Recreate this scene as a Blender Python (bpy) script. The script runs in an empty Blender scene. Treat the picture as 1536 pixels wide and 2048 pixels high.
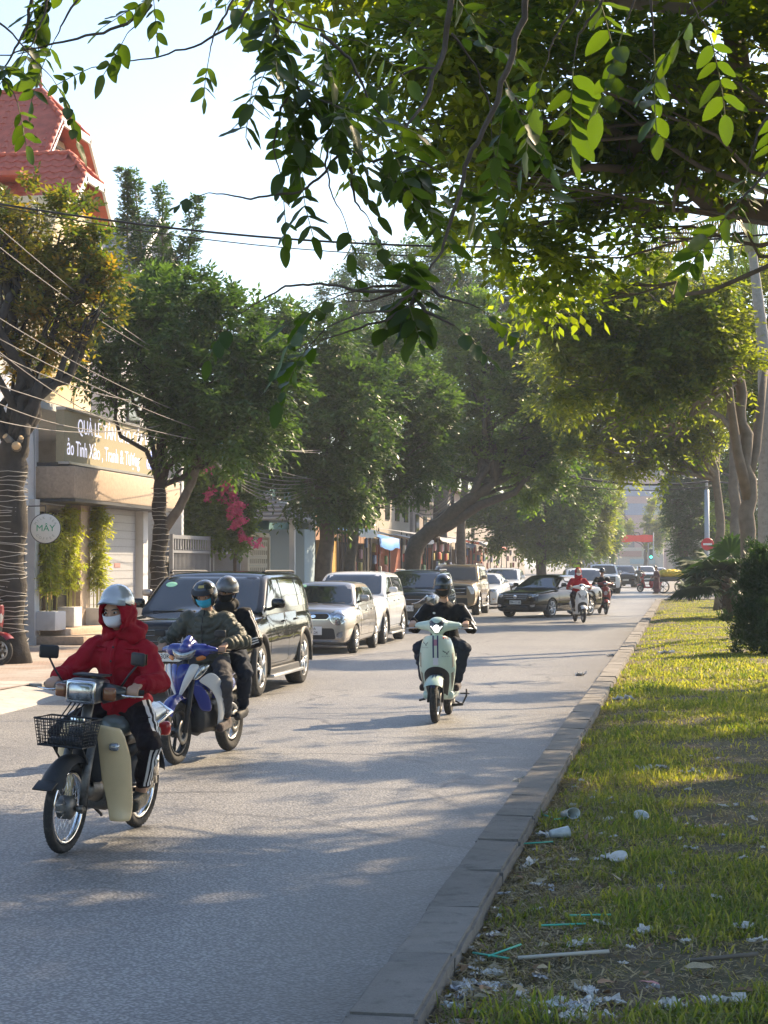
import bpy, bmesh, math, random
import numpy as np
from mathutils import Vector, Matrix, noise as mnoise
from mathutils.bvhtree import BVHTree
R = math.radians
random.seed(7)
rng = np.random.default_rng(7)
SC = bpy.context.scene
COL = SC.collection

# ---------------------------------------------------------------- camera, sky, sun, exposure
CAM_H, FPX, YAW = 1.65, 3700.0, R(9.15)
cam_data = bpy.data.cameras.new('camera')
cam_data.sensor_fit = 'VERTICAL'
cam_data.sensor_height = 24.0
cam_data.lens = FPX / 2048 * 24.0
cam_data.clip_start = 0.05
cam_data.clip_end = 3000
cam = bpy.data.objects.new('camera', cam_data)
COL.objects.link(cam)
cam.location = (0, 0, CAM_H)
cam.rotation_euler = (R(90) + math.atan(104 / FPX), 0, YAW)
SC.camera = cam

SUN_AZ, SUN_EL = R(54), R(36)                       # azimuth from +X towards +Y
SUN_DIR = Vector((math.cos(SUN_AZ) * math.cos(SUN_EL), math.sin(SUN_AZ) * math.cos(SUN_EL), math.sin(SUN_EL)))
world = bpy.data.worlds.new('World')
SC.world = world
world.use_nodes = True
wn = world.node_tree
wn.nodes.clear()
sky = wn.nodes.new('ShaderNodeTexSky')
sky.sky_type = 'NISHITA'
sky.sun_disc = False
sky.sun_elevation = SUN_EL
sky.sun_rotation = R(90) - SUN_AZ
sky.air_density = 1.0
sky.dust_density = 1.2
sky.ozone_density = 1.5
bg = wn.nodes.new('ShaderNodeBackground')
bg.inputs['Strength'].default_value = 0.12
wo = wn.nodes.new('ShaderNodeOutputWorld')
wn.links.new(sky.outputs[0], bg.inputs[0])
wn.links.new(bg.outputs[0], wo.inputs[0])
sun_data = bpy.data.lights.new('sun', 'SUN')
sun_data.energy = 5.0
sun_data.angle = R(0.55)
sun_data.color = (1.0, 0.775, 0.51)
sun = bpy.data.objects.new('sun', sun_data)
COL.objects.link(sun)
sun.rotation_euler = SUN_DIR.to_track_quat('Z', 'Y').to_euler()
SC.view_settings.view_transform = 'Standard'
SC.view_settings.look = 'None'
SC.view_settings.exposure = 1.32
SC.view_settings.gamma = 1
SC.view_settings.use_curve_mapping = False
SC.render.engine = 'CYCLES'
SC.cycles.use_denoising = True
SC.cycles.max_bounces = 7
SC.cycles.volume_bounces = 1
SC.cycles.diffuse_bounces = 3
SC.cycles.glossy_bounces = 3
SC.cycles.transmission_bounces = 4
SC.cycles.transparent_max_bounces = 6
SC.cycles.sample_clamp_indirect = 6
SC.cycles.caustics_reflective = False
SC.cycles.caustics_refractive = False

# ---------------------------------------------------------------- small helpers
V = Vector
def ground(px, py, h=0.0):
    """world point at height h seen at a photo position"""
    d = (CAM_H - h) * FPX / (py - 1128.0)
    return at(px, py, d, h)
def at(px, py, d, h=None):
    """world point at distance d along the view axis"""
    c = (px - 768.0) * d / FPX
    x = c * math.cos(YAW) - d * math.sin(YAW)
    y = c * math.sin(YAW) + d * math.cos(YAW)
    return V((x, y, CAM_H + (1128.0 - py) * d / FPX if h is None else h))

def tag(o, label=None, cat=None, group=None, kind=None):
    if label: o['label'] = label
    if cat: o['category'] = cat
    if group: o['group'] = group
    if kind: o['kind'] = kind
    return o
def link(name, mesh, parent=None):
    o = bpy.data.objects.new(name, mesh)
    COL.objects.link(o)
    if parent is not None: o.parent = parent
    return o
def thing(name, label, cat, loc=(0, 0, 0), rz=0.0, group=None):
    o = bpy.data.objects.new(name, None)
    COL.objects.link(o)
    o.empty_display_size = 0.2
    o.location = loc
    o.rotation_euler = (0, 0, rz)
    return tag(o, label, cat, group)
def copy_tree(o, parent=None):
    c = o.copy()
    COL.objects.link(c)
    if parent is not None: c.parent = parent
    for ch in KIDS(o): copy_tree(ch, c)
    return c
def KIDS(o):
    return [x for x in o.children]

# ---------------------------------------------------------------- materials
MATS = {}
def mat(name, col=(.5, .5, .5), rough=.5, metal=0.0, coat=0.0, var=0.0, vscale=8.0, bump=0.0, bscale=60.0, trans=0.0, emit=0.0, ior=1.45, spec=None, dirt=None, dscale=3.0, dthr=.55, sheen=0.0):
    if name in MATS: return MATS[name]
    m = bpy.data.materials.new(name)
    m.use_nodes = True
    nt = m.node_tree
    b = nt.nodes['Principled BSDF']
    b.inputs['Base Color'].default_value = (*col, 1)
    b.inputs['Roughness'].default_value = rough
    b.inputs['Metallic'].default_value = metal
    b.inputs['Coat Weight'].default_value = coat
    b.inputs['Coat Roughness'].default_value = .04
    b.inputs['IOR'].default_value = ior
    b.inputs['Transmission Weight'].default_value = trans
    if sheen: b.inputs['Sheen Weight'].default_value = sheen
    if spec is not None: b.inputs['Specular IOR Level'].default_value = spec
    if emit:
        b.inputs['Emission Color'].default_value = (*col, 1)
        b.inputs['Emission Strength'].default_value = emit
    tc = None
    def coords():
        nonlocal tc
        if tc is None: tc = nt.nodes.new('ShaderNodeTexCoord')
        return tc.outputs['Object']
    last = None
    if var:
        n = nt.nodes.new('ShaderNodeTexNoise'); n.inputs['Scale'].default_value = vscale; n.inputs['Detail'].default_value = 6
        nt.links.new(coords(), n.inputs['Vector'])
        r = nt.nodes.new('ShaderNodeMapRange')
        r.inputs['From Min'].default_value = .25; r.inputs['From Max'].default_value = .75
        r.inputs['To Min'].default_value = 1 - var; r.inputs['To Max'].default_value = 1 + var
        nt.links.new(n.outputs[0], r.inputs[0])
        mx = nt.nodes.new('ShaderNodeVectorMath'); mx.operation = 'SCALE'
        mx.inputs[0].default_value = col
        nt.links.new(r.outputs[0], mx.inputs['Scale'])
        last = mx.outputs[0]
        nt.links.new(last, b.inputs['Base Color'])
    if dirt is not None:
        n = nt.nodes.new('ShaderNodeTexNoise'); n.inputs['Scale'].default_value = dscale; n.inputs['Detail'].default_value = 9; n.inputs['Roughness'].default_value = .65
        nt.links.new(coords(), n.inputs['Vector'])
        r = nt.nodes.new('ShaderNodeMapRange')
        r.inputs['From Min'].default_value = dthr; r.inputs['From Max'].default_value = dthr + .25
        nt.links.new(n.outputs[0], r.inputs[0])
        mx = nt.nodes.new('ShaderNodeMix'); mx.data_type = 'RGBA'
        mx.inputs['A'].default_value = (*col, 1); mx.inputs['B'].default_value = (*dirt, 1)
        if last is not None: nt.links.new(last, mx.inputs['A'])
        nt.links.new(r.outputs[0], mx.inputs['Factor'])
        nt.links.new(mx.outputs['Result'], b.inputs['Base Color'])
    if bump:
        n = nt.nodes.new('ShaderNodeTexNoise'); n.inputs['Scale'].default_value = bscale; n.inputs['Detail'].default_value = 5
        nt.links.new(coords(), n.inputs['Vector'])
        bp = nt.nodes.new('ShaderNodeBump'); bp.inputs['Strength'].default_value = bump; bp.inputs['Distance'].default_value = .01
        nt.links.new(n.outputs[0], bp.inputs['Height'])
        nt.links.new(bp.outputs[0], b.inputs['Normal'])
    MATS[name] = m
    return m

def leaf_mat(name, c0, c1, trans=.45, rough=.45, tcol=None, spec=.35):
    """leaf surface: colour varies leaf by leaf with the point attribute var; lets light through"""
    if name in MATS: return MATS[name]
    m = bpy.data.materials.new(name); m.use_nodes = True
    nt = m.node_tree; nt.nodes.clear()
    at_ = nt.nodes.new('ShaderNodeAttribute'); at_.attribute_name = 'var'
    ramp = nt.nodes.new('ShaderNodeMix'); ramp.data_type = 'RGBA'
    ramp.inputs['A'].default_value = (*c0, 1); ramp.inputs['B'].default_value = (*c1, 1)
    nt.links.new(at_.outputs['Fac'], ramp.inputs['Factor'])
    p = nt.nodes.new('ShaderNodeBsdfPrincipled')
    p.inputs['Roughness'].default_value = rough
    p.inputs['Specular IOR Level'].default_value = spec
    nt.links.new(ramp.outputs['Result'], p.inputs['Base Color'])
    t = nt.nodes.new('ShaderNodeBsdfTranslucent')
    tm = nt.nodes.new('ShaderNodeMix'); tm.data_type = 'RGBA'; tm.blend_type = 'MULTIPLY'; tm.inputs['Factor'].default_value = 1
    nt.links.new(ramp.outputs['Result'], tm.inputs['A'])
    tm.inputs['B'].default_value = (*(tcol or (2.6, 2.9, .8)), 1)
    nt.links.new(tm.outputs['Result'], t.inputs['Color'])
    mx = nt.nodes.new('ShaderNodeMixShader'); mx.inputs[0].default_value = trans
    nt.links.new(p.outputs[0], mx.inputs[1]); nt.links.new(t.outputs[0], mx.inputs[2])
    o = nt.nodes.new('ShaderNodeOutputMaterial'); nt.links.new(mx.outputs[0], o.inputs[0])
    MATS[name] = m
    return m

# ---------------------------------------------------------------- mesh builder
def frame_of(d):
    d = d.normalized()
    a = V((0, 0, 1)) if abs(d.z) < .9 else V((1, 0, 0))
    u = a.cross(d).normalized()
    return u, d.cross(u)
class MB:
    def __init__(s): s.v = []; s.f = []; s.m = []; s.sm = []
    def add(s, vs, fs, mi=0, smooth=False):
        o = len(s.v); s.v += [tuple(p) for p in vs]
        for f in fs: s.f.append([i + o for i in f]); s.m.append(mi); s.sm.append(smooth)
        return s
    def box(s, c, size, mi=0, rot=None, taper=1.0, bev=0.0):
        c = V(c); hx, hy, hz = (q / 2 for q in size)
        if bev:
            bm = bmesh.new(); bmesh.ops.create_cube(bm, size=1)
            for v in bm.verts:
                k = taper if v.co.z > 0 else 1
                v.co = V((v.co.x * size[0] * k, v.co.y * size[1] * k, v.co.z * size[2]))
            bmesh.ops.bevel(bm, geom=bm.edges[:], offset=bev, segments=2, profile=.5, affect='EDGES')
            bm.verts.index_update()
            vs = [v.co.copy() for v in bm.verts]; fs = [[v.index for v in f.verts] for f in bm.faces]; bm.free()
        else:
            vs = [V((x * hx * (taper if z > 0 else 1), y * hy * (taper if z > 0 else 1), z * hz)) for z in (-1, 1) for y in (-1, 1) for x in (-1, 1)]
            fs = [[0, 2, 3, 1], [4, 5, 7, 6], [0, 1, 5, 4], [2, 6, 7, 3], [0, 4, 6, 2], [1, 3, 7, 5]]
        if rot is not None: vs = [rot @ p for p in vs]
        return s.add([p + c for p in vs], fs, mi, bool(bev))
    def tube(s, pts, rad, n=8, mi=0, cap=True, smooth=True, flat=1.0, closed=False):
        pts = [V(p) for p in pts]; k = len(pts)
        rad = rad if hasattr(rad, '__len__') else [rad] * k
        vs = []; u = None
        for i, p in enumerate(pts):
            if closed: t = pts[(i + 1) % k] - pts[i - 1]
            else: t = (pts[min(i + 1, k - 1)] - pts[max(i - 1, 0)])
            if t.length < 1e-9: t = V((0, 0, 1))
            t.normalize()
            if u is None: u, w = frame_of(t)
            else:
                u = u - t * u.dot(t)
                if u.length < 1e-6: u, w = frame_of(t)
                u.normalize(); w = t.cross(u)
            for j in range(n):
                a = 2 * math.pi * j / n
                vs.append(p + (u * math.cos(a) + w * math.sin(a) * flat) * rad[i])
        fs = [[i * n + j, i * n + (j + 1) % n, (i + 1) * n + (j + 1) % n, (i + 1) * n + j] for i in range(k - 1) for j in range(n)]
        if closed: fs += [[(k - 1) * n + j, (k - 1) * n + (j + 1) % n, (j + 1) % n, j] for j in range(n)]
        elif cap: fs += [list(range(n))[::-1], [(k - 1) * n + j for j in range(n)]]
        return s.add(vs, fs, mi, smooth)
    def lathe(s, prof, c=(0, 0, 0), axis='z', n=24, mi=0, smooth=True, closed=False):
        vs = []
        for r, h in prof:
            for j in range(n):
                a = 2 * math.pi * j / n; x, y = r * math.cos(a), r * math.sin(a)
                p = {'z': (x, y, h), 'x': (h, x, y), 'y': (y, h, x)}[axis]
                vs.append(V(c) + V(p))
        k = len(prof)
        fs = [[i * n + j, i * n + (j + 1) % n, (i + 1) * n + (j + 1) % n, (i + 1) * n + j] for i in range(k - 1) for j in range(n)]
        if closed: fs += [[(k - 1) * n + j, (k - 1) * n + (j + 1) % n, (j + 1) % n, j] for j in range(n)]
        return s.add(vs, fs, mi, smooth)
    def ell(s, c, r, rot=None, n=14, mi=0, m=10):
        r = r if hasattr(r, '__len__') else (r, r, r)
        vs = []; c = V(c)
        for i in range(1, m):
            t = math.pi * i / m
            for j in range(n):
                a = 2 * math.pi * j / n
                vs.append(V((r[0] * math.sin(t) * math.cos(a), r[1] * math.sin(t) * math.sin(a), r[2] * math.cos(t))))
        vs += [V((0, 0, r[2])), V((0, 0, -r[2]))]
        fs = [[(i) * n + j, (i + 1) * n + j, (i + 1) * n + (j + 1) % n, i * n + (j + 1) % n] for i in range(m - 2) for j in range(n)]
        t0, t1 = (m - 1) * n, (m - 1) * n + 1
        fs += [[t0, j, (j + 1) % n] for j in range(n)] + [[t1, (m - 2) * n + (j + 1) % n, (m - 2) * n + j] for j in range(n)]
        if rot is not None: vs = [rot @ p for p in vs]
        return s.add([p + c for p in vs], fs, mi, True)
    def cap(s, a, b, ra, rb, n=12, mi=0):
        """tapered capsule with round ends (closed)"""
        a, b = V(a), V(b); d = b - a
        if d.length < 1e-6: return s.ell(a, ra, n=n)
        t = d.normalized(); pts = []; rad = []
        for q in (-1, -.92, -.7, -.38): pts.append(a + t * ra * q); rad.append(max(ra * math.sqrt(max(0, 1 - q * q)), ra * .05))
        pts += [a, b]; rad += [ra, rb]
        for q in (.38, .7, .92, 1): pts.append(b + t * rb * q); rad.append(max(rb * math.sqrt(max(0, 1 - q * q)), rb * .05))
        return s.tube(pts, rad, n, mi)
    def prism(s, poly, a, b, axis='x', mi=0, smooth=False):
        """poly of 2-D points extruded from a to b along axis (x: (y,z), y: (x,z), z: (x,y))"""
        def P(p, h): return {'x': (h, p[0], p[1]), 'y': (p[0], h, p[1]), 'z': (p[0], p[1], h)}[axis]
        n = len(poly)
        vs = [P(p, a) for p in poly] + [P(p, b) for p in poly]
        fs = [list(range(n))[::-1], list(range(n, 2 * n))] + [[i, (i + 1) % n, n + (i + 1) % n, n + i] for i in range(n)]
        return s.add(vs, fs, mi, smooth)
    def grid(s, rows, mi=0, smooth=True, closed=False):
        n = len(rows[0]); vs = [p for r in rows for p in r]; k = len(rows)
        nn = n if closed else n - 1
        fs = [[i * n + j, i * n + (j + 1) % n, (i + 1) * n + (j + 1) % n, (i + 1) * n + j] for i in range(k - 1) for j in range(nn)]
        return s.add(vs, fs, mi, smooth)
    def xf(s, M):
        s.v = [tuple(M @ V(p)) for p in s.v]; return s
    def mesh(s, name, mats, fixn=True):
        me = bpy.data.meshes.new(name)
        me.from_pydata(s.v, [], s.f)
        mats = mats if isinstance(mats, (list, tuple)) else [mats]
        for m in mats: me.materials.append(m)
        me.polygons.foreach_set('material_index', s.m)
        me.polygons.foreach_set('use_smooth', s.sm)
        me.update()
        if fixn:
            bm = bmesh.new(); bm.from_mesh(me); bmesh.ops.recalc_face_normals(bm, faces=bm.faces[:]); bm.to_mesh(me); bm.free()
        return me
    def build(s, name, mats, parent=None, fixn=True, auto=None):
        o = link(name, s.mesh(name, mats, fixn), parent)
        if auto is not None: o.data.set_sharp_from_angle(angle=R(auto))
        return o

def eval_mesh(me, setup):
    """run modifiers on a mesh through a throw-away object, return the new mesh"""
    o = bpy.data.objects.new('shape', me)
    TMP.collection.objects.link(o)
    setup(o)
    vl = TMP.view_layers[0]
    vl.update()
    dg = vl.depsgraph
    dg.update()
    out = bpy.data.meshes.new_from_object(o.evaluated_get(dg))
    bpy.data.objects.remove(o)
    return out
TMP = bpy.data.scenes.new('workbench')
def fuse(mb, voxel, smooth=4, fac=.5, extra=None):
    """closed overlapping shapes -> one continuous smooth skin"""
    me = mb.mesh('shape', [])
    def setup(o):
        m = o.modifiers.new('r', 'REMESH'); m.mode = 'VOXEL'; m.voxel_size = voxel; m.use_smooth_shade = True
        if smooth:
            k = o.modifiers.new('s', 'SMOOTH'); k.factor = fac; k.iterations = smooth
        if extra: extra(o)
    out = eval_mesh(me, setup)
    bpy.data.meshes.remove(me)
    return out
def displace(me, fn):
    n = len(me.vertices)
    co = np.empty(n * 3); no = np.empty(n * 3)
    me.vertices.foreach_get('co', co); me.vertex_normals.foreach_get('vector', no)
    co = co.reshape(-1, 3); no = no.reshape(-1, 3)
    co2 = fn(co, no)
    me.vertices.foreach_set('co', co2.ravel()); me.update()
def fused(name, mb, voxel, material, parent=None, smooth=4, fac=.5, disp=None):
    me = fuse(mb, voxel, smooth, fac)
    me.name = name
    me.materials.clear(); me.materials.append(material)
    if disp: displace(me, disp)
    me.polygons.foreach_set('use_smooth', [True] * len(me.polygons))
    return link(name, me, parent)

def npmesh(name, verts, faces, mats, var=None, mi=None, smooth=False):
    """fast mesh from numpy arrays; faces (n,k)"""
    me = bpy.data.meshes.new(name)
    nv, (nf, k) = len(verts), faces.shape
    me.vertices.add(nv); me.vertices.foreach_set('co', np.ascontiguousarray(verts, dtype=np.float32).ravel())
    me.loops.add(nf * k); me.loops.foreach_set('vertex_index', np.ascontiguousarray(faces, dtype=np.int32).ravel())
    me.polygons.add(nf)
    me.polygons.foreach_set('loop_start', np.arange(0, nf * k, k, dtype=np.int32))
    mats = mats if isinstance(mats, (list, tuple)) else [mats]
    for m in mats: me.materials.append(m)
    if mi is not None: me.polygons.foreach_set('material_index', np.ascontiguousarray(mi, dtype=np.int32))
    if smooth: me.polygons.foreach_set('use_smooth', np.ones(nf, dtype=bool))
    if var is not None:
        a = me.attributes.new('var', 'FLOAT', 'POINT'); a.data.foreach_set('value', np.ascontiguousarray(var, dtype=np.float32))
    me.update(calc_edges=True)
    return me
def text_mesh(body, size, material, parent, name='lettering', loc=(0, 0, 0), rot=(0, 0, 0), align='CENTER', depth=.002, sx=1.0, bold=0.0):
    cu = bpy.data.curves.new(name, 'FONT')
    cu.body = body; cu.size = size; cu.align_x = align; cu.align_y = 'CENTER'; cu.extrude = depth; cu.offset = bold; cu.resolution_u = 3
    o = bpy.data.objects.new(name, cu); TMP.collection.objects.link(o)
    TMP.view_layers[0].update(); dg = TMP.view_layers[0].depsgraph; dg.update()
    me = bpy.data.meshes.new_from_object(o.evaluated_get(dg)); bpy.data.objects.remove(o)
    me.materials.clear(); me.materials.append(material)
    r = link(name, me, parent); r.location = loc; r.rotation_euler = rot; r.scale = (sx, 1, 1)
    return r
# ================================================================ ground materials
def node_mat(name):
    m = bpy.data.materials.new(name); m.use_nodes = True
    nt = m.node_tree; b = nt.nodes['Principled BSDF']
    def N(t, **kw):
        n = nt.nodes.new(t)
        for k, v in kw.items():
            if k in n.inputs: n.inputs[k].default_value = v
            else: setattr(n, k, v)
        return n
    def L(a, bb): nt.links.new(a, bb)
    return m, nt, b, N, L
def ramp_range(N, L, src, a, b, c=0.0, d=1.0):
    r = N('ShaderNodeMapRange'); r.inputs['From Min'].default_value = a; r.inputs['From Max'].default_value = b
    r.inputs['To Min'].default_value = c; r.inputs['To Max'].default_value = d
    L(src, r.inputs[0]); return r.outputs[0]
def mixc(N, L, fac, a, b, blend='MIX'):
    x = N('ShaderNodeMix'); x.data_type = 'RGBA'; x.blend_type = blend
    for v, i in ((fac, 'Factor'), (a, 'A'), (b, 'B')):
        if hasattr(v, 'is_linked') or hasattr(v, 'links'): L(v, x.inputs[i])
        else: x.inputs[i].default_value = v if i == 'Factor' else (*v, 1)
    return x.outputs['Result']
def noise(N, L, vec, scale, detail=4, rough=.5):
    n = N('ShaderNodeTexNoise', Scale=scale, Detail=detail, Roughness=rough); L(vec, n.inputs['Vector']); return n.outputs[0]

def asphalt_mat():
    m, nt, b, N, L = node_mat('asphalt')
    g = N('ShaderNodeNewGeometry').outputs['Position']
    big = noise(N, L, g, .35, 5, .6)
    mp = N('ShaderNodeMapping'); mp.inputs['Scale'].default_value = (1.6, .12, 1); L(g, mp.inputs['Vector'])
    lanes = noise(N, L, mp.outputs[0], 1.0, 3)
    c = mixc(N, L, ramp_range(N, L, big, .35, .68), (.205, .205, .205), (.335, .325, .305))
    c = mixc(N, L, ramp_range(N, L, lanes, .42, .66, 0, .75), c, (.35, .34, .32))
    v = N('ShaderNodeTexVoronoi', Scale=62.0); L(g, v.inputs['Vector'])
    stone = ramp_range(N, L, v.outputs['Color'], .25, .9)
    c = mixc(N, L, ramp_range(N, L, stone, .2, .8, 0, .45), c, (.52, .515, .51))
    pit = ramp_range(N, L, v.outputs['Distance'], .35, .6, 0, .65)
    c = mixc(N, L, pit, c, (.05, .051, .053))
    fine = noise(N, L, g, 260, 2)
    c = mixc(N, L, ramp_range(N, L, fine, .35, .65, .0, .35), c, (.07, .07, .072))
    # cracks and tar seams
    wob = N('ShaderNodeTexNoise', Scale=.9, Detail=5); L(g, wob.inputs['Vector'])
    ad = N('ShaderNodeVectorMath'); ad.operation = 'MULTIPLY_ADD'; L(wob.outputs['Color'], ad.inputs[0]); ad.inputs[1].default_value = (1.1, 1.1, 0); L(g, ad.inputs[2])
    cr = N('ShaderNodeTexVoronoi', Scale=.28); cr.feature = 'DISTANCE_TO_EDGE'; L(ad.outputs[0], cr.inputs['Vector'])
    crk = ramp_range(N, L, cr.outputs['Distance'], .0, .011, .8, 0)
    gate = ramp_range(N, L, noise(N, L, g, .5, 2), .42, .56)
    mu = N('ShaderNodeMath'); mu.operation = 'MULTIPLY'; L(crk, mu.inputs[0]); L(gate, mu.inputs[1])
    c = mixc(N, L, mu.outputs[0], c, (.05, .05, .05))
    # dusty gutter beside the kerb, brownish
    sx = N('ShaderNodeSeparateXYZ'); L(g, sx.inputs[0])
    edge = ramp_range(N, L, sx.outputs['X'], -2.1, -1.15, 0, .75)
    en = N('ShaderNodeMath'); en.operation = 'MULTIPLY'; L(edge, en.inputs[0]); L(ramp_range(N, L, noise(N, L, g, 1.4, 6, .65), .3, .6, .3, 1), en.inputs[1])
    c = mixc(N, L, en.outputs[0], c, (.105, .092, .078))
    # oil spots
    spot = ramp_range(N, L, noise(N, L, g, 1.1, 3, .4), .66, .76, 0, .4)
    c = mixc(N, L, spot, c, (.06, .06, .062))
    pale = ramp_range(N, L, noise(N, L, mp.outputs[0], 5, 5, .7), .62, .74, 0, .3)
    c = mixc(N, L, pale, c, (.36, .355, .35))
    L(c, b.inputs['Base Color'])
    b.inputs['Roughness'].default_value = .5
    b.inputs['Specular IOR Level'].default_value = .5
    bp = N('ShaderNodeBump', Strength=.8, Distance=.006); 
    bh = N('ShaderNodeMath'); bh.operation = 'SUBTRACT'; bh.inputs[0].default_value = 1; L(v.outputs['Distance'], bh.inputs[1])
    L(bh.outputs[0], bp.inputs['Height']); L(bp.outputs[0], b.inputs['Normal'])
    return m
def soil_mat():
    m, nt, b, N, L = node_mat('soil_and_turf')
    g = N('ShaderNodeNewGeometry').outputs['Position']
    n1 = noise(N, L, g, 1.3, 6, .65); n2 = noise(N, L, g, 14, 6, .7); n3 = noise(N, L, g, 70, 4, .6)
    c = mixc(N, L, ramp_range(N, L, n2, .3, .7), (.10, .078, .054), (.21, .168, .118))
    c = mixc(N, L, ramp_range(N, L, n1, .38, .6, .0, .75), c, (.12, .125, .05))
    c = mixc(N, L, ramp_range(N, L, n3, .4, .7, 0, .5), c, (.05, .042, .03))
    L(c, b.inputs['Base Color']); b.inputs['Roughness'].default_value = .95
    bp = N('ShaderNodeBump', Strength=1.0, Distance=.03); L(n3, bp.inputs['Height']); L(bp.outputs[0], b.inputs['Normal'])
    return m
def paving_mat():
    m, nt, b, N, L = node_mat('paving')
    g = N('ShaderNodeNewGeometry').outputs['Position']
    br = N('ShaderNodeTexBrick', Scale=2.5); br.offset = 0.5
    br.inputs['Color1'].default_value = (.30, .20, .165, 1); br.inputs['Color2'].default_value = (.36, .29, .24, 1); br.inputs['Mortar'].default_value = (.14, .125, .11, 1)
    br.inputs['Mortar Size'].default_value = .02
    L(g, br.inputs['Vector'])
    c = mixc(N, L, ramp_range(N, L, noise(N, L, g, .6, 4), .42, .58), br.outputs['Color'], (.33, .31, .285))
    c = mixc(N, L, ramp_range(N, L, noise(N, L, g, 3, 7, .7), .5, .72, 0, .6), c, (.17, .145, .12))
    L(c, b.inputs['Base Color']); b.inputs['Roughness'].default_value = .85
    bp = N('ShaderNodeBump', Strength=.6, Distance=.01); L(br.outputs['Fac'], bp.inputs['Height']); bp.invert = True; L(bp.outputs[0], b.inputs['Normal'])
    return m
def concrete_mat(name, a, bcol, dark):
    m, nt, b, N, L = node_mat(name)
    g = N('ShaderNodeNewGeometry').outputs['Position']
    c = mixc(N, L, ramp_range(N, L, noise(N, L, g, 2.3, 7, .65), .35, .65), a, bcol)
    c = mixc(N, L, ramp_range(N, L, noise(N, L, g, 9, 8, .75), .52, .72, 0, .8), c, dark)
    c = mixc(N, L, ramp_range(N, L, noise(N, L, g, 160, 3, .6), .4, .7, 0, .35), c, dark)
    oi = N('ShaderNodeObjectInfo')
    hv = N('ShaderNodeHueSaturation'); L(c, hv.inputs['Color']); L(ramp_range(N, L, oi.outputs['Random'], 0, 1, .9, 1.08), hv.inputs['Value'])
    L(hv.outputs[0], b.inputs['Base Color']); b.inputs['Roughness'].default_value = .9
    bp = N('ShaderNodeBump', Strength=.7, Distance=.008); L(noise(N, L, g, 60, 6, .7), bp.inputs['Height']); L(bp.outputs[0], b.inputs['Normal'])
    return m
ASPHALT, SOIL, PAVING = asphalt_mat(), soil_mat(), paving_mat()
KERBC = concrete_mat('kerb_concrete', (.17, .16, .145), (.23, .215, .195), (.075, .07, .06))
CONC = concrete_mat('pale_concrete', (.38, .365, .34), (.46, .445, .42), (.20, .185, .165))
FARG = mat('far_ground', (.20, .185, .165), .95, var=.2, vscale=.2)

def sheet(name, x0, x1, y0, y1, z, m, nx=1, ny=1, bumpf=None):
    mb = MB()
    rows = [[V((x0 + (x1 - x0) * i / nx, y0 + (y1 - y0) * j / ny, z)) for i in range(nx + 1)] for j in range(ny + 1)]
    if bumpf: rows = [[V((p.x, p.y, bumpf(p.x, p.y))) for p in r] for r in rows]
    mb.grid(rows, smooth=True)
    o = mb.build(name, m, fixn=False)
    return tag(o, kind='structure')
KX0, KX1 = -1.13, -0.88           # kerb of the median, road side and turf side
KTOP = .135
LK = -8.05                        # kerb line of the left pavement
YEND = 82.0                       # where the median ends
sheet('ground', -700, 700, -60, 2200, -.03, FARG)
sheet('road', LK, KX0 + .02, -12, 330, 0.0, ASPHALT, 4, 60)
sheet('cross_road', KX0 + .02, 60, YEND + 1.2, YEND + 17, -.004, ASPHALT)
sheet('far_carriageway', 7.2, 14.5, -10, YEND + 1.2, -.008, ASPHALT)

# turf: gently uneven, a little lower than the kerb top
def turf_h(x, y):
    k = min(1, max(0, (x - KX1) / .5))
    return .045 + .045 * k + .03 * mnoise.noise(V((x * 1.3, y * 1.3, 0))) + .012 * mnoise.noise(V((x * 6, y * 6, 3)))
sheet('turf', KX1 - .01, 7.0, -2, YEND - .3, 0, SOIL, 60, 420, turf_h)
sheet('verge', 3, 7.0, YEND + 17, 330, .05, SOIL, 4, 10)

# kerb of the median, stone by stone
kerb = tag(thing('kerb', None, None), kind='structure')
def kerb_stone_mesh(seed, length=1.0):
    r = random.Random(seed)
    bm = bmesh.new(); bmesh.ops.create_cube(bm, size=1)
    for v in bm.verts: v.co = V((v.co.x * (KX1 - KX0), v.co.y * (length - .006), v.co.z * .40))
    bmesh.ops.bevel(bm, geom=[e for e in bm.edges if (e.verts[0].co.z > 0 and e.verts[1].co.z > 0)], offset=.014, segments=2, affect='EDGES')
    bmesh.ops.subdivide_edges(bm, edges=[e for e in bm.edges if e.calc_length() > .3], cuts=7, use_grid_fill=True)
    for v in bm.verts:
        p = v.co
        edge = abs(p.x) > (KX1 - KX0) * .4 and p.z > .12
        n = mnoise.noise(V((p.x * 9 + seed * 7, p.y * 9, p.z * 9)))
        if edge: v.co.z -= max(0, n - .1) * .03; v.co.x *= 1 - max(0, n) * .035
        else: v.co.z += n * .004; v.co.x *= 1 + n * .01
    for f in bm.faces: f.smooth = False
    me = bpy.data.meshes.new('kerb_stone'); bm.to_mesh(me); bm.free(); me.materials.append(KERBC); return me
KS = [kerb_stone_mesh(i) for i in range(6)]
for i, y in enumerate(np.arange(3.2, YEND - 1.2, 1.0)):
    o = link('kerb_stone', KS[(i * 5 + i // 6) % 6], kerb)
    o.location = ((KX0 + KX1) / 2 + random.uniform(-.004, .004), y + .5, KTOP - .20 + random.uniform(-.004, .003))
    o.rotation_euler = (random.uniform(-.003, .003), random.uniform(-.01, .01), random.uniform(-.004, .004))
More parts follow.
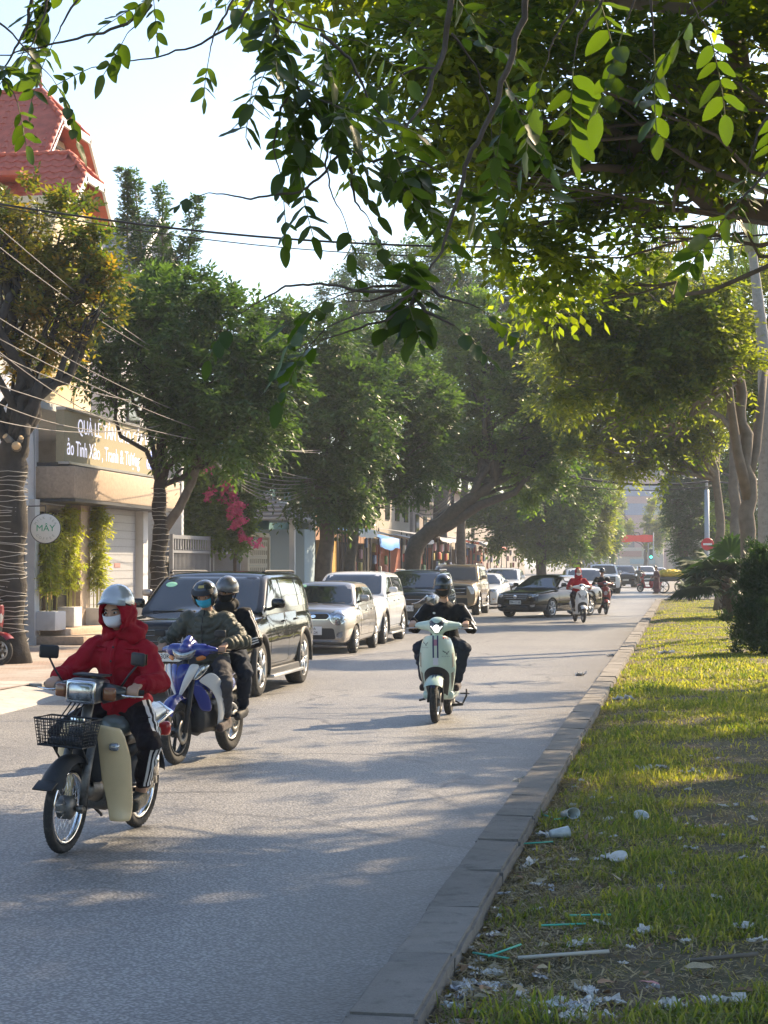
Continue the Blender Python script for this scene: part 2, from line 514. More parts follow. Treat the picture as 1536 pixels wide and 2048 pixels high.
# rounded nose of the median
for i in range(6):
    a0 = R(180 - i * 30 - 15)
    o = link('kerb_stone', KS[i], kerb)
    o.scale = (1, .62, 1)
    o.location = (KX1 + 1.05 + math.cos(a0) * 1.18, YEND - 1.1 + math.sin(a0) * 1.18, KTOP - .2)
    o.rotation_euler = (0, 0, a0 + 0)

# left pavement with its kerb and the sloped concrete apron
sheet('pavement', -14, LK - .16, -8, 330, .12, PAVING, 2, 30)
mb = MB()
for y in np.arange(22.6, 190, 1.2):
    mb.box((LK - .09, y + .6, .03), (.18, 1.19, .2 + random.uniform(-.006, .006)), bev=.012)
tag(mb.build('pavement_kerb', CONC), kind='structure')
mb = MB()
prof = [(-9.2, .125), (-8.3, .12), (-7.9, .075), (-7.45, .015), (-7.42, -.02)]
rows = [[V((x + .04 * math.sin(y * 1.7) * (x > -8), y, z + .006 * mnoise.noise(V((x * 3, y, 0))))) for x, z in prof] for y in np.arange(6, 22.61, .4)]
mb.grid(rows)
rows = [[V((x * (1 if k == 0 else 1) if k == 0 else x - .3 * (x > -8.2), 22.6 + k * .5, z if k == 0 else min(z, .125) - k * .05 * (x > -8.2))) for x, z in prof] for k in (0, 1)]
mb.grid(rows)
tag(mb.build('apron', CONC), kind='structure')
# worn lane dashes, laid a few mm over the road
LINE = mat('worn_line_paint', (.50, .49, .46), .8, dirt=(.2, .2, .2), dscale=7, dthr=.42)
mb = MB()
for y in np.arange(60, 330, 9.0): mb.box((-4.6, y + 1.5, .004), (.13, 3.0, .004))
tag(mb.build('lane_marking', LINE), kind='structure')
# ================================================================ buildings on the left
CREAM = mat('cream_render', (.62, .52, .36), .85, var=.08, vscale=2, dirt=(.36, .30, .22), dscale=1.2, dthr=.55)
WHITEW = mat('white_render', (.62, .63, .64), .8, var=.05, vscale=2, dirt=(.42, .42, .42), dscale=1.5, dthr=.55)
SALMON = mat('salmon_render', (.72, .34, .17), .85, var=.08, vscale=2)
TILE_R = mat('red_roof_tile', (.45, .105, .062), .65, var=.28, vscale=5, dirt=(.26, .09, .07), dscale=4, dthr=.58)
TILE_G = mat('grey_roof_tile', (.17, .19, .23), .55, var=.2, vscale=6)
WHITEP = mat('white_paint', (.74, .74, .72), .5, var=.04, vscale=4)
DARKT = mat('dark_timber', (.045, .035, .03), .7)
STONE_B = mat('beige_stone', (.46, .36, .27), .75, var=.14, vscale=18, dirt=(.33, .26, .2), dscale=12, dthr=.5)
GREYT = mat('grey_tile_wall', (.36, .37, .39), .45, var=.1, vscale=20)
FRAME = mat('bronze_frame', (.16, .13, .10), .35, metal=.6)
BRASS = mat('brass', (.75, .58, .36), .25, metal=1)
SHOPGL = mat('shop_glass', (.03, .035, .035), .04, spec=.9)
LEDP = mat('led_panel', (.36, .32, .21), .55, var=.1, vscale=40)
LEDT = mat('led_letters', (.72, .72, .86), .5, emit=.42)
LEDB = mat('led_letters_blue', (.35, .45, 1.0), .5, emit=.9)
GREY_D = mat('dark_grey_metal', (.07, .07, .075), .5, metal=.3)
SIGNW = mat('sign_white', (.66, .68, .66), .45)
SIGNG = mat('sign_green', (.02, .30, .16), .5)
SIGNGREY = mat('sign_grey_letters', (.34, .38, .36), .5)
BLUEL = mat('blue_letters', (.08, .22, .45), .5)

def tile_mesh(w, l, m, name='roof_tile'):
    """one pantile: a low wave across its width with thickness"""
    mb = MB(); n = 6
    prof = [(w * (i / n - .5), .022 * math.cos(2 * math.pi * i / n)) for i in range(n + 1)]
    top = [[V((x, y, z + (.018 if y < 0 else 0))) for x, z in prof] for y in (-l * .56, l * .5)]
    mb.grid(top)
    mb.grid([[V((x, -l * .56, z + .018)) for x, z in prof], [V((x, -l * .56, z - .012)) for x, z in prof]], smooth=False)
    me = mb.mesh(name, m, fixn=False); return me
def tile_plane(o00, across, up, parent, me, w, l, inside=None, name='roof_tile'):
    """rows of tiles over the plane from o00 spanned by across and up"""
    A, U = across.normalized(), up.normalized(); Nn = A.cross(U).normalized()
    if Nn.z < 0: Nn = -Nn
    rot = Matrix((A, U, Nn)).transposed().to_4x4()
    if rot.determinant() < 0: rot = Matrix((-A, U, Nn)).transposed().to_4x4()
    na, nu = int(across.length / w + .5), int(up.length / l + .5)
    for j in range(nu):
        for i in range(na):
            p = o00 + A * (i + .5) * w + U * (j + .5) * l + Nn * .03
            if inside and not inside((i + .5) / na, (j + .5) / nu): continue
            o = link(name, me, parent)
            o.matrix_local = Matrix.Translation(p) @ rot @ Matrix.Rotation(random.uniform(-.02, .02), 4, 'X')

# ---- shop house with the red roofs
FX = -12.2
shop = thing('shop_house', 'cream shop house with red tiled roofs and lit text sign over its glass front', 'building')
mb = MB()                                     # ground floor: side walls, back, ceiling beam
mb.box((-17, 33.9, 2.4), (9.6, .2, 4.9)); mb.box((-17, 44.4, 2.4), (9.6, .2, 4.9)); mb.box((-21.7, 39.1, 2.4), (.2, 10.3, 4.9))
mb.box((-17, 39.15, 4.78), (9.2, 10.3, .14)); mb.box((-14.2, 39.15, .06), (3.9, 10.3, .2))
mb.box((-14.6, 39.2, 1.5), (.12, 10.2, 2.8))
mb.build('wall', WHITEW, shop)
mb = MB()                                     # upper storeys
mb.box((-18.3, 41.45, 7.55), (7.8, 4.5, 5.4)); mb.box((-15.6, 38.6, 7.15), (5.0, 2.6, 4.6))
mb.box((-16.2, 35.4, 5.6), (7.4, 3.0, 1.6))
mb.prism([(39.3, 10.2), (43.7, 10.2), (42.2, 11.7), (40.6, 11.7)], -20, -14.55)
mb.build('upper_wall', CREAM, shop)
mb = MB()
for y in (35.0, 36.3, 37.6): mb.box((-12.9, y, 5.8), (.5, .35, 2.0))
mb.box((-12.85, 36.2, 6.9), (.6, 4.2, .18))
mb.build('pilaster', CREAM, shop)
# main roof: ridge along X, half-hipped gable towards the road
def gable_roof(parent, xg, xr, xback, y0, y1, ya, yb, ze, zt, zr, wallm, tilem, tw, tl, cols):
    ym = (ya + yb) / 2
    mb = MB(); t = .10
    ring = [(y0, ze), (ya, zt), (yb, zt), (y1, ze)]
    # underside shell (soffit) as thin slab following near slope, top, far slope
    P = lambda x, y, z: V((x, y, z))
    faces = [[P(xg, y0, ze), P(xg, ya, zt), P(xr, ym, zr), P(xback, ym, zr), P(xback, y0, ze)],
             [P(xg, ya, zt), P(xg, yb, zt), P(xr, ym, zr)],
             [P(xg, yb, zt), P(xg, y1, ze), P(xback, y1, ze), P(xback, ym, zr), P(xr, ym, zr)]]
    for f in faces: 
        mb.add(f, [list(range(len(f)))]); mb.add([p + V((0, 0, -t)) for p in f], [list(range(len(f)))[::-1]])
    sl = mb.build('roof', tilem, parent, fixn=False)
    mbb = MB()
    path = [P(xg + .03, y, z - .06) for y, z in ring]
    for a, b in zip(path[:-1], path[1:]):
        d = (b - a); c = (a + b) / 2; ang = math.atan2(d.z, d.y)
        mbb.box(c, (.06, d.length + .06, .17), rot=Matrix.Rotation(ang, 3, 'X'))
    mbb.build('bargeboard', WHITEP, parent)
    me = tile_mesh(tw, tl, tilem)
    up = P(0, ym - y0, zr - ze)
    run = (ya - y0) / (ym - y0)
    def ins(a, u):
        x = xback + (xg - xback) * a
        lim = xg if u < run else xg + (xr - xg) * (u - run) / (1 - run)
        return x < lim - .05
    tile_plane(P(xback, y0, ze), P(xg - xback, 0, 0), up, sl, me, tw, tl, ins)
    # ridge and verge caps
    mbc = MB()
    def caps(a, b, n):
        for i in range(n):
            p, q = a.lerp(b, i / n), a.lerp(b, (i + 1.12) / n)
            mbc.tube([p + V((0, 0, .05)), q + V((0, 0, .035))], [.062, .05], 8)
    caps(P(xg, y0, ze), P(xg, ya, zt), cols); caps(P(xg, ya, zt), P(xr, ym, zr), 5); caps(P(xr, ym, zr), P(xback, ym, zr), 9)
    caps(P(xg, y1, ze), P(xg, yb, zt), cols); caps(P(xg, yb, zt), P(xr, ym, zr), 5)
    mbc.build('ridge_cap', tilem, sl)
    mbs = MB()                                  # recessed gable wall
    mbs.prism([(y0 + .25, ze - .25), (y1 - .25, ze - .25), (yb - .1, zt - .12), (ya + .1, zt - .12)], xg - .75, xg - .7)
    mbs.build('gable_wall', wallm, parent)
gable_roof(shop, -14.0, -14.8, -17.2, 39.0, 44.0, 40.4, 42.4, 10.3, 11.85, 12.75, SALMON, TILE_R, .30, .255, 8)
gable_roof(shop, -12.8, -13.35, -15.6, 37.75, 40.5, 38.5, 39.75, 9.35, 10.12, 10.72, CREAM, TILE_R, .28, .24, 5)
mb = MB()
for a, b in (((-14.3, 40.3, 10.6), (-14.3, 41.2, 11.3)), ((-14.3, 41.2, 10.6), (-14.3, 40.3, 11.3)), ((-14.3, 40.1, 11.3), (-14.3, 41.5, 11.35)), ((-14.3, 40.3, 10.4), (-14.3, 40.3, 11.3))):
    mb.tube([a, b], .05, 4)
mb.build('gable_brace', DARKT, shop)
mb = MB(); mb.lathe([(.0, 13.2), (.015, 13.15), (.03, 13.0), (.055, 12.92), (.03, 12.86), (.05, 12.75), (.05, 12.6)], (-14.85, 41.4, 0), n=10); mb.build('finial', TILE_R, shop)
mb = MB(); mb.box((-13.2, 38.9, 9.2), (.1, 1.2, .12)); mb.box((-13.3, 39.1, 9.65), (.2, .9, .6)); mb.build('attic_window', DARKT, shop)
mb = MB(); mb.box((-14.6, 38.6, 10.0), (1.4, 2.2, .1)); mb.build('side_roof', TILE_R, shop)
# canopy, sign panel
mb = MB(); mb.box((FX + .30, 37.6, 3.21), (.95, 7.5, .62), bev=.02); mb.build('canopy', STONE_B, shop)
mb = MB(); mb.box((FX + .30, 37.6, 2.87), (1.0, 7.56, .06)); mb.box((FX + .3, 37.6, 3.56), (.7, 7.4, .07)); mb.build('canopy_edge', GREY_D, shop)
mb = MB(); mb.box((FX + .48, 37.45, 4.1), (.16, 7.2, 1.0)); sg = mb.build('led_sign', LEDP, shop)
mb = MB(); mb.box((FX + .56, 37.45, 3.585), (.22, 7.24, .045)); mb.box((FX + .5, 37.45, 4.63), (.2, 7.24, .06)); mb.build('sign_frame', mat('steel', (.45, .45, .45), .35, metal=.8), sg)
rt = (R(90), 0, R(90))
text_mesh('QUÀ LỄ TÂN CAO CẤP VIỆT', .40, LEDT, sg, 'lettering', (FX + .566, 37.35, 4.33), rt, sx=1.05)
text_mesh('ảo Tinh Xảo , Tranh & Tượng', .42, LEDT, sg, 'lettering', (FX + .566, 36.4, 3.88), rt, sx=.92)
text_mesh('GỖ', .36, LEDB, sg, 'lettering', (FX + .566, 39.6, 3.86), rt, sx=.9)
# glass front
mb = MB(); mb.box((FX - .10, 35.1, 1.5), (.02, 2.3, 2.55)); mb.build('shop_window', SHOPGL, shop)
mb = MB()
for y, w in ((34.05, .10), (34.58, .05), (35.2, .06), (36.0, .06)): mb.box((FX - .08, y, 1.5), (.08, w, 2.6))
mb.box((FX - .08, 35.1, 2.74), (.09, 2.2, .14)); mb.box((FX - .08, 35.1, .25), (.09, 2.2, .12)); mb.build('window_frame', FRAME, shop)
for y in (34.46, 34.70):
    mb = MB(); mb.tube([(FX + .02, y, .95), (FX + .02, y, 1.75)], .025, 8); mb.tube([(FX - .06, y, 1.05), (FX + .02, y, 1.05)], .014, 6); mb.tube([(FX - .06, y, 1.65), (FX + .02, y, 1.65)], .014, 6); mb.build('door_handle', BRASS, shop)
mb = MB(); mb.box((FX - .02, 36.4, 1.5), (.34, .62, 2.7)); mb.build('stone_column', STONE_B, shop)
mb = MB(); mb.box((FX - .06, 38.5, 1.5), (.2, 3.5, 2.7)); wl = mb.build('tiled_wall', GREYT, shop)
mb = MB()
for k in range(15): mb.box((FX + .043, 38.5, .28 + k * .175), (.006, 3.5, .008))
mb.build('wall_joints', mat('joint', (.2, .2, .21), .9), wl)
mb = MB(); mb.box((FX + .06, 40.5, 1.5), (.3, .36, 2.75)); mb.build('white_column', WHITEW, shop)
mb = MB(); mb.box((FX + .046, 38.9, 1.62), (.008, .42, .09)); mb.build('wall_plate', mat('pink_plate', (.42, .2, .18), .6), shop)
mb = MB(); mb.box((FX + .55, 35.6, .20), (1.0, 4.0, .16), bev=.012); mb.box((FX + .30, 35.7, .33), (.52, 3.4, .14), bev=.012); mb.build('front_step', STONE_B, shop)
# round hanging sign
rs = thing('round_sign', 'round white shop sign with green lettering hanging beside the wrapped tree', 'sign', at(91, 1057, 34.0)); rs.scale = (.80,) * 3
mb = MB(); mb.lathe([(0, .05), (.31, .05), (.335, .03), (.335, -.05), (.31, -.07), (0, -.07)], axis='y', n=36)
mb.xf(Matrix.Rotation(R(18), 4, 'Z')); dsk = mb.build('disc', SIGNW, rs, auto=40)
mb = MB(); mb.lathe([(.336, .035), (.352, .035), (.352, -.055), (.336, -.055)], axis='y', n=36, closed=True); mb.xf(Matrix.Rotation(R(18), 4, 'Z')); mb.build('rim', GREY_D, rs)
fr = Matrix.Rotation(R(18), 4, 'Z')
def disc_text(body, size, m, x, z, roll=0, nm='lettering'):
    p = fr @ V((x, -.073, z)); o = text_mesh(body, size, m, rs, nm, p, (R(90), 0, R(18)))
    o.rotation_euler = (fr.to_3x3() @ Matrix.Rotation(roll, 3, 'Y') @ Matrix.Rotation(R(90), 3, 'X')).to_euler()
disc_text('MÂY', .21, SIGNG, 0, 0)
for k, ch in enumerate('MILK TEA'):
    a = R(-62 + k * 17.7); disc_text(ch, .085, SIGNGREY, math.sin(a) * .245, math.cos(a) * .245, a)
for k, ch in enumerate('COFFEE'):
    a = R(-48 + k * 19); disc_text(ch, .085, SIGNGREY, math.sin(a) * .245, -math.cos(a) * .245, -a)
mb = MB(); mb.tube([(0, 0, .34), (0, 0, .52)], .012, 6); mb.tube([(0, 0, .52), (-1.3, .45, .52)], .016, 6); mb.build('bracket', GREY_D, rs)

# ---- neighbour with white arched panels at the left edge
nb = thing('white_fronted_shop', 'white fronted shop with tall rounded sign panels at the left edge', 'building')
mb = MB(); mb.box((-16.5, 28.7, 2.9), (8.2, 10.0, 5.8)); mb.build('wall', mat('pale_wall', (.5, .49, .47), .8, var=.06, vscale=2), nb)
def arch(y0, y1, z0, z1, n=14):
    pts = [(y0, z0), (y1, z0)]; ym, rw = (y0 + y1) / 2, (y1 - y0) / 2; rh = min(1.05, (z1 - z0) * .6)
    for k in range(n + 1):
        a = math.pi * k / n; pts.append((ym + rw * math.cos(a), z1 - rh + rh * math.sin(a)))
    return pts
for y0, y1 in ((30.05, 31.35), (31.5, 32.85), (32.35, 33.75)):
    mb = MB(); mb.prism(arch(y0, y1, 2.75, 5.1 if y0 < 32 else 4.7), FX - .25 + (y0 > 32) * -.12, FX + .12 + (y0 > 32) * -.12); mb.build('arch_panel', WHITEW, nb)
text_mesh('Uen', .3, BLUEL, nb, 'lettering', (FX + .126, 32.4, 2.98), rt, align='CENTER')
mb = MB()
for y in (30.2, 31.6, 32.9): mb.box((FX - .1, y, 1.45), (.18, .14, 2.7))
mb.build('door_post', mat('maroon_post', (.16, .035, .03), .5), nb)
mb = MB(); mb.box((FX - .28, 31.0, 1.45), (.1, 5.5, 2.6)); mb.build('glass_front', SHOPGL, nb)
mb = MB(); mb.box((FX + .02, 33.62, 1.5), (.2, .26, 2.76)); mb.build('white_post', WHITEW, nb)

# ---- grey roofed house further on
gh = thing('grey_roof_house', 'tall pale house with a grey tiled roof rising behind the slender tree', 'building')
mb = MB(); mb.box((-19.2, 54.5, 4.8), (6.4, 7.0, 9.5)); mb.prism([(51.0, 9.5), (58, 9.5), (54.5, 12.0)], -22.4, -16.0); mb.build('wall', mat('lilac_render', (.5, .49, .52), .8, var=.05), gh)
P = lambda x, y, z: V((x, y, z))
mb = MB(); mb.add([P(-15.7, 50.7, 9.35), P(-15.7, 54.5, 12.2), P(-22.8, 54.5, 12.2), P(-22.8, 50.7, 9.35)], [[0, 1, 2, 3]]); mb.add([P(-15.7, 58.3, 9.35), P(-15.7, 54.5, 12.2), P(-22.8, 54.5, 12.2), P(-22.8, 58.3, 9.35)], [[0, 1, 2, 3]])
rf = mb.build('roof', TILE_G, gh, fixn=False)
tile_plane(P(-19.0, 50.7, 9.38), P(3.3, 0, 0), P(0, 3.8, 2.85), rf, tile_mesh(.32, .34, TILE_G), .32, .34)
mb = MB()
for a, b in ((P(-15.66, 50.6, 9.25), P(-15.66, 54.5, 12.2)), (P(-15.66, 54.5, 12.2), P(-15.66, 58.3, 9.3))): mb.tube([a, b], .09, 4)
mb.build('bargeboard', WHITEP, gh)
for z in (6.2, 8.4):
    for y in (52.6, 55.8): MB().box((-15.97, y, z), (.1, 1.1, 1.3)).build('window', SHOPGL, gh)

# ---- gates, pierced screen, porch, teal house
GATE = mat('gate_grey', (.24, .25, .27), .5, metal=.2, var=.08)
def gate(y0, y1, label):
    g = thing('metal_gate', label, 'gate', (-12.1, (y0 + y1) / 2, .12))
    h = 2.25; w = (y1 - y0) / 2
    mb = MB()
    for y in (-w, w): mb.box((0, y * .98, h / 2), (.09, .09, h))
    mb.box((0, 0, h - .06), (.07, 2 * w, .09)); mb.box((0, 0, h - .42), (.07, 2 * w, .06)); mb.box((0, 0, .1), (.07, 2 * w, .1)); mb.build('gate_frame', GATE, g)
    bar = MB().box((0, 0, 0), (.022, .022, 1.78)).mesh('bar', GATE); sb = MB().box((0, 0, 0), (.03, .07, .26)).mesh('top_bar', GATE)
    for k in range(int(2 * w / .12)):
        y = -w + .1 + k * .12
        if y > w - .06: break
        o = link('bar', bar, g); o.location = (0, y, 1.0)
        if k % 2 == 0: o = link('top_bar', sb, g); o.location = (0, y, h - .24)
    mb = MB(); mb.tube([(.03, w - .05 - .85 * math.sin(a), .25 + .95 * (1 - math.cos(a)) if 0 else .2 + .95 * math.cos(a)) for a in np.linspace(0, math.pi / 2, 10)], .03, 6)
    mb.tube([(.03, w - .05 - .5 * math.sin(a), .2 + .58 * math.cos(a)) for a in np.linspace(0, math.pi / 2, 8)], .022, 6); mb.build('quarter_arc', mat('gate_light', (.4, .41, .42), .5), g)
    mb = MB(); mb.box((-.05, 0, 1.0), (.012, 2 * w - .1, 1.8)); mb.build('sheet_backing', mat('gate_back', (.12, .125, .14), .6), g)
gate(43.0, 46.6, 'grey metal gate with quarter arcs between wrapped tree and darker gate')
gate(46.9, 49.9, 'grey metal gate with quarter arcs beside the pierced screen wall')
scr = thing('pierced_screen', 'beige pierced block screen under the pink bougainvillea', 'wall', (-12.0, 51.5, .12))
blk = MB(); s_ = .24; w_ = .055
for dy, dz, sy, sz in ((0, s_ / 2 - w_ / 2, s_, w_), (0, -s_ / 2 + w_ / 2, s_, w_), (s_ / 2 - w_ / 2, 0, w_, s_ - 2 * w_), (-s_ / 2 + w_ / 2, 0, w_, s_ - 2 * w_)): blk.box((0, dy, dz), (.12, sy, sz))
SCR = mat('screen_block', (.50, .45, .36), .85, var=.1, vscale=5)
blkm = blk.mesh('screen_block', SCR)
for i in range(10):
    for j in range(9):
        o = link('screen_block', blkm, scr); o.location = (0, -1.1 + i * .245, .14 + j * .245)
mb = MB(); mb.box((0, 0, 2.36), (.22, 2.6, .12)); mb.box((0, -1.3, 1.15), (.2, .16, 2.4)); mb.box((0, 1.4, 1.15), (.2, .16, 2.4)); mb.box((-.5, 0, 1.1), (.05, 2.6, 2.2), 1); mb.build('screen_frame', [SCR, GREY_D], scr)
low = thing('breeze_block', 'low beige pierced block pier by the foot of the wrapped tree', 'wall', (-11.6, 42.2, .12))
for i in range(3):
    for j in range(3):
        o = link('screen_block', blkm, low); o.location = (0, i * .245, .3 + j * .245)
MB().box((0, .245, .09), (.16, .8, .18)).build('footing', SCR, low)
wallb = thing('garden_wall', 'grey rendered garden wall behind the gates', 'wall', (0, 0, 0))
MB().box((-12.5, 47.5, 1.0), (.2, 9, 2.0)).build('wall_panel', mat('dim_render', (.26, .27, .28), .85, var=.1), wallb)
porch = thing('porch', 'small porch with a slatted grey hipped roof beside the bougainvillea', 'porch', (-12.6, 55.2, 0))
mb = MB(); ev, tp = 2.95, 3.85
base = [V((1.5, -1.9, ev)), V((1.5, 1.7, ev)), V((-1.6, 1.7, ev)), V((-1.6, -1.9, ev))]; top = [V((-.1, -.2, tp)), V((-.1, 0.1, tp)), V((-.3, .1, tp)), V((-.3, -.2, tp))]
mb.add(base + top, [[0, 1, 5, 4], [1, 2, 6, 5], [2, 3, 7, 6], [3, 0, 4, 7], [4, 5, 6, 7]]); pr = mb.build('porch_roof', TILE_G, porch)
SL = mat('roof_slat', (.36, .37, .39), .55)
for k in range(7):
    t = k / 7; t2 = t
    ring = [b_.lerp(t_, t) + V((0, 0, .035)) for b_, t_ in zip(base, top)]
    mb = MB(); mb.tube([ring[3], ring[0], ring[1]], .05, 4, smooth=False); mb.build('roof_slat', SL, pr)
mb = MB()
for x, y in ((1.2, -1.5), (1.2, 1.4), (-1.2, -1.5)): mb.box((x, y, 1.5), (.16, .16, 2.9))
mb.build('post', WHITEW, porch)
MB().box((.3, .6, 1.5), (2.0, 1.6, 2.4)).build('wall', mat('pale_blue_wall', (.35, .45, .52), .8), porch)
tealh = thing('teal_house', 'teal painted house half hidden behind dark street trees', 'building')
mb = MB(); mb.box((-15.4, 60.5, 3.0), (5.2, 7.5, 6.0)); mb.build('wall', mat('teal_render', (.08, .19, .20), .8, var=.1), tealh)
for y in (58.2, 60.6, 63): MB().box((-12.78, y, 3.9), (.08, 1.0, 1.3)).build('window', SHOPGL, tealh)
MB().box((-15.2, 60.5, 6.1), (5.8, 8.0, .2)).build('roof', mat('dim_roof', (.2, .19, .18), .8), tealh)

# ---- row of market stalls and shophouses further along
BLUE_T = mat('blue_tarp', (.05, .22, .60), .55, var=.12, vscale=3); GREY_T = mat('grey_tarp', (.30, .31, .33), .6, var=.12, vscale=3)
OCHRE = mat('ochre_wall', (.48, .29, .07), .85, var=.15); BRICKR = mat('brick_red_wall', (.36, .13, .09), .85, var=.15)
DIMW = mat('dim_shop_inside', (.06, .055, .05), .9)
WARES = [mat('ware_%s' % n, c, .6) for n, c in (('white', (.55, .55, .53)), ('red', (.32, .06, .05)), ('green', (.12, .22, .12)), ('pink', (.4, .22, .24)), ('yellow', (.42, .34, .12)), ('blue', (.12, .16, .28)))]
def stall(y0, w, z, depth, tarp, label, wares=12, back=DIMW, lean=.35, drop=0.0):
    s = thing('market_stall', label, 'stall', (-10.9, y0 + w / 2, .12), group='market stalls along the far pavement')
    mb = MB()
    for x in (.0, -depth + .2):
        for y in (-w / 2 + .1, w / 2 - .1): mb.tube([(x, y, 0), (x, y, z + (lean if x < -.1 else 0))], .03, 6)
    mb.build('pole', GREY_D, s)
    mb = MB(); nx, ny = 6, 8
    rows = [[V((.35 - (depth + .3) * i / nx, -w / 2 + w * j / ny, z + lean * i / nx - .10 * math.sin(math.pi * j / ny) * (1 - i / nx) + .03 * random.uniform(-1, 1))) for j in range(ny + 1)] for i in range(nx + 1)]
    if drop: rows = [[V((p.x + .02, p.y, p.z - drop + .03 * random.uniform(-1, 1))) for p in rows[0]]] + rows
    mb.grid(rows); mb.build('awning', tarp, s, fixn=False)
    MB().box((-depth + .1, 0, 1.2), (.08, w - .1, 2.4)).build('back_wall', back, s)
    MB().box((-.6, 0, .42), (.9, w - .5, .84), bev=.02).build('counter', mat('counter_%d' % random.randrange(3), random.choice(((.2, .16, .12), (.16, .17, .2), (.3, .22, .14))), .7), s)
    for k in range(wares):
        mb = MB(); y = -w / 2 + .3 + (w - .6) * (k + .5) / wares; zz = z - .35 - .42 * (k % 3) - random.uniform(0, .1)
        mb.box((.05 - .1 * (k % 2), y, zz), (.1, min(.24, w / wares), .32), rot=Matrix.Rotation(random.uniform(-.2, .2), 3, 'Z'), bev=.02)
        mb.tube([(.05, y, zz + .15), (.05, y, z - .02)], .006, 4)
        mb.build('hanging_goods', WARES[(k * 7 + int(y0)) % 6], s)
stall(64.5, 4.6, 2.5, 2.2, BLUE_T, 'market stall under a bright blue tarpaulin left of the leaning trunk', 6, OCHRE, .5, .35)
stall(59.6, 4.4, 2.7, 2.2, mat('white_tarp', (.55, .55, .53), .6), 'market stall with a pale tarpaulin and ochre back wall by dark trunks', 7, OCHRE, .4, .2)
for k, (y, w, tp, lb) in enumerate(((72, 7, GREY_T, 'grey awning stall with hanging goods just right of the leaning trunk'), (81, 7, GREY_T, 'long grey awning stall hung with white and red packets'), (89.5, 6, mat('dark_tarp', (.12, .13, .15), .7), 'dark awning stall behind the white parked car'), (97, 8, GREY_T, 'grey awning stall hung with small bags, before the red canopy'), (106, 7, mat('red_tarp', (.55, .1, .08), .6), 'stall with a faded red canopy beyond the grey awnings'), (116, 9, mat('brown_tarp', (.2, .15, .12), .7), 'brown awning stall far along the pavement'))):
    stall(y, w, 2.55 + .15 * (k % 2), 2.6, tp, lb, 16 if k < 4 else 9, BRICKR if k % 2 else DIMW, .45, .12)
for k, (y, w, h, c, lb) in enumerate(((69, 12, 4.6, (.33, .19, .12), 'low brick coloured shophouse behind the grey awnings'), (82, 12, 5.4, (.38, .34, .28), 'beige shophouse behind the long grey stall'), (95, 12, 4.8, (.3, .26, .24), 'brown shophouse behind the stall with small bags'), (108, 14, 6.0, (.4, .37, .33), 'pale shophouse far along the left pavement'), (124, 40, 6.5, (.3, .27, .25), 'long dim shophouse row at the far end of the left pavement'))):
    b_ = thing('shophouse', lb, 'building', (-15.8, y + w / 2, 0))
    MB().box((0, 0, h / 2), (4.0, w - .1, h)).build('wall', mat('shophouse_wall_%s' % 'abcde'[k], c, .85, var=.12), b_)
    MB().box((.2, 0, h + .1), (4.6, w, .16)).build('roof', mat('dim_roof', (.2, .19, .18), .8), b_)
    for j in range(int(w / 3)): MB().box((2.02, -w / 2 + 1.6 + j * 3, h - 1.1), (.06, 1.2, 1.1)).build('window', SHOPGL, b_)
# ================================================================ foliage
LEAF = {
 'dark': leaf_mat('leaf_dark', (.030, .062, .018), (.075, .125, .034), .30),
 'mid': leaf_mat('leaf_mid', (.038, .075, .020), (.11, .155, .036), .38),
 'blue': leaf_mat('leaf_bluish', (.030, .062, .030), (.065, .115, .048), .30),
 'yellow': leaf_mat('leaf_yellow_green', (.075, .105, .018), (.22, .22, .035), .45),
 'olive': leaf_mat('leaf_olive_orange', (.050, .078, .016), (.22, .130, .020), .42),
 'canopy': leaf_mat('leaf_canopy', (.034, .064, .013), (.12, .15, .022), .60, tcol=(3.6, 3.6, .8)),
 'near': leaf_mat('leaf_near', (.020, .043, .011), (.060, .092, .016), .50, rough=.36, tcol=(3.9, 3.7, .75)),
  'midyel': leaf_mat('leaf_mid_yellow', (.045, .075, .016), (.15, .165, .028), .48, tcol=(3.0, 3.1, .8)),
 'bamboo': leaf_mat('leaf_bamboo', (.15, .19, .03), (.36, .33, .06), .4),
 'thuja': leaf_mat('leaf_thuja', (.018, .040, .016), (.045, .080, .028), .2),
 'palm': leaf_mat('leaf_palm', (.028, .058, .022), (.060, .10, .03), .35),
 'drypalm': leaf_mat('leaf_dry_palm', (.10, .13, .025), (.34, .16, .03), .45),
 'pink': leaf_mat('bract_pink', (.48, .05, .16), (.72, .16, .32), .4, tcol=(1.2, 1.0, 1.1)),
}
BARK = mat('bark_dark', (.085, .072, .058), .95, var=.3, vscale=9, bump=.9, bscale=26)
BARKD = mat('bark_very_dark', (.042, .036, .030), .95, var=.3, vscale=9, bump=.9, bscale=26)
BARK2 = mat('bark_grey', (.16, .14, .115), .95, var=.3, vscale=7, bump=.8, bscale=22)

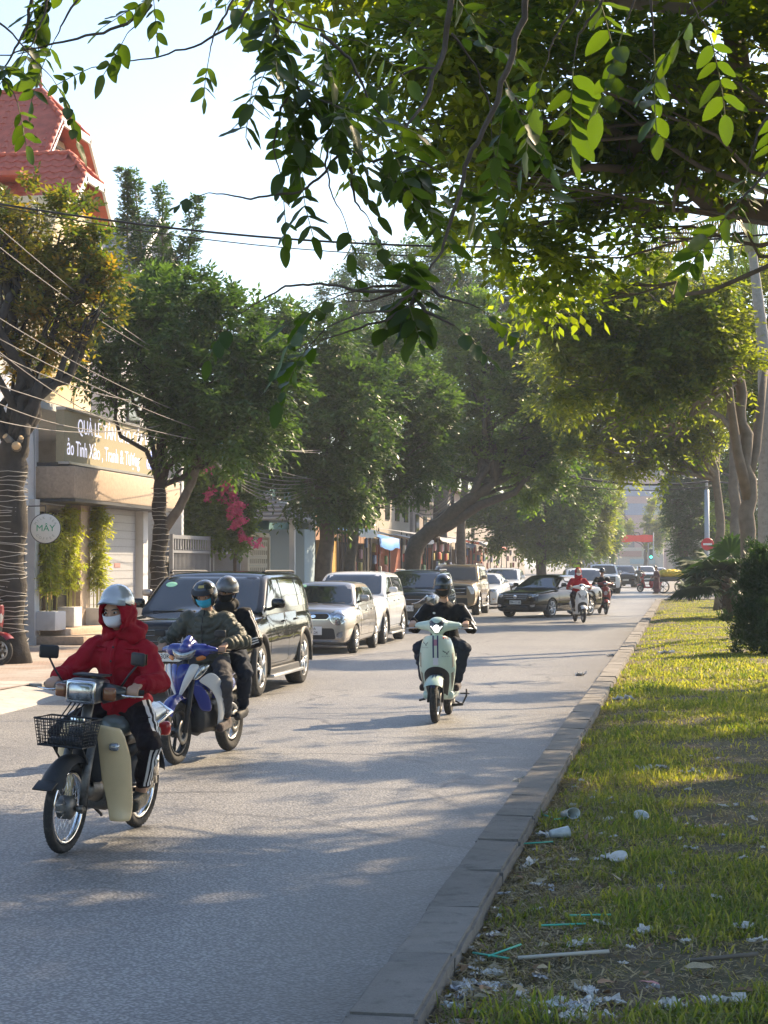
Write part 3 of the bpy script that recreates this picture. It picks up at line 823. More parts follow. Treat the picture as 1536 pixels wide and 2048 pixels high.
# patches of road, turf and facade kept sunlit by leaving leaves out of the crowns: (x0, x1, y0, y1, h)
LIT = [(-.5, .4, 3.7, 4.8, 2.85), (-8, -1.6, 11.5, 13.7, 0), (-8, -2.6, 15.2, 16.4, 0), (-8, -1.3, 17.6, 22.2, 0), (-6, -1.4, 26.6, 28.4, 0), (-6, -1.4, 31, 33, 0), (-6, -1.4, 37, 39, 0), (-12.6, -11.2, 33.0, 42.2, 4.3), (-5.0, -1.2, 23.6, 24.6, 0), (-1.3, 4, 23.0, 33.0, 0), (-5.5, -4.9, 22.4, 28.5, 1.0),
       (-12.6, -11.0, 33.0, 42.2, 1.6), (-12.6, -11.4, 33.0, 42.2, 3.6), (-8, -1, 58, 80, 0), (-2.6, -1.5, 17.6, 19.6, 1.0), (-6.3, -5.8, 33, 41, .9)]
def sun_gap_mask(p):
    """True for foliage points that stand between the sun and a lit patch"""
    m = np.zeros(len(p), bool)
    for x0, x1, y0, y1, h in LIT:
        t = (p[:, 2] - h) / SUN_DIR.z
        gx = p[:, 0] - SUN_DIR.x * t; gy = p[:, 1] - SUN_DIR.y * t
        wob = .22 * np.sin(gx * 2.3 + gy) + .16 * np.sin(gx * 5.1 - gy * 2.2)
        m |= (gx > x0 - .25) & (gx < x1 + .25) & (gy > y0 - .3 + wob) & (gy < y1 + .3 + wob) & (t > 0)
    return m

def unit(a): return a / np.maximum(np.linalg.norm(a, axis=1, keepdims=True), 1e-9)
def sprays(P, D, L, k, leaf, width=.42, droop=.35, fan=.9, jitter=.25, r=rng):
    """compound leaves: k leaflet quads along a drooping stalk at each point. returns verts, faces, owner"""
    n = len(P)
    D = unit(D)
    up = np.tile(np.array([0, 0, 1.0]), (n, 1)) + r.normal(0, .25, (n, 3))
    side = unit(np.cross(D, up)); nor = np.cross(side, D)
    vs = []; own = []
    for j in range(k):
        t = (j // 2 + .6) / (k / 2)
        s = 1 if j % 2 else -1
        ll = L[:, None] if hasattr(L, '__len__') else L
        base = P + D * (ll * t) - np.array([0, 0, 1.0]) * (droop * ll * t * t)
        if j == k - 1: ld = D + r.normal(0, jitter, (n, 3))
        else: ld = side * (s * fan) + D * (1 - .45 * fan) + r.normal(0, jitter, (n, 3))
        ld = unit(ld - np.array([0, 0, 1.0]) * droop * .8)
        ln = unit(nor + r.normal(0, .35, (n, 3)))
        lw = unit(np.cross(ld, ln))
        sz = (leaf * r.uniform(.75, 1.2, n))[:, None]
        mid = base + ld * sz * .45
        hump = np.cross(lw, ld) * sz * .05
        vs.append(np.stack([base, mid + lw * sz * width * .5 - hump, base + ld * sz, mid - lw * sz * width * .5 - hump], 1))
        own.append(np.arange(n))
    vs = np.concatenate(vs); own = np.concatenate(own)
    F = np.arange(len(vs) * 4).reshape(-1, 4)
    return vs.reshape(-1, 3), F, own
def crown_points(blobs, n, shell=2.2, r=rng, up=.25):
    w = np.array([b[1][0] * b[1][1] + b[1][0] * b[1][2] for b in blobs]); w = w / w.sum()
    ps, ds = [], []
    for (c, rad), q in zip(blobs, w):
        m = max(4, int(n * q))
        nc = max(5, m // 15)                       # sprays gather in clumps
        dc = unit(r.normal(0, 1, (nc, 3))); rc = r.uniform(.12, 1, nc) ** (1 / shell)
        pick = r.integers(0, nc, m)
        q3 = dc[pick] * rc[pick][:, None] + r.normal(0, .135, (m, 3)) * np.array([1, 1, .8])
        rr = np.linalg.norm(q3, axis=1); d = q3 / np.maximum(rr, 1e-6)[:, None]
        lump = 1 + .22 * np.sin(d[:, 0] * 7 + c[0]) * np.sin(d[:, 1] * 6 + c[1]) + .12 * np.sin(d[:, 2] * 11 + c[2])
        p = np.array(c) + d * (rr * lump)[:, None] * np.array(rad)
        ps.append(p); ds.append(d + np.array([0, 0, up]) + r.normal(0, .45, (m, 3)))
    return np.concatenate(ps), np.concatenate(ds)
def foliage(name, parent, P, D, L, k, leaf, m, width=.42, droop=.35, fan=.9, gaps=False, var_hot=None, vs_scale=1.0, kind=None, local=True):
    if gaps and len(LIT):
        keep = ~(sun_gap_mask(P) & (rng.uniform(0, 1, len(P)) < .98 * gaps))
        P, D = P[keep], D[keep]
        if hasattr(L, '__len__'): L = L[keep]
    v, F, own = sprays(P, D, L, k, leaf, width, droop, fan)
    base = np.clip(.42 + .22 * np.sin(P[:, 0] * 1.7 + P[:, 2]) + rng.normal(0, .22, len(P)), 0, 1)
    if var_hot is not None: base = np.clip(base * .7 + var_hot(P), 0, 1)
    per = base[own] + rng.normal(0, .10, len(own))
    va = np.repeat(np.clip(per, 0, 1), 4)
    if parent is not None and local: v = v - np.array(parent.location)
    me = npmesh(name, v, F, m, var=va)
    o = link(name, me, parent)
    if kind: o['kind'] = kind
    return o
def wander(a, b, n, amp, seed):
    a, b = V(a), V(b); out = []
    for i in range(n + 1):
        t = i / n; w = amp * math.sin(math.pi * t)
        out.append(a.lerp(b, t) + V((mnoise.noise(V((t * 3, seed, 0))), mnoise.noise(V((t * 3, seed, 9))), .6 * mnoise.noise(V((t * 3, seed, 21))))) * w * 2)
    return out
def px_blob(px, py, rpx, d, flat=.85, deep=1.1):
    r = rpx * d / FPX
    return (tuple(at(px, py, d)), (r, r * deep, r * flat))
TREE_N = [0]
def tree(name, label, path, rads, blobs, n, leaf, lm, k=9, L=.35, limb=.07, bark=BARK, group=None, gaps=False, droop=.35, shell=2.2, var_hot=None, limbs=None, crown='crown', cat='tree', twigs=True, width=.42):
    TREE_N[0] += 1; sd = TREE_N[0]
    base = V(path[0])
    t = thing(name, label, cat, base, 0, group)
    Lc = lambda p: V(p) - base
    mb = MB()
    pts = []; rr = []
    for i in range(len(path) - 1):
        seg = wander(path[i], path[i + 1], 5, .06 * (V(path[i + 1]) - V(path[i])).length, sd + i)
        for q in range(5 if i < len(path) - 2 else 6):
            pts.append(Lc(seg[q])); rr.append(rads[i] + (rads[i + 1] - rads[i]) * q / 5)
    rr[0] *= 1.35
    mb.tube(pts, [q * (1 + .08 * math.sin(i * 1.9 + sd)) for i, q in enumerate(rr)], 12)
    mb.build('trunk', bark, t)
    top = V(path[-1])
    for j, b in enumerate(blobs if limbs is None else limbs):
        c = V(b[0]) if limbs is None else V(b)
        st = V(path[-1]) if j % 2 == 0 or len(path) < 3 else V(path[-2])
        if (c - st).length < .3: continue
        mb = MB()
        pp = wander(st, c, 7, .14 * (c - st).length, sd * 13 + j)
        r0 = limb * random.uniform(.7, 1.1)
        mb.tube([Lc(q) for q in pp], [r0 * (1 - .82 * i / 7) for i in range(8)], 7)
        if twigs:
            rad = b[1] if limbs is None else (.6, .6, .6)
            for q in range(5):
                e = c + V((random.uniform(-1, 1) * rad[0], random.uniform(-1, 1) * rad[1], random.uniform(-.6, 1) * rad[2])) * .85
                s0 = pp[random.choice((4, 5, 6))]
                w = wander(s0, e, 4, .12 * (e - s0).length, sd * 31 + j * 7 + q)
                mb.tube([Lc(x) for x in w], [r0 * .38 * (1 - .8 * i / 4) for i in range(5)], 5)
        mb.build('limb', bark, t)
    if n:
        P, D = crown_points(blobs, n, shell)
        foliage(crown, t, P, D, np.full(len(P), L) * rng.uniform(.7, 1.2, len(P)), k, leaf, lm, width=width, droop=droop, gaps=gaps, var_hot=var_hot)
    return t

def wrap_lights(t, path, rad, turns, name='light_string'):
    """fairy light cable wound round a trunk, sagging irregularly"""
    WIRE = mat('pale_wire', (.42, .40, .36), .6)
    base = V(t.location); mb = MB()
    for k in range(turns):
        f = (k + .5) / turns * (len(path) - 1); i = min(int(f), len(path) - 2); c = V(path[i]).lerp(V(path[i + 1]), f - i)
        r = rad[i] + (rad[i + 1] - rad[i]) * (f - i)
        tilt = random.uniform(-.5, .5) * .45; ph = random.uniform(0, 6.28)
        pts = [c - base + V((math.cos(a) * (r * 1.08 + .006), math.sin(a) * (r * 1.08 + .006), r * tilt * math.cos(a + ph) + random.uniform(-.012, .012))) for a in np.linspace(0, 2 * math.pi, 14)[:-1]]
        mb.tube(pts, .0052, 4, closed=True)
    mb.build(name, WIRE, t)

GRP_L = 'street trees along the left pavement'
# wrapped tree at the left edge, thinning olive and orange crown
p1 = [(-10.25, 27.4, .1), (-10.3, 27.45, 1.6), (-10.28, 27.45, 3.1), (-10.25, 27.5, 3.55)]
bl1 = [px_blob(*q, 29.5) for q in ((40, 440, 85), (130, 470, 85), (195, 520, 60), (30, 560, 80), (150, 580, 80), (85, 650, 75), (200, 610, 45), (-40, 500, 90), (60, 720, 40), (-70, 620, 80), (10, 400, 50))]
t1 = tree('street_tree', 'tree with olive and orange leaves and a light wrapped trunk at the left edge', p1, [.235, .22, .23, .22], bl1, 2300, .115, LEAF['olive'], k=9, L=.34, limb=.115, bark=BARKD, group=GRP_L, droop=.25, shell=1.7,
          var_hot=lambda P: np.where((rng.uniform(0, 1, len(P)) < .07 + .2 * (P[:, 2] < 5.6)), .7, -.12))
wrap_lights(t1, p1[:3], [.24, .23, .225], 42)
mb = MB()
for dx, dz, s in ((.12, .05, .085), (-.20, .62, .06), (.25, .5, .05)):
    b0 = V((.05, .05, 3.35)); d = V((dx * 2, -.75, dz)).normalized(); mb.tube([b0, b0 + d * .30], [s * 1.1, s * .85], 10); 
    mb.tube([b0 + d * .30, b0 + d * .304], [s * .8, s * .8], 10, mi=1)
mb.build('sawn_stub', [BARK2, mat('sawn_wood', (.62, .42, .22), .8, var=.15)], t1)
# second wrapped tree, dark crown
p2 = [(-10.3, 35.8, .1), (-10.35, 35.8, 1.2), (-10.3, 35.85, 2.3), (-10.35, 35.9, 3.2), (-10.3, 36, 4.2)]
bl2 = [px_blob(*q, 37.0) for q in ((250, 650, 85), (340, 630, 90), (440, 660, 80), (290, 725, 90), (410, 760, 110), (510, 740, 80), (235, 760, 50), (380, 840, 70), (470, 850, 85), (550, 800, 50), (410, 590, 55), (190, 720, 40), (290, 590, 50), (420, 920, 40), (330, 800, 50))]
t2 = tree('street_tree', 'tree with dense dark green crown and a light wrapped forked trunk beside the shop', p2, [.17, .165, .16, .13, .1], bl2, 5600, .145, LEAF['dark'], k=9, L=.44, limb=.07, bark=BARKD, group=GRP_L, shell=2.0, gaps=.4)
mb = MB(); fork = [V(q) - V(p2[0]) for q in ((-10.3, 35.85, 2.25), (-9.95, 35.9, 2.75), (-9.7, 36.0, 3.3), (-9.55, 36.1, 3.9), (-9.35, 36.2, 4.4))]
mb.tube(fork, [.11, .095, .085, .08, .06], 9); mb.build('limb', BARK2, t2)
wrap_lights(t2, p2[:4], [.18, .17, .165, .14], 30)
# slender spire-like shoots behind it
sl = thing('slender_tree', 'slender tree with upright plume shoots rising before the grey roof', 'tree', at(300, 1128, 46, 0))
for (a, b) in (((265, 700), (245, 335)), ((300, 640), (265, 345)), ((330, 640), (318, 365)), ((350, 640), (392, 395)), ((320, 560), (385, 480)), ((300, 760), (300, 520)), ((262, 640), (225, 640))):
    A, B = at(*a, 46), at(*b, 46)
    base = V(sl.location); mb = MB()
    pp = wander(A, B, 6, .12, a[0]); mb.tube([q - base for q in pp], [.05 * (1 - .8 * i / 6) for i in range(7)], 6); st = mb.build('stem', BARK2, sl)
    n = int((B - A).length / .013)
    tt = rng.uniform(0.0, 1, n); pts = np.array([list(pp[min(5, int(x * 6))].lerp(pp[min(5, int(x * 6)) + 1], x * 6 - min(5, int(x * 6)))) for x in tt])
    wd = .52 - .34 * tt; dd = unit(rng.normal(0, 1, (n, 3)) * np.array([1, 1, .25])) + np.array([0, 0, .55])
    foliage('plume', sl, pts + unit(dd) * (wd * rng.uniform(0, .45, n))[:, None], dd, wd * .8, 9, .12, LEAF['blue'], droop=.2)
mb = MB(); mb.tube([(0, 0, 0), (.05, 0, 3), (0, .1, 6.9)], [.13, .11, .07], 9); mb.build('trunk', BARK2, sl)

def P_(px, py, d, h=None): return tuple(at(px, py, d, h))
# street trees further on
tree('street_tree', 'dark green broad street tree behind the silver and white parked cars', [P_(648, 1150, 52, .1), P_(655, 1050, 52), P_(640, 960, 52)], [.26, .22, .18],
     [px_blob(*q, 52) for q in ((560, 700, 75), (640, 690, 85), (590, 780, 90), (690, 800, 95), (600, 870, 95), (690, 890, 90), (620, 950, 80), (700, 970, 60), (540, 640, 50), (530, 850, 60), (560, 970, 55), (660, 1000, 45))], 5600, .18, LEAF['dark'], k=9, L=.45, limb=.1, group=GRP_L, gaps=True)
tree('street_tree', 'deep green street tree with rounded crown left of the leaning trunk', [P_(702, 1150, 57, .1), P_(706, 1040, 57), P_(740, 960, 57)], [.2, .17, .13],
     [px_blob(*q, 58) for q in ((730, 760, 85), (800, 760, 85), (850, 820, 65), (770, 860, 90), (850, 900, 60), (720, 690, 60), (790, 700, 60), (780, 950, 60), (730, 990, 45), (840, 950, 45))], 4600, .18, LEAF['dark'], k=9, L=.45, limb=.09, group=GRP_L)
tl_ = [P_(808, 1140, 66, .1), P_(835, 1085, 66), P_(885, 1040, 66), P_(945, 995, 66), P_(990, 965, 66)]
lt = tree('street_tree', 'street tree leaning far over the road with a thick forked trunk', tl_, [.36, .31, .27, .20, .13],
     [px_blob(*q, 67) for q in ((960, 720, 80), (1000, 830, 90), (920, 680, 65), (1060, 750, 80), (1000, 930, 55), (1080, 890, 60), (930, 860, 60), (1050, 660, 60), (880, 940, 45), (1110, 820, 60), (960, 640, 60), (1070, 960, 50), (1120, 900, 55))], 6200, .2, LEAF['mid'], k=9, L=.5, limb=.14, group=GRP_L)
mb = MB(); q0 = V(tl_[0]); mb.tube([V(q) - q0 for q in (P_(850, 1072, 66), P_(900, 1050, 66), P_(960, 1010, 66), P_(1030, 985, 66), P_(1070, 935, 66))], [.24, .20, .17, .12, .07], 10); mb.build('limb', BARK, lt)
tree('street_tree', 'tall pale green tree rising behind the leaning street tree', [P_(880, 1140, 92, 0), P_(880, 900, 92), P_(850, 700, 92)], [.4, .34, .25],
     [px_blob(*q, 92) for q in ((740, 550, 62), (820, 520, 62), (900, 540, 65), (690, 585, 40), (980, 570, 70), (850, 610, 80), (1050, 600, 60), (760, 640, 60), (960, 660, 80), (830, 700, 80))], 4200, .22, LEAF['blue'], k=9, L=.7, limb=.16, group=GRP_L)
tree('street_tree', 'upright street tree with bare lower trunk behind the bronze pickup', [P_(922, 1140, 81, .1), P_(922, 1060, 81), P_(930, 960, 81)], [.22, .2, .15],
     [px_blob(*q, 82) for q in ((900, 900, 50), (960, 890, 50), (930, 830, 60), (880, 840, 45), (990, 950, 35))], 1900, .19, LEAF['dark'], k=9, L=.55, limb=.1, group=GRP_L)
tree('street_tree', 'grey green street tree overhanging the stalls with red canopy', [P_(1085, 1140, 100, .1), P_(1080, 1040, 100), P_(1085, 940, 100)], [.3, .26, .2],
     [px_blob(*q, 100) for q in ((1040, 760, 80), (1110, 740, 75), (1060, 850, 80), (1130, 860, 70), (1050, 960, 70), (1100, 1000, 70), (1020, 1040, 45), (1090, 1075, 40), (1150, 950, 65), (1010, 900, 60), (1000, 1010, 50), (1050, 1080, 42), (1120, 1050, 55), (970, 1060, 40), (1130, 1100, 35))], 8200, .24, LEAF['mid'], k=9, L=.6, limb=.13, group=GRP_L)
tree('street_tree', 'sunlit yellow green street tree at the far left bend before the red banner', [P_(1150, 1140, 125, .1), P_(1155, 1060, 125), P_(1165, 980, 125)], [.3, .26, .2],
     [px_blob(*q, 126) for q in ((1180, 960, 46), (1200, 985, 36), (1172, 1020, 48), (1190, 1040, 36), (1150, 1050, 50), (1175, 1085, 32), (1205, 1010, 28), (1140, 980, 50), (1110, 1080, 40), (1190, 920, 38), (1215, 950, 24), (1155, 1105, 32), (1195, 1085, 24), (1205, 1050, 22), (1130, 1020, 45))], 6400, .26, LEAF['yellow'], k=9, L=.6, limb=.13, group=GRP_L)
tree('street_tree', 'small hazy street tree just left of the red banner', [P_(1225, 1150, 170, .1), P_(1228, 1100, 170)], [.2, .15],
     [px_blob(*q, 170) for q in ((1222, 1050, 18), (1215, 1070, 16), (1225, 1095, 10), (1205, 1085, 20))], 1300, .28, LEAF['mid'], k=9, L=.8, limb=.08, group=GRP_L)

tree('street_tree', 'pale hazy tree far behind the red banner at the street end', [P_(1290, 1150, 215, .1), P_(1292, 1100, 215)], [.25, .2],
     [px_blob(*q, 215) for q in ((1238, 1020, 13), (1245, 1058, 15), (1300, 1050, 13), (1308, 1085, 12), (1232, 990, 10), (1310, 1010, 12), (1318, 1050, 16))], 1500, .3, LEAF['midyel'], k=9, L=.8, limb=.08, group=GRP_L)

GRP_R = 'trees on the median and right hand side'
tree('median_tree', 'dark blue green hazy tree to the right of the red banner', [P_(1372, 1150, 112, .05), P_(1366, 1080, 112), P_(1360, 1000, 112)], [.3, .25, .2],
     [px_blob(*q, 112) for q in ((1372, 960, 48), (1405, 940, 55), (1350, 1010, 32), (1385, 1030, 52), (1420, 1020, 50), (1362, 1065, 28), (1395, 1085, 40), (1340, 975, 20), (1430, 960, 60), (1450, 1060, 50), (1368, 1100, 20))], 5200, .21, LEAF['blue'], k=9, L=.6, limb=.12, group=GRP_R)
tree('median_tree', 'broad hazy tree filling the gap behind the trunks at the right', [P_(1490, 1150, 100, .05), P_(1480, 1050, 100), P_(1480, 960, 100)], [.3, .25, .2],
     [px_blob(*q, 101) for q in ((1480, 1020, 60), (1540, 1000, 70), (1500, 920, 70), (1450, 880, 60), (1540, 900, 80), (1500, 1090, 50), (1560, 1090, 60), (1420, 830, 60), (1530, 800, 80), (1350, 860, 50), (1290, 830, 35))], 4200, .21, LEAF['mid'], k=9, L=.6, limb=.12, group=GRP_R)
# ---------------------------------------------------------------- trees of the median that roof the right side of the picture
BARK3 = mat('bark_median', (.20, .165, .125), .9, var=.25, vscale=6, bump=.6, bscale=18)
tree('median_tree', 'slim forked grey trunk behind the fan palm, yellowish hanging crown', [P_(1440, 1200, 62, .1), P_(1442, 1060, 62), P_(1432, 960, 62), P_(1420, 860, 62)], [.17, .15, .13, .09],
     [px_blob(*q, 62) for q in ((1250, 880, 45), (1330, 860, 60), (1290, 780, 70), (1230, 800, 50), (1390, 800, 80), (1200, 700, 65), (1180, 780, 45), (1300, 690, 80), (1260, 925, 34), (1410, 700, 90), (1150, 840, 34), (1330, 920, 40), (1210, 890, 30), (1400, 880, 45), (1110, 700, 45), (1100, 790, 35), (1240, 610, 50), (1140, 900, 25))], 6800, .19, LEAF['yellow'], k=9, L=.5, limb=.1, bark=BARK3, group=GRP_R, gaps=True, shell=1.8)
tree('median_tree', 'straight grey trunk second from the right, behind the fan palm', [P_(1468, 1210, 55, .1), P_(1470, 1050, 55), P_(1470, 880, 55), P_(1478, 740, 55)], [.18, .16, .14, .10],
     [px_blob(*q, 55) for q in ((1400, 640, 90), (1470, 600, 100), (1530, 700, 100), (1360, 720, 70), (1440, 760, 70), (1530, 830, 70), (1330, 610, 70), (1560, 520, 60))], 3900, .17, LEAF['yellow'], k=9, L=.5, limb=.1, bark=BARK3, group=GRP_R, gaps=True, shell=1.8)
rb = tree('median_tree', 'smooth trunk with forked sunlit limbs beside the grey palm trunk', [P_(1500, 1240, 37, .1), P_(1496, 1060, 37), P_(1492, 900, 37), P_(1480, 760, 37), P_(1472, 680, 37)], [.17, .155, .14, .11, .08],
     [px_blob(*q, 36) for q in ((1210, 760, 75), (1290, 740, 80), (1380, 690, 85), (1250, 830, 60), (1170, 720, 55), (1330, 820, 60), (1400, 640, 70), (1230, 660, 70), (1330, 610, 85), (1470, 740, 55), (1150, 650, 60), (1290, 890, 45), (1410, 800, 55), (1200, 860, 40), (1350, 880, 40), (1210, 600, 50), (1320, 560, 65), (1410, 560, 60), (1110, 630, 45), (1130, 770, 45))], 5400, .14, LEAF['midyel'], k=9, L=.44, limb=.085, bark=BARK3, group=GRP_R, gaps=True, droop=.5, shell=1.7)
mb = MB(); q0 = V(P_(1500, 1240, 37, .1))
mb.tube([V(q) - q0 for q in (P_(1494, 960, 37), P_(1512, 900, 37.2), P_(1522, 820, 37.4), P_(1532, 740, 37.6))], [.13, .11, .09, .06], 9)
mb.tube([V(q) - q0 for q in (P_(1498, 1000, 37), P_(1475, 900, 36.8), P_(1462, 800, 36.6), P_(1455, 700, 36.4))], [.12, .10, .08, .06], 9)
mb.build('limb', BARK3, rb)

# big tree whose limb crosses the upper right
ra = tree('median_tree', 'big canopy tree whose thick pale limb crosses the upper right', [(1.75, 15.2, .1), (1.7, 15.1, 2.6), (1.55, 15.0, 4.2), (1.4, 15, 5.2)], [.27, .23, .2, .16],
     [px_blob(*q) for q in ((1060, 200, 130, 14.5), (940, 160, 120, 13.5), (1170, 330, 100, 15), (1020, 360, 120, 15), (1120, 480, 80, 15.5), (920, 330, 80, 14), (1280, 200, 140, 14.5), (1400, 240, 140, 15), (1480, 120, 150, 14), (1260, 440, 90, 16), (1400, 350, 80, 15), (1060, 520, 70, 16), (980, 460, 70, 15.5), (1180, 600, 55, 16), (860, 60, 100, 13), (1240, 60, 150, 13), (760, 250, 35, 13.5), (1000, 30, 120, 12.5), (740, 40, 70, 13))],
     2350, .115, LEAF['canopy'], k=9, L=.36, limb=.030, bark=BARK2, group=GRP_R, gaps=True, droop=.45, shell=1.6, width=.46)
q0 = V(ra.location)
def limb(path, rads, par=None, m=BARK3, nm='limb'):
    b0 = V(par.location); mb = MB()
    pts = []; rr = []
    for i in range(len(path) - 1):
        seg = wander(path[i], path[i + 1], 4, .05 * (V(path[i + 1]) - V(path[i])).length, i * 5.3 + path[0][0])
        for q in range(4 if i < len(path) - 2 else 5): pts.append(seg[q] - b0); rr.append(rads[i] + (rads[i + 1] - rads[i]) * q / 4)
    mb.tube(pts, rr, 9); mb.build(nm, m, par)
limb([(1.5, 15.0, 4.3), P_(1440, 415, 15), P_(1390, 370, 15), P_(1290, 300, 14.8), P_(1200, 250, 14.6), P_(1150, 190, 14.5)], [.14, .095, .09, .08, .065, .04], ra)
limb([P_(1310, 310, 14.8), P_(1260, 335, 14.6), P_(1180, 330, 14.5), P_(1100, 360, 14.4)], [.04, .035, .03, .015], ra)
limb([(1.45, 15.0, 5.0), P_(1520, 250, 14.6), P_(1500, 170, 14.5), P_(1475, 80, 14.4), P_(1460, -30, 14.2)], [.13, .085, .08, .085, .075], ra)
limb([P_(1480, 130, 14.4), P_(1420, 125, 14.3), P_(1350, 90, 14.2), P_(1260, 70, 14.0), P_(1180, 82, 13.8)], [.055, .06, .05, .03, .015], ra)
limb([P_(1500, 180, 14.5), P_(1420, 260, 14.3), P_(1370, 310, 14.2), P_(1350, 420, 14.1)], [.03, .03, .025, .012], ra)

# more of the row, beyond the right edge of the picture: their crowns shade road and turf
for (x, y, h, r, lb) in ((4.6, 22.5, 7.0, 2.9, 'shade tree just beyond the right edge, nearer one'), (4.9, 29.5, 7.4, 3.0, 'shade tree just beyond the right edge, between its two neighbours'), (5.0, 10.5, 6.6, 3.0, 'shade tree beyond the right edge beside the viewpoint'), (6.5, 16.5, 7.2, 2.8, 'shade tree on the far side of the median')):
    bl = []
    for k in range(9):
        a = k * 2.4; bl.append(((x + math.cos(a) * r * .62, y + math.sin(a) * r * .8, h + random.uniform(-1.0, 1.3)), (r * .5, r * .5, r * .36)))
    tree('median_tree', lb, [(x + .8, y, .05), (x + .7, y + .1, 2.8), (x + .3, y, h - 1.4)], [.26, .22, .15], bl, 3000, .14, LEAF['canopy'], k=9, L=.42, limb=.08, bark=BARK3, group=GRP_R, gaps=True, droop=.4, shell=1.8, width=.5)

# unseen crowns added above the top edge to shade the near road
tree('median_tree', 'unseen tall tree added for shade, its crown above the top edge of the picture', [(4.6, 13.5, .05), (4.4, 13.4, 4), (3.4, 13.0, 6.4)], [.26, .22, .16],
     [((.8, 13.0, 7.1), (1.4, 1.2, .7)), ((2.4, 12.8, 7.3), (1.4, 1.2, .7)), ((-.7, 12.4, 6.9), (1.2, 1.1, .6)), ((3.7, 12.4, 7.1), (1.4, 1.2, .8)), ((1.2, 11.2, 6.6), (1.3, 1.1, .6)), ((4.8, 14.2, 7.3), (1.4, 1.3, .8)), ((2.8, 10.8, 6.7), (1.3, 1.1, .6)), ((-1.6, 13.6, 7.2), (1.1, 1.0, .6)), ((3.6, 15.2, 7.6), (1.3, 1.2, .7)), ((5.6, 17.4, 7.6), (1.5, 1.5, .8)), ((-2.2, 15.5, 7.3), (1.1, 1.2, .6)), ((-.8, 17.4, 7.6), (1.2, 1.2, .6)), ((.7, 16.0, 7.5), (1.1, 1.1, .55)), ((.9, 18.2, 7.9), (1.2, 1.1, .6)), ((-2.4, 18.0, 7.8), (1.2, 1.2, .6)), ((-1.0, 15.4, 7.2), (1.2, 1.1, .55)), ((.2, 17.2, 7.8), (1.2, 1.1, .55)), ((-3.4, 16.6, 7.6), (1.1, 1.2, .55))], 10500, .16, LEAF['canopy'], k=9, L=.42, limb=.08, bark=BARK3, group=GRP_R, gaps=True, width=.5)
# the same street behind the viewpoint: seen only as reflections in glass and paint
for (x, y, h, r, lb) in ((-10.4, -6, 6.5, 3.0, 'street tree behind the viewpoint, nearest on the left pavement'), (-10.2, -15, 7, 3.3, 'street tree behind the viewpoint, second on the left pavement'), (2.6, -9, 6.6, 3.2, 'median tree just behind the viewpoint'), (3.0, -19, 7.2, 3.4, 'median tree further behind the viewpoint'), (-10.0, -27, 7.5, 3.8, 'street tree far behind the viewpoint on the left'), (-3.2, -46, 8, 5.5, 'big tree closing the street behind the viewpoint')):
    bl = []
    for k in range(9):
        a = k * 2.4; bl.append(((x + math.cos(a) * r * .62, y + math.sin(a) * r * .7, h + random.uniform(-1.6, 1.6)), (r * .5, r * .5, r * .42)))
    tree('street_tree', lb, [(x, y, .05), (x + .1, y + .1, 2.8), (x, y, h - 1.4)], [.26, .22, .15], bl, 1500, .24, LEAF['mid'], k=9, L=.6, limb=.08, bark=BARK3, group='trees behind the viewpoint', droop=.4, shell=1.8, width=.55)

# tall palm with ringed grey trunk and an arching, browning frond
pal = thing('palm_tree', 'tall palm with smooth ringed grey trunk and a browning arched frond', 'palm', P_(1532, 1200, 39, .08), 0, GRP_R)
q0 = V(pal.location); mb = MB()
tp = [P_(1532, 1200, 39, .1), P_(1534, 1000, 39), P_(1533, 850, 39), P_(1530, 700, 39), P_(1518, 590, 39), P_(1508, 500, 39), P_(1503, 430, 39)]
pts = []; rr = []
for i in range(len(tp) - 1):
    for q in range(10):
        p = V(tp[i]).lerp(V(tp[i + 1]), q / 10); pts.append(p - q0); rr.append((.20 - .022 * i - .0022 * q) * (1.05 if q % 3 == 0 else 1))
mb.tube(pts, rr, 14); mb.build('trunk', mat('palm_trunk', (.33, .32, .29), .7, var=.15, vscale=14, dirt=(.18, .17, .14), dscale=9, dthr=.55), pal)
mb = MB(); mb.tube([V(P_(1508, 500, 39)) - q0, V(P_(1502, 420, 39)) - q0, V(P_(1498, 360, 39)) - q0], [.155, .15, .07], 14); mb.build('crownshaft', mat('crownshaft', (.30, .36, .22), .45), pal)
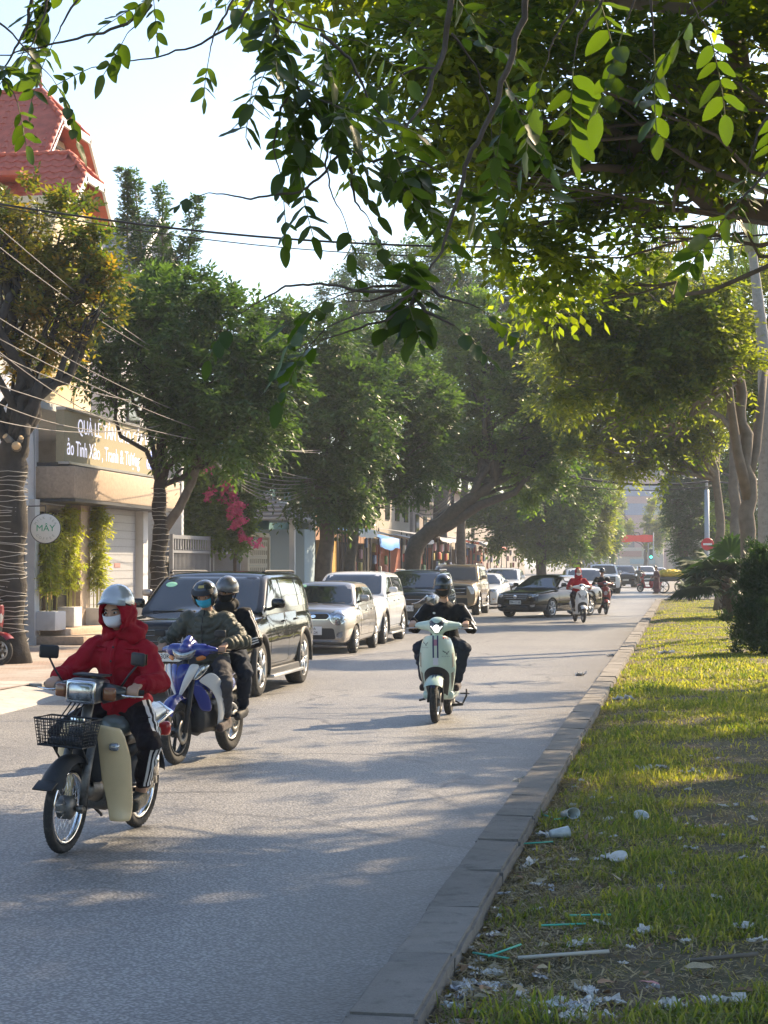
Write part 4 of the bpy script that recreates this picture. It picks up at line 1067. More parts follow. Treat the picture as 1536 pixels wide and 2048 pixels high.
def frond(path, par, nleaf, ll, m, hang=.9, nm='frond'):
    b0 = V(par.location); ps = []
    for i in range(len(path) - 1):
        for q in range(8): ps.append(V(path[i]).lerp(V(path[i + 1]), q / 8))
    ps.append(V(path[-1]))
    mb = MB(); mb.tube([p - b0 for p in ps], [.035 * (1 - .85 * i / len(ps)) for i in range(len(ps))], 6)
    st = mb.build(nm, mat('frond_rib', (.26, .24, .10), .6), par)
    vs = []; va = []
    for j in range(nleaf):
        t = (j // 2) / (nleaf / 2) * .93 + .06; f = t * (len(ps) - 1); i = min(int(f), len(ps) - 2); p = ps[i].lerp(ps[i + 1], f - i)
        d = (ps[i + 1] - ps[i]).normalized(); sd = d.cross(V((0, 0, 1))).normalized() * (1 if j % 2 else -1)
        L = ll * (1 - .6 * abs(t - .4)) * random.uniform(.8, 1.1)
        dirn = (sd * (1 - hang * .75) + d * .45 - V((0, 0, 1)) * hang + V((random.uniform(-.1, .1),) * 3)).normalized()
        w = d * .022
        m1 = p + dirn * L * .5 + sd * .05 * L; e = p + dirn * L - V((0, 0, .06 * L))
        vs += [p - w * .7, p + w * .7, m1 + w, m1 - w, m1 - w, m1 + w, e + w * .2, e - w * .2]; va += [min(1, max(0, random.gauss(.5, .3)))] * 8
    vs = np.array([list(v - b0) for v in vs]); F = np.arange(len(vs)).reshape(-1, 4)
    o = link('leaflets', npmesh('leaflets', vs, F, m, var=np.array(va)), st); o['kind'] = 'stuff'
frond([P_(1500, 400, 39), P_(1450, 425, 38.5), P_(1380, 450, 38), P_(1310, 475, 37.5), P_(1260, 520, 37.2), P_(1235, 585, 37)], pal, 110, .95, LEAF['drypalm'], 1.0)
frond([P_(1498, 380, 39), P_(1478, 300, 39.5), P_(1465, 200, 40), P_(1440, 110, 40)], pal, 80, 1.0, LEAF['palm'], .4)
frond([P_(1498, 380, 39), P_(1530, 280, 39.5), P_(1570, 200, 40), P_(1620, 180, 40)], pal, 70, 1.0, LEAF['palm'], .5)
frond([P_(1498, 390, 39), P_(1420, 330, 40), P_(1340, 280, 41), P_(1270, 280, 42)], pal, 80, 1.0, LEAF['palm'], .5)
frond([P_(1500, 400, 39), P_(1540, 430, 38), P_(1580, 500, 37.5), P_(1600, 600, 37)], pal, 70, 1.0, LEAF['palm'], .9)
frond([P_(1500, 400, 39), P_(1500, 440, 41), P_(1480, 520, 42.5), P_(1460, 620, 43)], pal, 70, .9, LEAF['palm'], .9)

# fan palm and dark thuja on the turf
fp = thing('fan_palm', 'low fan palm with dark radiating leaves on the turf', 'palm', ground(1453, 1240, .06), 0)
mb = MB(); mb.tube([(0, 0, 0), (.02, 0, .4), (0, 0, 1.05)], [.17, .15, .13], 10)
for k in range(26):
    a = k * 2.4; z = .1 + k * .036; mb.tube([(math.cos(a) * .13, math.sin(a) * .13, z), (math.cos(a) * .2, math.sin(a) * .2, z + .1)], [.035, .012], 4)
mb.build('trunk', mat('palm_fibre', (.10, .065, .04), .95, var=.3, vscale=20), fp)
FPM = leaf_mat('leaf_fan_palm', (.016, .040, .018), (.034, .066, .026), .25, rough=.65, spec=.15)
def fan(az, el, stalk, rad, nseg=30):
    o0 = V((0, 0, 1.05)); d = V((math.cos(az) * math.cos(el), math.sin(az) * math.cos(el), math.sin(el)))
    hub = o0 + d * stalk - V((0, 0, .18 * stalk * stalk))
    mb = MB(); mb.tube([o0, o0 + d * stalk * .5, hub], [.016, .013, .01], 5)
    st = mb.build('stalk', mat('stalk_green', (.10, .15, .05), .5), fp)
    sd = d.cross(V((0, 0, 1))).normalized(); nn = sd.cross(d)
    vs = []; va = []
    for j in range(nseg):
        a = R(-125 + 250 * j / (nseg - 1)); q = (d * math.cos(a) + sd * math.sin(a)).normalized(); L = rad * (1 - .18 * abs(a) / R(125)) * random.uniform(.9, 1.05)
        w = q.cross(nn).normalized() * (rad * .062)
        fold = nn * .03 * (1 if j % 2 else -1)
        m1 = hub + q * L * .55 + fold - V((0, 0, .02)); e = hub + q * L - V((0, 0, .28 * L * random.uniform(.7, 1.3)))
        vs += [hub, m1 - w, e, m1 + w]; va += [random.random()] * 4
    vs = np.array([list(v) for v in vs]); F = np.arange(len(vs)).reshape(-1, 4)
    link('fan_leaf', npmesh('fan_leaf', vs, F, FPM, var=np.array(va)), st)
for k in range(26):
    fan(k * 2.399 + .3, R(random.choice((-20, -8, 4, 16, 30, 50, 70))), random.uniform(.55, .95), random.uniform(.75, .98))
th = thing('thuja_shrub', 'dense dark evergreen shrub at the right edge of the turf', 'shrub', ground(1528, 1312, .06), 0)
blt = []
b0 = V(th.location)
for k in range(16):
    a = k * 2.4; z = .2 + 1.65 * (k / 16); rr_ = .56 * (1 - .72 * k / 16); rad = .34 * (1 - .3 * k / 16)
    blt.append(((b0.x + math.cos(a) * rr_ * .7, b0.y + math.sin(a) * rr_ * .7, z), (rad, rad, rad * 1.1)))
blt.append(((b0.x, b0.y, .9), (.42, .42, .85)))
P, D = crown_points(blt, 5200, 2.6, up=1.0)
foliage('foliage', th, P, D + np.array([0, 0, .8]), .16, 7, .065, LEAF['thuja'], width=.35, droop=.0, fan=.6)
MB().tube([(0, 0, 0), (0, 0, .9)], [.07, .05], 8).build('trunk', BARK, th)
# second tuft of fan leaves behind the no-entry post
fp.scale = (1.12, 1.12, 1.12)
fp2 = copy_tree(fp); fp2.location = ground(1528, 1216, .06); fp2['label'] = 'second fan palm standing behind the low one and the evergreen shrub'; fp2.rotation_euler = (0, 0, 1.3); fp2.scale = (1, 1, 1.15)
fp3 = copy_tree(fp); fp3.location = ground(1380, 1204, .06); fp3['label'] = 'small far fan palm left of the low one, near the end of the turf'; fp3.rotation_euler = (0, 0, 2.3); fp3.scale = (.5, .5, .5)
for o in (fp, fp2, fp3): o['group'] = 'fan palms on the turf'

# bougainvillea over the gates
bo = thing('bougainvillea', 'bougainvillea with pink bracts spilling over the pierced screen wall', 'shrub', (-11.6, 49.0, .12))
blb = [px_blob(*q, 48.5, 1.0, .7) for q in ((345, 985, 40), (400, 1000, 48), (450, 1000, 42), (375, 1045, 40), (430, 1050, 40), (480, 1060, 26), (340, 1040, 30), (420, 955, 30), (468, 985, 28))]
P, D = crown_points(blb, 5000, 2.0)
foliage('foliage', bo, P, D, .32, 7, .13, LEAF['mid'], width=.6)
blp = [px_blob(*q, 47.9, 1.2, .6) for q in ((455, 985, 16), (470, 1010, 15), (480, 1030, 13), (478, 1055, 10), (420, 980, 10), (352, 945, 8), (415, 930, 8), (492, 1080, 8), (516, 1090, 6), (318, 880, 9), (462, 970, 10), (448, 972, 8))]
P, D = crown_points(blp, 420, 1.2)
foliage('bracts', bo, P, D, .12, 6, .085, LEAF['pink'], width=.8)
mb = MB(); b0 = V(bo.location)
for a in ((350, 1090), (400, 1085), (470, 1120)): mb.tube([V(at(a[0], 1150, 48.5, .15)) - b0, V(at(*a, 48.5)) - b0, V(at(a[0] + 20, 1000, 48.5)) - b0], [.06, .05, .02], 6)
mb.build('stem', BARK, bo)
# bamboo in planters at the shop front
for i, (y, lbl, h) in enumerate(((33.85, 'potted bamboo between the wrapped trunk and the brass door handles', 2.2), (36.75, 'potted bamboo right of the glass door under the canopy', 2.45))):
    pl = thing('potted_bamboo', lbl, 'potted plant', (FX + .30, y, .40), 0, 'potted bamboos at the shop front')
    MB().box((0, 0, .17), (.42, .62, .36), bev=.012).build('planter', WHITEW, pl)
    mb = MB(); tips = []
    for k in range(9):
        a = (random.uniform(-.09, .09), random.uniform(-.14, .14)); e = (a[0] * 1.5, a[1] * 1.5)
        mb.tube([(a[0], a[1], .3), (e[0], e[1], h)], [.012, .007], 5); tips.append((a, e))
    mb.build('cane', mat('cane', (.42, .40, .14), .5), pl)
    n = 620; pts = []
    for q in range(n):
        a, e = random.choice(tips); t = random.uniform(.22, 1.0); pts.append((pl.location.x + a[0] + (e[0] - a[0]) * t + random.gauss(0, .07), pl.location.y + a[1] + (e[1] - a[1]) * t + random.gauss(0, .09), pl.location.z + .3 + (h - .3) * t))
    dd = rng.normal(0, 1, (n, 3)) * np.array([1, 1, .3])
    foliage('foliage', pl, np.array(pts), dd, .10, 5, .13, LEAF['bamboo'], width=.24, droop=.5)
ib = copy_tree([o for o in bpy.data.objects if o.name.startswith('potted_bamboo')][0]); ib.location = (FX + .20, 35.3, .42); ib.scale = (.8, .8, 1.08)  # added copy stands in for the bamboo reflected in the shop glass
ib['label'] = 'bamboo added in place of a reflection in the shop glass, beside the brass handles'

# ---------------------------------------------------------------- hanging branches close to the camera, leaf by leaf
nt_ = thing('overhanging_tree', 'tree beside the camera whose leafy twigs hang across the top of the picture', 'tree', (2.1, 1.6, .08), 0)
b0 = V(nt_.location)
def near_leaf_mesh(seed):
    r = random.Random(seed); n = 8; mb = MB(); curl = r.uniform(-.10, .25); twist = r.uniform(-.3, .3); w = r.uniform(.44, .52)
    rows = []
    for i in range(n + 1):
        t = i / n
        hw = w * .5 * (math.sin(math.pi * min(1, t * .97 + .012) ** .82) ** .72) * (1 - .12 * t); z = -curl * t * t; a = twist * t
        if i in (0, n): hw = .004 if i else .012
        row = []
        for q in (-1, -.5, 0, .5, 1):
            x = hw * q; zz = z + .10 * abs(q) * hw * 2 * (1 - .4 * t) + .012 * math.sin(t * 14 + q * 2) * abs(q)
            row.append(V((x * math.cos(a), t, zz + x * math.sin(a))))
        rows.append(row)
    mb.grid(rows)
    me = mb.mesh('leaf', LEAF['near'], fixn=False)
    av = me.attributes.new('var', 'FLOAT', 'POINT'); val = r.uniform(0, 1); av.data.foreach_set('value', [val] * len(me.vertices))
    return me
NLM = [near_leaf_mesh(i) for i in range(14)]
near_leaves = []
def near_twig(path, nleaves=None, leaf=.068, rachis=.20, r0=.006, dens=1.0, hang=.38, lim=True):
    """woody twig through photo positions (px, py, distance); compound leaves grow from it"""
    pts = [at(px, py, d) for px, py, d in path]
    fine = []
    for i in range(len(pts) - 1):
        seg = wander(pts[i], pts[i + 1], 6, .05 * (pts[i + 1] - pts[i]).length, path[0][0] * .37 + i)
        fine += seg[:6]
    fine.append(pts[-1])
    mb = MB(); mb.tube([p - b0 for p in fine], [r0 * (1 - .75 * i / len(fine)) for i in range(len(fine))], 6)
    tw = mb.build('twig', BARK, nt_)
    total = sum((fine[i + 1] - fine[i]).length for i in range(len(fine) - 1))
    step = .021 / dens
    k = 0; acc = random.uniform(0, step)
    for i in range(len(fine) - 1):
        seg = fine[i + 1] - fine[i]; L = seg.length; pos = 0
        while acc < L - pos:
            pos += acc; acc = step * random.uniform(.7, 1.3)
            p = fine[i] + seg * (pos / L); d = seg.normalized()
            side = d.cross(V((random.uniform(-1, 1), random.uniform(-1, 1), random.uniform(-1, 1)))).normalized()
            rach(p, (d * .5 + side * .9 - V((0, 0, hang))).normalized(), rachis * random.uniform(.6, 1.15), leaf, tw); k += 1
    rach(fine[-1], (fine[-1] - fine[-2]).normalized() - V((0, 0, .3)), rachis, leaf, tw)
RACH = []
def rach(p, d, L, leaf, tw):
    n = max(3, int(L / (leaf * .44)))
    d = d.normalized(); cur = V(p); pts = [cur.copy()]; dirs = [d.copy()]
    for i in range(n):
        d = (d - V((0, 0, .065)) + V((random.gauss(0, .05), random.gauss(0, .05), random.gauss(0, .05)))).normalized(); cur = cur + d * (L / n); pts.append(cur.copy()); dirs.append(d.copy())
    RACH.append((pts, tw))
    up = (V((0, 0, 1)) + V((random.gauss(0, .4), random.gauss(0, .4), 0))).normalized()
    for i in range(1, n + 1):
        for s in ((-1, 1) if i < n else (0,)):
            if random.random() < .07: continue
            dd = dirs[i]; sd = dd.cross(up)
            if sd.length < 1e-3: continue
            sd.normalize()
            ld = (sd * s * .95 + dd * (.45 if s else 1) - V((0, 0, .35)) + V((random.gauss(0, .16), random.gauss(0, .16), random.gauss(0, .16)))).normalized()
            nrm = (up + V((random.gauss(0, .3), random.gauss(0, .3), random.gauss(0, .3)))).normalized()
            x = ld.cross(nrm).normalized(); z = x.cross(ld)
            sz = leaf * random.choice((.62, .8, .95, 1.05, 1.22)) * random.uniform(.9, 1.1)
            M = Matrix((x, ld, z)).transposed().to_4x4(); M = Matrix.Translation(pts[i]) @ M @ Matrix.Diagonal((sz, sz, sz, 1))
            near_leaves.append((M, tw))
# stems in the upper middle
near_twig([(905, -40, 5.4), (890, 90, 5.4), (850, 200, 5.3), (805, 255, 5.2)], r0=.011, dens=.45)
near_twig([(540, -60, 5.2), (552, 60, 5.2), (590, 160, 5.2), (640, 235, 5.2), (690, 290, 5.2), (745, 320, 5.2)], r0=.008, dens=.95)
near_twig([(590, 160, 5.2), (560, 210, 5.2), (545, 290, 5.2), (560, 345, 5.2)], r0=.005, dens=1.0)
near_twig([(690, 290, 5.2), (640, 350, 5.2), (600, 380, 5.15), (500, 395, 5.15), (450, 385, 5.15), (415, 382, 5.15)], r0=.005, dens=.42, rachis=.12)
near_twig([(640, 60, 5.2), (700, 110, 5.2), (740, 200, 5.2), (800, 270, 5.2)], r0=.006, dens=.9)
near_twig([(745, 320, 5.2), (790, 300, 5.2), (850, 320, 5.1), (890, 350, 5.1)], r0=.005, dens=.9)
near_twig([(700, 330, 5.2), (710, 400, 5.2), (735, 430, 5.2)], r0=.005, dens=.8)
near_twig([(545, 20, 5.2), (600, 40, 5.15), (660, 60, 5.15), (720, 75, 5.1)], r0=.004, dens=.9)
near_twig([(552, 60, 5.2), (520, 110, 5.2), (505, 160, 5.2)], r0=.004, dens=.8, rachis=.16)
near_twig([(610, 190, 5.2), (660, 200, 5.1), (720, 230, 5.05), (770, 275, 5.0)], r0=.004, dens=1.0)
near_twig([(660, 255, 5.2), (650, 320, 5.15), (665, 390, 5.1), (690, 440, 5.1)], r0=.004, dens=.9)
near_twig([(575, 250, 5.2), (590, 310, 5.15), (600, 350, 5.1)], r0=.004, dens=1.0)
near_twig([(760, 320, 5.2), (800, 370, 5.15), (840, 400, 5.1)], r0=.004, dens=.9)
near_twig([(905, 60, 5.5), (950, 120, 5.6), (980, 200, 5.7), (985, 270, 5.7)], r0=.004, dens=.8)
near_twig([(880, 130, 5.4), (830, 130, 5.4), (780, 160, 5.4), (740, 180, 5.4)], r0=.004, dens=.8)
near_twig([(1010, 150, 5.0), (1060, 230, 5.2), (1080, 300, 5.3)], r0=.004, dens=.6)
near_twig([(800, 570, 4.8), (750, 570, 4.7), (690, 585, 4.65), (650, 600, 4.6)], r0=.004, dens=1.0)
near_twig([(830, 580, 4.8), (780, 620, 4.7), (720, 625, 4.65), (650, 655, 4.6), (610, 700, 4.6)], r0=.004, dens=.7, rachis=.15, hang=.3)
near_twig([(800, 580, 4.8), (740, 600, 4.75), (690, 600, 4.75)], r0=.004, dens=.8, rachis=.16)
# long stem reaching down to the low cluster
near_twig([(1060, -40, 4.9), (1030, 90, 4.9), (985, 220, 4.9), (930, 330, 4.9), (905, 430, 4.9), (885, 500, 4.9), (845, 555, 4.85)], r0=.010, dens=.32)
near_twig([(845, 555, 4.85), (800, 580, 4.8), (720, 580, 4.8), (640, 565, 4.8), (570, 570, 4.8), (520, 600, 4.8), (480, 625, 4.8)], r0=.006, dens=.62, rachis=.15)
near_twig([(845, 555, 4.85), (820, 610, 4.8), (770, 640, 4.75), (700, 660, 4.75), (640, 680, 4.75)], r0=.006, dens=.7, rachis=.15, hang=.3)
near_twig([(845, 555, 4.85), (880, 590, 4.8), (920, 600, 4.75), (960, 615, 4.75)], r0=.006, dens=.9, rachis=.14, hang=.3)
near_twig([(830, 590, 4.85), (850, 620, 4.75), (880, 635, 4.7), (910, 650, 4.7)], r0=.006, dens=.7, rachis=.14, hang=.3)
# bright clusters at the top right
near_twig([(1330, -60, 4.3), (1305, -10, 4.3), (1310, 40, 4.3), (1312, 90, 4.3)], r0=.005, dens=.5, leaf=.078)
near_twig([(1230, -60, 4.4), (1200, 10, 4.4), (1160, 60, 4.4), (1150, 120, 4.4)], r0=.005, dens=.85, leaf=.075)
near_twig([(1300, -60, 4.2), (1270, 0, 4.2), (1250, 50, 4.2)], r0=.004, dens=1.0, leaf=.076)
near_twig([(1380, -60, 4.25), (1390, 0, 4.25), (1420, 50, 4.25)], r0=.004, dens=1.0, leaf=.076)
near_twig([(1190, -60, 4.4), (1150, 10, 4.4), (1110, 70, 4.4), (1090, 130, 4.4)], r0=.004, dens=.9)
near_twig([(1480, -60, 4.3), (1440, -10, 4.3), (1400, 20, 4.3)], r0=.005, dens=.7, leaf=.078)
near_twig([(1550, 330, 4.4), (1500, 380, 4.4), (1470, 410, 4.4)], r0=.005, dens=.7)
near_twig([(1560, 200, 4.6), (1520, 260, 4.6), (1500, 330, 4.6)], r0=.005, dens=.7)
# twigs at the top left
near_twig([(520, -50, 5.6), (480, 30, 5.6), (400, 80, 5.6), (300, 110, 5.6), (180, 128, 5.6)], r0=.006, dens=.42, rachis=.12)
near_twig([(330, -40, 5.5), (250, 40, 5.5), (150, 70, 5.5), (60, 90, 5.5), (-40, 110, 5.5)], r0=.006, dens=.8)
near_twig([(100, -40, 5.5), (80, 30, 5.45), (60, 80, 5.4), (30, 110, 5.4)], r0=.004, dens=1.0)
near_twig([(-30, 20, 5.4), (20, 60, 5.4), (60, 110, 5.4), (100, 150, 5.4)], r0=.004, dens=.9)
near_twig([(-40, 120, 5.4), (10, 160, 5.4), (30, 200, 5.4)], r0=.004, dens=1.0, rachis=.14)
near_twig([(300, 0, 5.5), (280, 30, 5.5), (250, 60, 5.5)], r0=.004, dens=.7, rachis=.14)
near_twig([(60, -40, 5.5), (50, 40, 5.5), (20, 100, 5.5), (-20, 160, 5.5)], r0=.006, dens=.85)
near_twig([(470, -20, 5.6), (425, 60, 5.6), (415, 110, 5.6)], r0=.004, dens=.7, rachis=.12)
near_twig([(180, -50, 5.5), (130, 20, 5.5), (105, 70, 5.5)], r0=.005, dens=.8)
# woody limbs that carry them, above the picture
def nlimb(pts, rads):
    mb = MB(); mb.tube([V(p) - b0 for p in pts], rads, 9); mb.build('limb', BARK2, nt_)
MB().tube([(0, 0, 0), (.03, .02, 1.5), (0, .1, 3.2), (-.1, .2, 4.1)], [.17, .14, .13, .11], 12).build('trunk', BARK2, nt_)
A0 = (2.0, 1.8, 4.1)
nlimb([A0, (1.2, 3.2, 4.3), tuple(at(1060, -120, 4.9)), tuple(at(1060, -40, 4.9))], [.10, .06, .02, .011])
nlimb([A0, (.6, 3.6, 4.4), tuple(at(905, -160, 5.4)), tuple(at(905, -40, 5.4))], [.08, .05, .02, .012])
nlimb([(.6, 3.6, 4.4), (-.6, 4.4, 4.3), tuple(at(540, -160, 5.2)), tuple(at(540, -60, 5.2))], [.05, .04, .02, .01])
nlimb([(-.6, 4.4, 4.3), (-1.2, 4.9, 4.2), tuple(at(330, -150, 5.5)), tuple(at(330, -40, 5.5))], [.04, .03, .015, .008])
nlimb([(-1.2, 4.9, 4.2), tuple(at(60, -120, 5.5)), tuple(at(60, -40, 5.5))], [.03, .015, .008])
nlimb([A0, (1.2, 3.4, 4.2), tuple(at(1330, -150, 4.3)), tuple(at(1330, -60, 4.3))], [.06, .035, .012, .007])
nlimb([(1.2, 3.4, 4.2), tuple(at(1640, 100, 4.5)), tuple(at(1550, 330, 4.4))], [.035, .015, .007])
# leaves: largest ones single, the rest joined
inv0 = Matrix.Translation(-b0)
near_leaves.sort(key=lambda q: -(q[0].to_scale()[0] / max(.5, (q[0].translation - V((0, 0, CAM_H))).length)))
vis = []
cm = cam.matrix_basis.copy() if False else None
for M, tw in near_leaves:
    p = M.translation; dx, dy = p.x, p.y
    d = -dx * math.sin(YAW) + dy * math.cos(YAW); c = dx * math.cos(YAW) + dy * math.sin(YAW)
    px = 768 + c / d * FPX; py = 1128 - (p.z - CAM_H) / d * FPX
    vis.append(-40 < px < 1576 and -60 < py)
order = [i for i in range(len(near_leaves)) if vis[i]] + [i for i in range(len(near_leaves)) if not vis[i]]
random.shuffle(NLM)
sv, sf, sva = [], [], []
for r_, i in enumerate(order):
    M, tw = near_leaves[i]; me = NLM[(r_ * 7) % 14]
    if r_ < 300:
        o = link('leaf', me, nt_); o.matrix_local = inv0 @ M
    else:
        MM = np.array(inv0 @ M); co = np.empty(len(me.vertices) * 3); me.vertices.foreach_get('co', co); co = co.reshape(-1, 3)
        n0 = sum(len(x) for x in sv); sv.append(co @ MM[:3, :3].T + MM[:3, 3]); 
        fi = np.empty(len(me.polygons) * 4, dtype=np.int32); me.polygons.foreach_get('vertices', fi) if False else me.loops.foreach_get('vertex_index', fi); sf.append(fi.reshape(-1, 4) + n0)
        va = np.empty(len(me.vertices)); me.attributes['var'].data.foreach_get('value', va); sva.append(va)
if sv:
    o = link('foliage', npmesh('foliage', np.concatenate(sv), np.concatenate(sf), LEAF['near'], var=np.concatenate(sva), smooth=True), nt_); o['kind'] = 'stuff'
mb = MB()
for pts, tw in RACH: mb.tube([p - b0 for p in pts], .0014, 4, cap=False)
mb.build('leaf_stalks', mat('stalk_olive', (.12, .13, .04), .6), nt_)['kind'] = 'stuff'
print('near leaves', len(near_leaves), sum(vis))
# ================================================================ grass and litter
GRASSM = leaf_mat('grass_blade', (.085, .120, .026), (.34, .28, .105), .40, rough=.55)
def grass(n, y0, y1, hmin, hmax, wid, name='grass'):
    y = y0 * (y1 / y0) ** rng.uniform(0, 1, n)
    x = KX1 + rng.uniform(0, 1, n) * (np.minimum(.058 * y + 1.55, 6.5))
    nz = np.array([mnoise.noise(V((a * .9, b * .9, 5))) + .6 * mnoise.noise(V((a * 2.7, b * 2.7, 8))) for a, b in zip(x, y)])
    # worn strip beside the kerb and bare patches near the viewer
    near = np.clip((8.7 - y) / 2.0, 0, 1) * np.clip((1.25 - (x - KX1)) / .9, 0, 1)
    prob = np.clip(.72 + 1.7 * nz - 1.05 * near - .75 * np.exp(-(x - KX1) / .14), .03, 1)
    k = rng.uniform(0, 1, n) < prob
    x, y, nz = x[k], y[k], nz[k]; n = len(x)
    z = np.array([turf_h(a, b) for a, b in zip(x, y)])
    far = np.clip(y / 12, 1, 2.6)
    h = rng.uniform(hmin, hmax, n) * (1 + .7 * np.clip(nz, -.3, 1)) * np.where(y > 20, 1.15, 1); w = wid * far * rng.uniform(.7, 1.4, n)
    a = rng.uniform(0, 6.283, n); b = rng.uniform(0, 6.283, n); lean = rng.uniform(.2, 1.25, n)
    p = np.stack([x, y, z - .004], 1); u = np.stack([np.cos(a), np.sin(a), 0 * a], 1); l = np.stack([np.cos(b), np.sin(b), 0 * b], 1)
    up = np.array([0, 0, 1.0])
    m = p + l * (h * lean * .4)[:, None] + up * (h * .62)[:, None]; t = p + l * (h * lean)[:, None] + up * (h * np.clip(1.05 - lean * .45, .3, 1))[:, None]
    vs = np.stack([p - u * w[:, None], p + u * w[:, None], m + u * (w * .8)[:, None], t, m - u * (w * .8)[:, None]], 1).reshape(-1, 3)
    i = np.arange(n)[:, None] * 5
    F = np.concatenate([i + np.array([[0, 1, 2, 4]]), ], 0); T = i + np.array([[4, 2, 3, 3]])
    va = np.repeat(np.clip(rng.normal(.36, .22, n) - .35 * nz + np.where(y > 12, .12, 0), 0, 1), 5)
    # triangle tips as thin quads
    vs2 = vs.reshape(-1, 5, 3); tip2 = vs2[:, 3] + u * (w * .12)[:, None]
    vs = np.concatenate([vs2, tip2[:, None]], 1).reshape(-1, 3); i = np.arange(n)[:, None] * 6
    F = np.concatenate([i + np.array([[0, 1, 2, 4]]), i + np.array([[4, 2, 5, 3]])], 0)
    o = link(name, npmesh(name, vs, F, GRASSM, var=np.repeat(va.reshape(-1, 5)[:, 0], 6))); tag(o, kind='stuff'); return o
grass(178000, 6.2, 80.5, .018, .05, .0028)
grass(30000, 6.2, 30, .035, .085, .0042, 'tall_grass')
# dry blades, straw and crumbs over the bare soil
def debris(n):
    y = 6.2 * (30 / 6.2) ** rng.uniform(0, 1, n); x = KX1 + np.where(rng.uniform(0, 1, n) < .5, np.abs(rng.normal(0, .28, n)), rng.uniform(0, 1, n) * (.058 * y + 1.2))
    z = np.array([turf_h(a, b) for a, b in zip(x, y)]) + .004 + rng.uniform(0, .02, n); a = rng.uniform(0, 6.283, n); L = rng.uniform(.012, .06, n); w = rng.uniform(.0012, .005, n)
    p = np.stack([x, y, z], 1); d = np.stack([np.cos(a), np.sin(a), rng.normal(0, .35, n)], 1); s_ = np.stack([-np.sin(a), np.cos(a), rng.normal(0, .3, n)], 1)
    v = np.stack([p - d * L[:, None] / 2 - s_ * w[:, None], p + d * L[:, None] / 2 - s_ * w[:, None] * .4, p + d * L[:, None] / 2 + s_ * w[:, None] * .4, p - d * L[:, None] / 2 + s_ * w[:, None]], 1).reshape(-1, 3)
    tag(link('dry_grass', npmesh('dry_grass', v, np.arange(4 * n).reshape(-1, 4), leaf_mat('dry_blade', (.12, .085, .05), (.40, .33, .22), .2, rough=.8), var=np.repeat(rng.uniform(0, 1, n), 4))), kind='stuff')
debris(60000)
GRP = {}
def place_turf(px, py): 
    p = ground(px, py, .09); p.z = turf_h(p.x, p.y); return p
PAPER = mat('litter_white', (.62, .61, .58), .7, var=.2, vscale=20, dirt=(.25, .22, .18), dscale=9, dthr=.5); FOILM = mat('litter_foil', (.42, .43, .45), .35, metal=.5, var=.3, vscale=25); GREENP = mat('straw_green', (.10, .50, .36), .4); CLEARP = mat('clear_plastic', (.46, .50, .49), .2, spec=.8, var=.2, vscale=25); DRY = mat('dry_leaf', (.20, .12, .06), .8, var=.35, vscale=25); DRYP = mat('pale_dry_leaf', (.36, .30, .19), .8, var=.3, vscale=25); BAGB = mat('black_bag', (.02, .02, .022), .35); PINKP = mat('pink_paper', (.55, .26, .24), .6); CARD = mat('brown_card', (.27, .16, .09), .8, var=.2, vscale=20)
def crumple(name, size, seed, m, flat=.45, n=9, amp=.6):
    r = random.Random(seed); rows = []
    for i in range(n + 1):
        row = []
        for j in range(n + 1):
            u, v = i / n - .5, j / n - .5; q = V((u * 6 + seed, v * 6, seed * .3))
            row.append(V((u * size * (1 + .9 * mnoise.noise(q)), v * size * (1 + .5 * mnoise.noise(q + V((9, 0, 0)))), abs(mnoise.noise(q * 1.4)) * size * amp + .5 * size * flat * mnoise.noise(q * .5) + .008)))
        rows.append(row)
    mb = MB(); mb.grid(rows, smooth=False); return mb.mesh(name, m, fixn=False)
SCR_P = [crumple('scrap', 1, s, PAPER) for s in range(5)] + [crumple('scrap', 1, 11 + s, FOILM) for s in range(2)] + [crumple('scrap', 1, 21 + s, CLEARP) for s in range(2)]
def scrap(px, py, size, label, me, name='crumpled_wrapper', cat='wrapper', sy=.6, group=None, lift=0.012, onroad=False):
    p = ground(px, py, 0.004) if onroad else place_turf(px, py)
    o = link(name, me); o.location = p + V((0, 0, 0 if onroad else lift)); size *= .85; o.scale = (size, size * sy, size * .6); o.rotation_euler = (random.uniform(-.15, .15), random.uniform(-.15, .15), random.uniform(0, 6.28)); return tag(o, label, cat, group)
for k, (px, py, s, lb) in enumerate(((1060, 1555, .26, 'long white wrapper on the grass level with the sunlit road strip'), (1292, 1540, .17, 'white paper scrap at the upper right of the litter, middle of three'), (1325, 1536, .14, 'small white scrap beside two others high on the turf'), (1390, 1549, .16, 'flattened white wrapper furthest right of the upper litter'), (1095, 1665, .15, 'white plastic sheet against the kerb above the paper cup'), (1230, 1715, .17, 'white torn lid lying in the middle of the grass'), (1055, 1720, .14, 'folded white paper leaning at the kerb'), (975, 1850, .12, 'white rolled paper on the bare soil by the kerb'), (1480, 1858, .12, 'white torn strip in the grass at the right edge'), (1510, 1885, .09, 'small white scrap near the right edge'), (1340, 2010, .16, 'white folded wrapper near the bottom centre right'), (1440, 2003, .15, 'flat white wrapper at the bottom right'), (1200, 1850, .09, 'white scrap beside the green straws on the soil'), (1285, 1865, .10, 'white scrap in the middle of the lower turf'), (1378, 1700, .08, 'tiny white scrap in the green grass'), (1245, 1395, .30, 'white bag scrap near the kerb at the sunny turf'), (1330, 1308, .26, 'white scrap on the far shaded turf'), (1160, 1890, .1, 'white crumb of paper by the long stick'))):
    scrap(px, py, s, lb, SCR_P[k % 5], sy=.45 if k % 3 == 0 else .7)
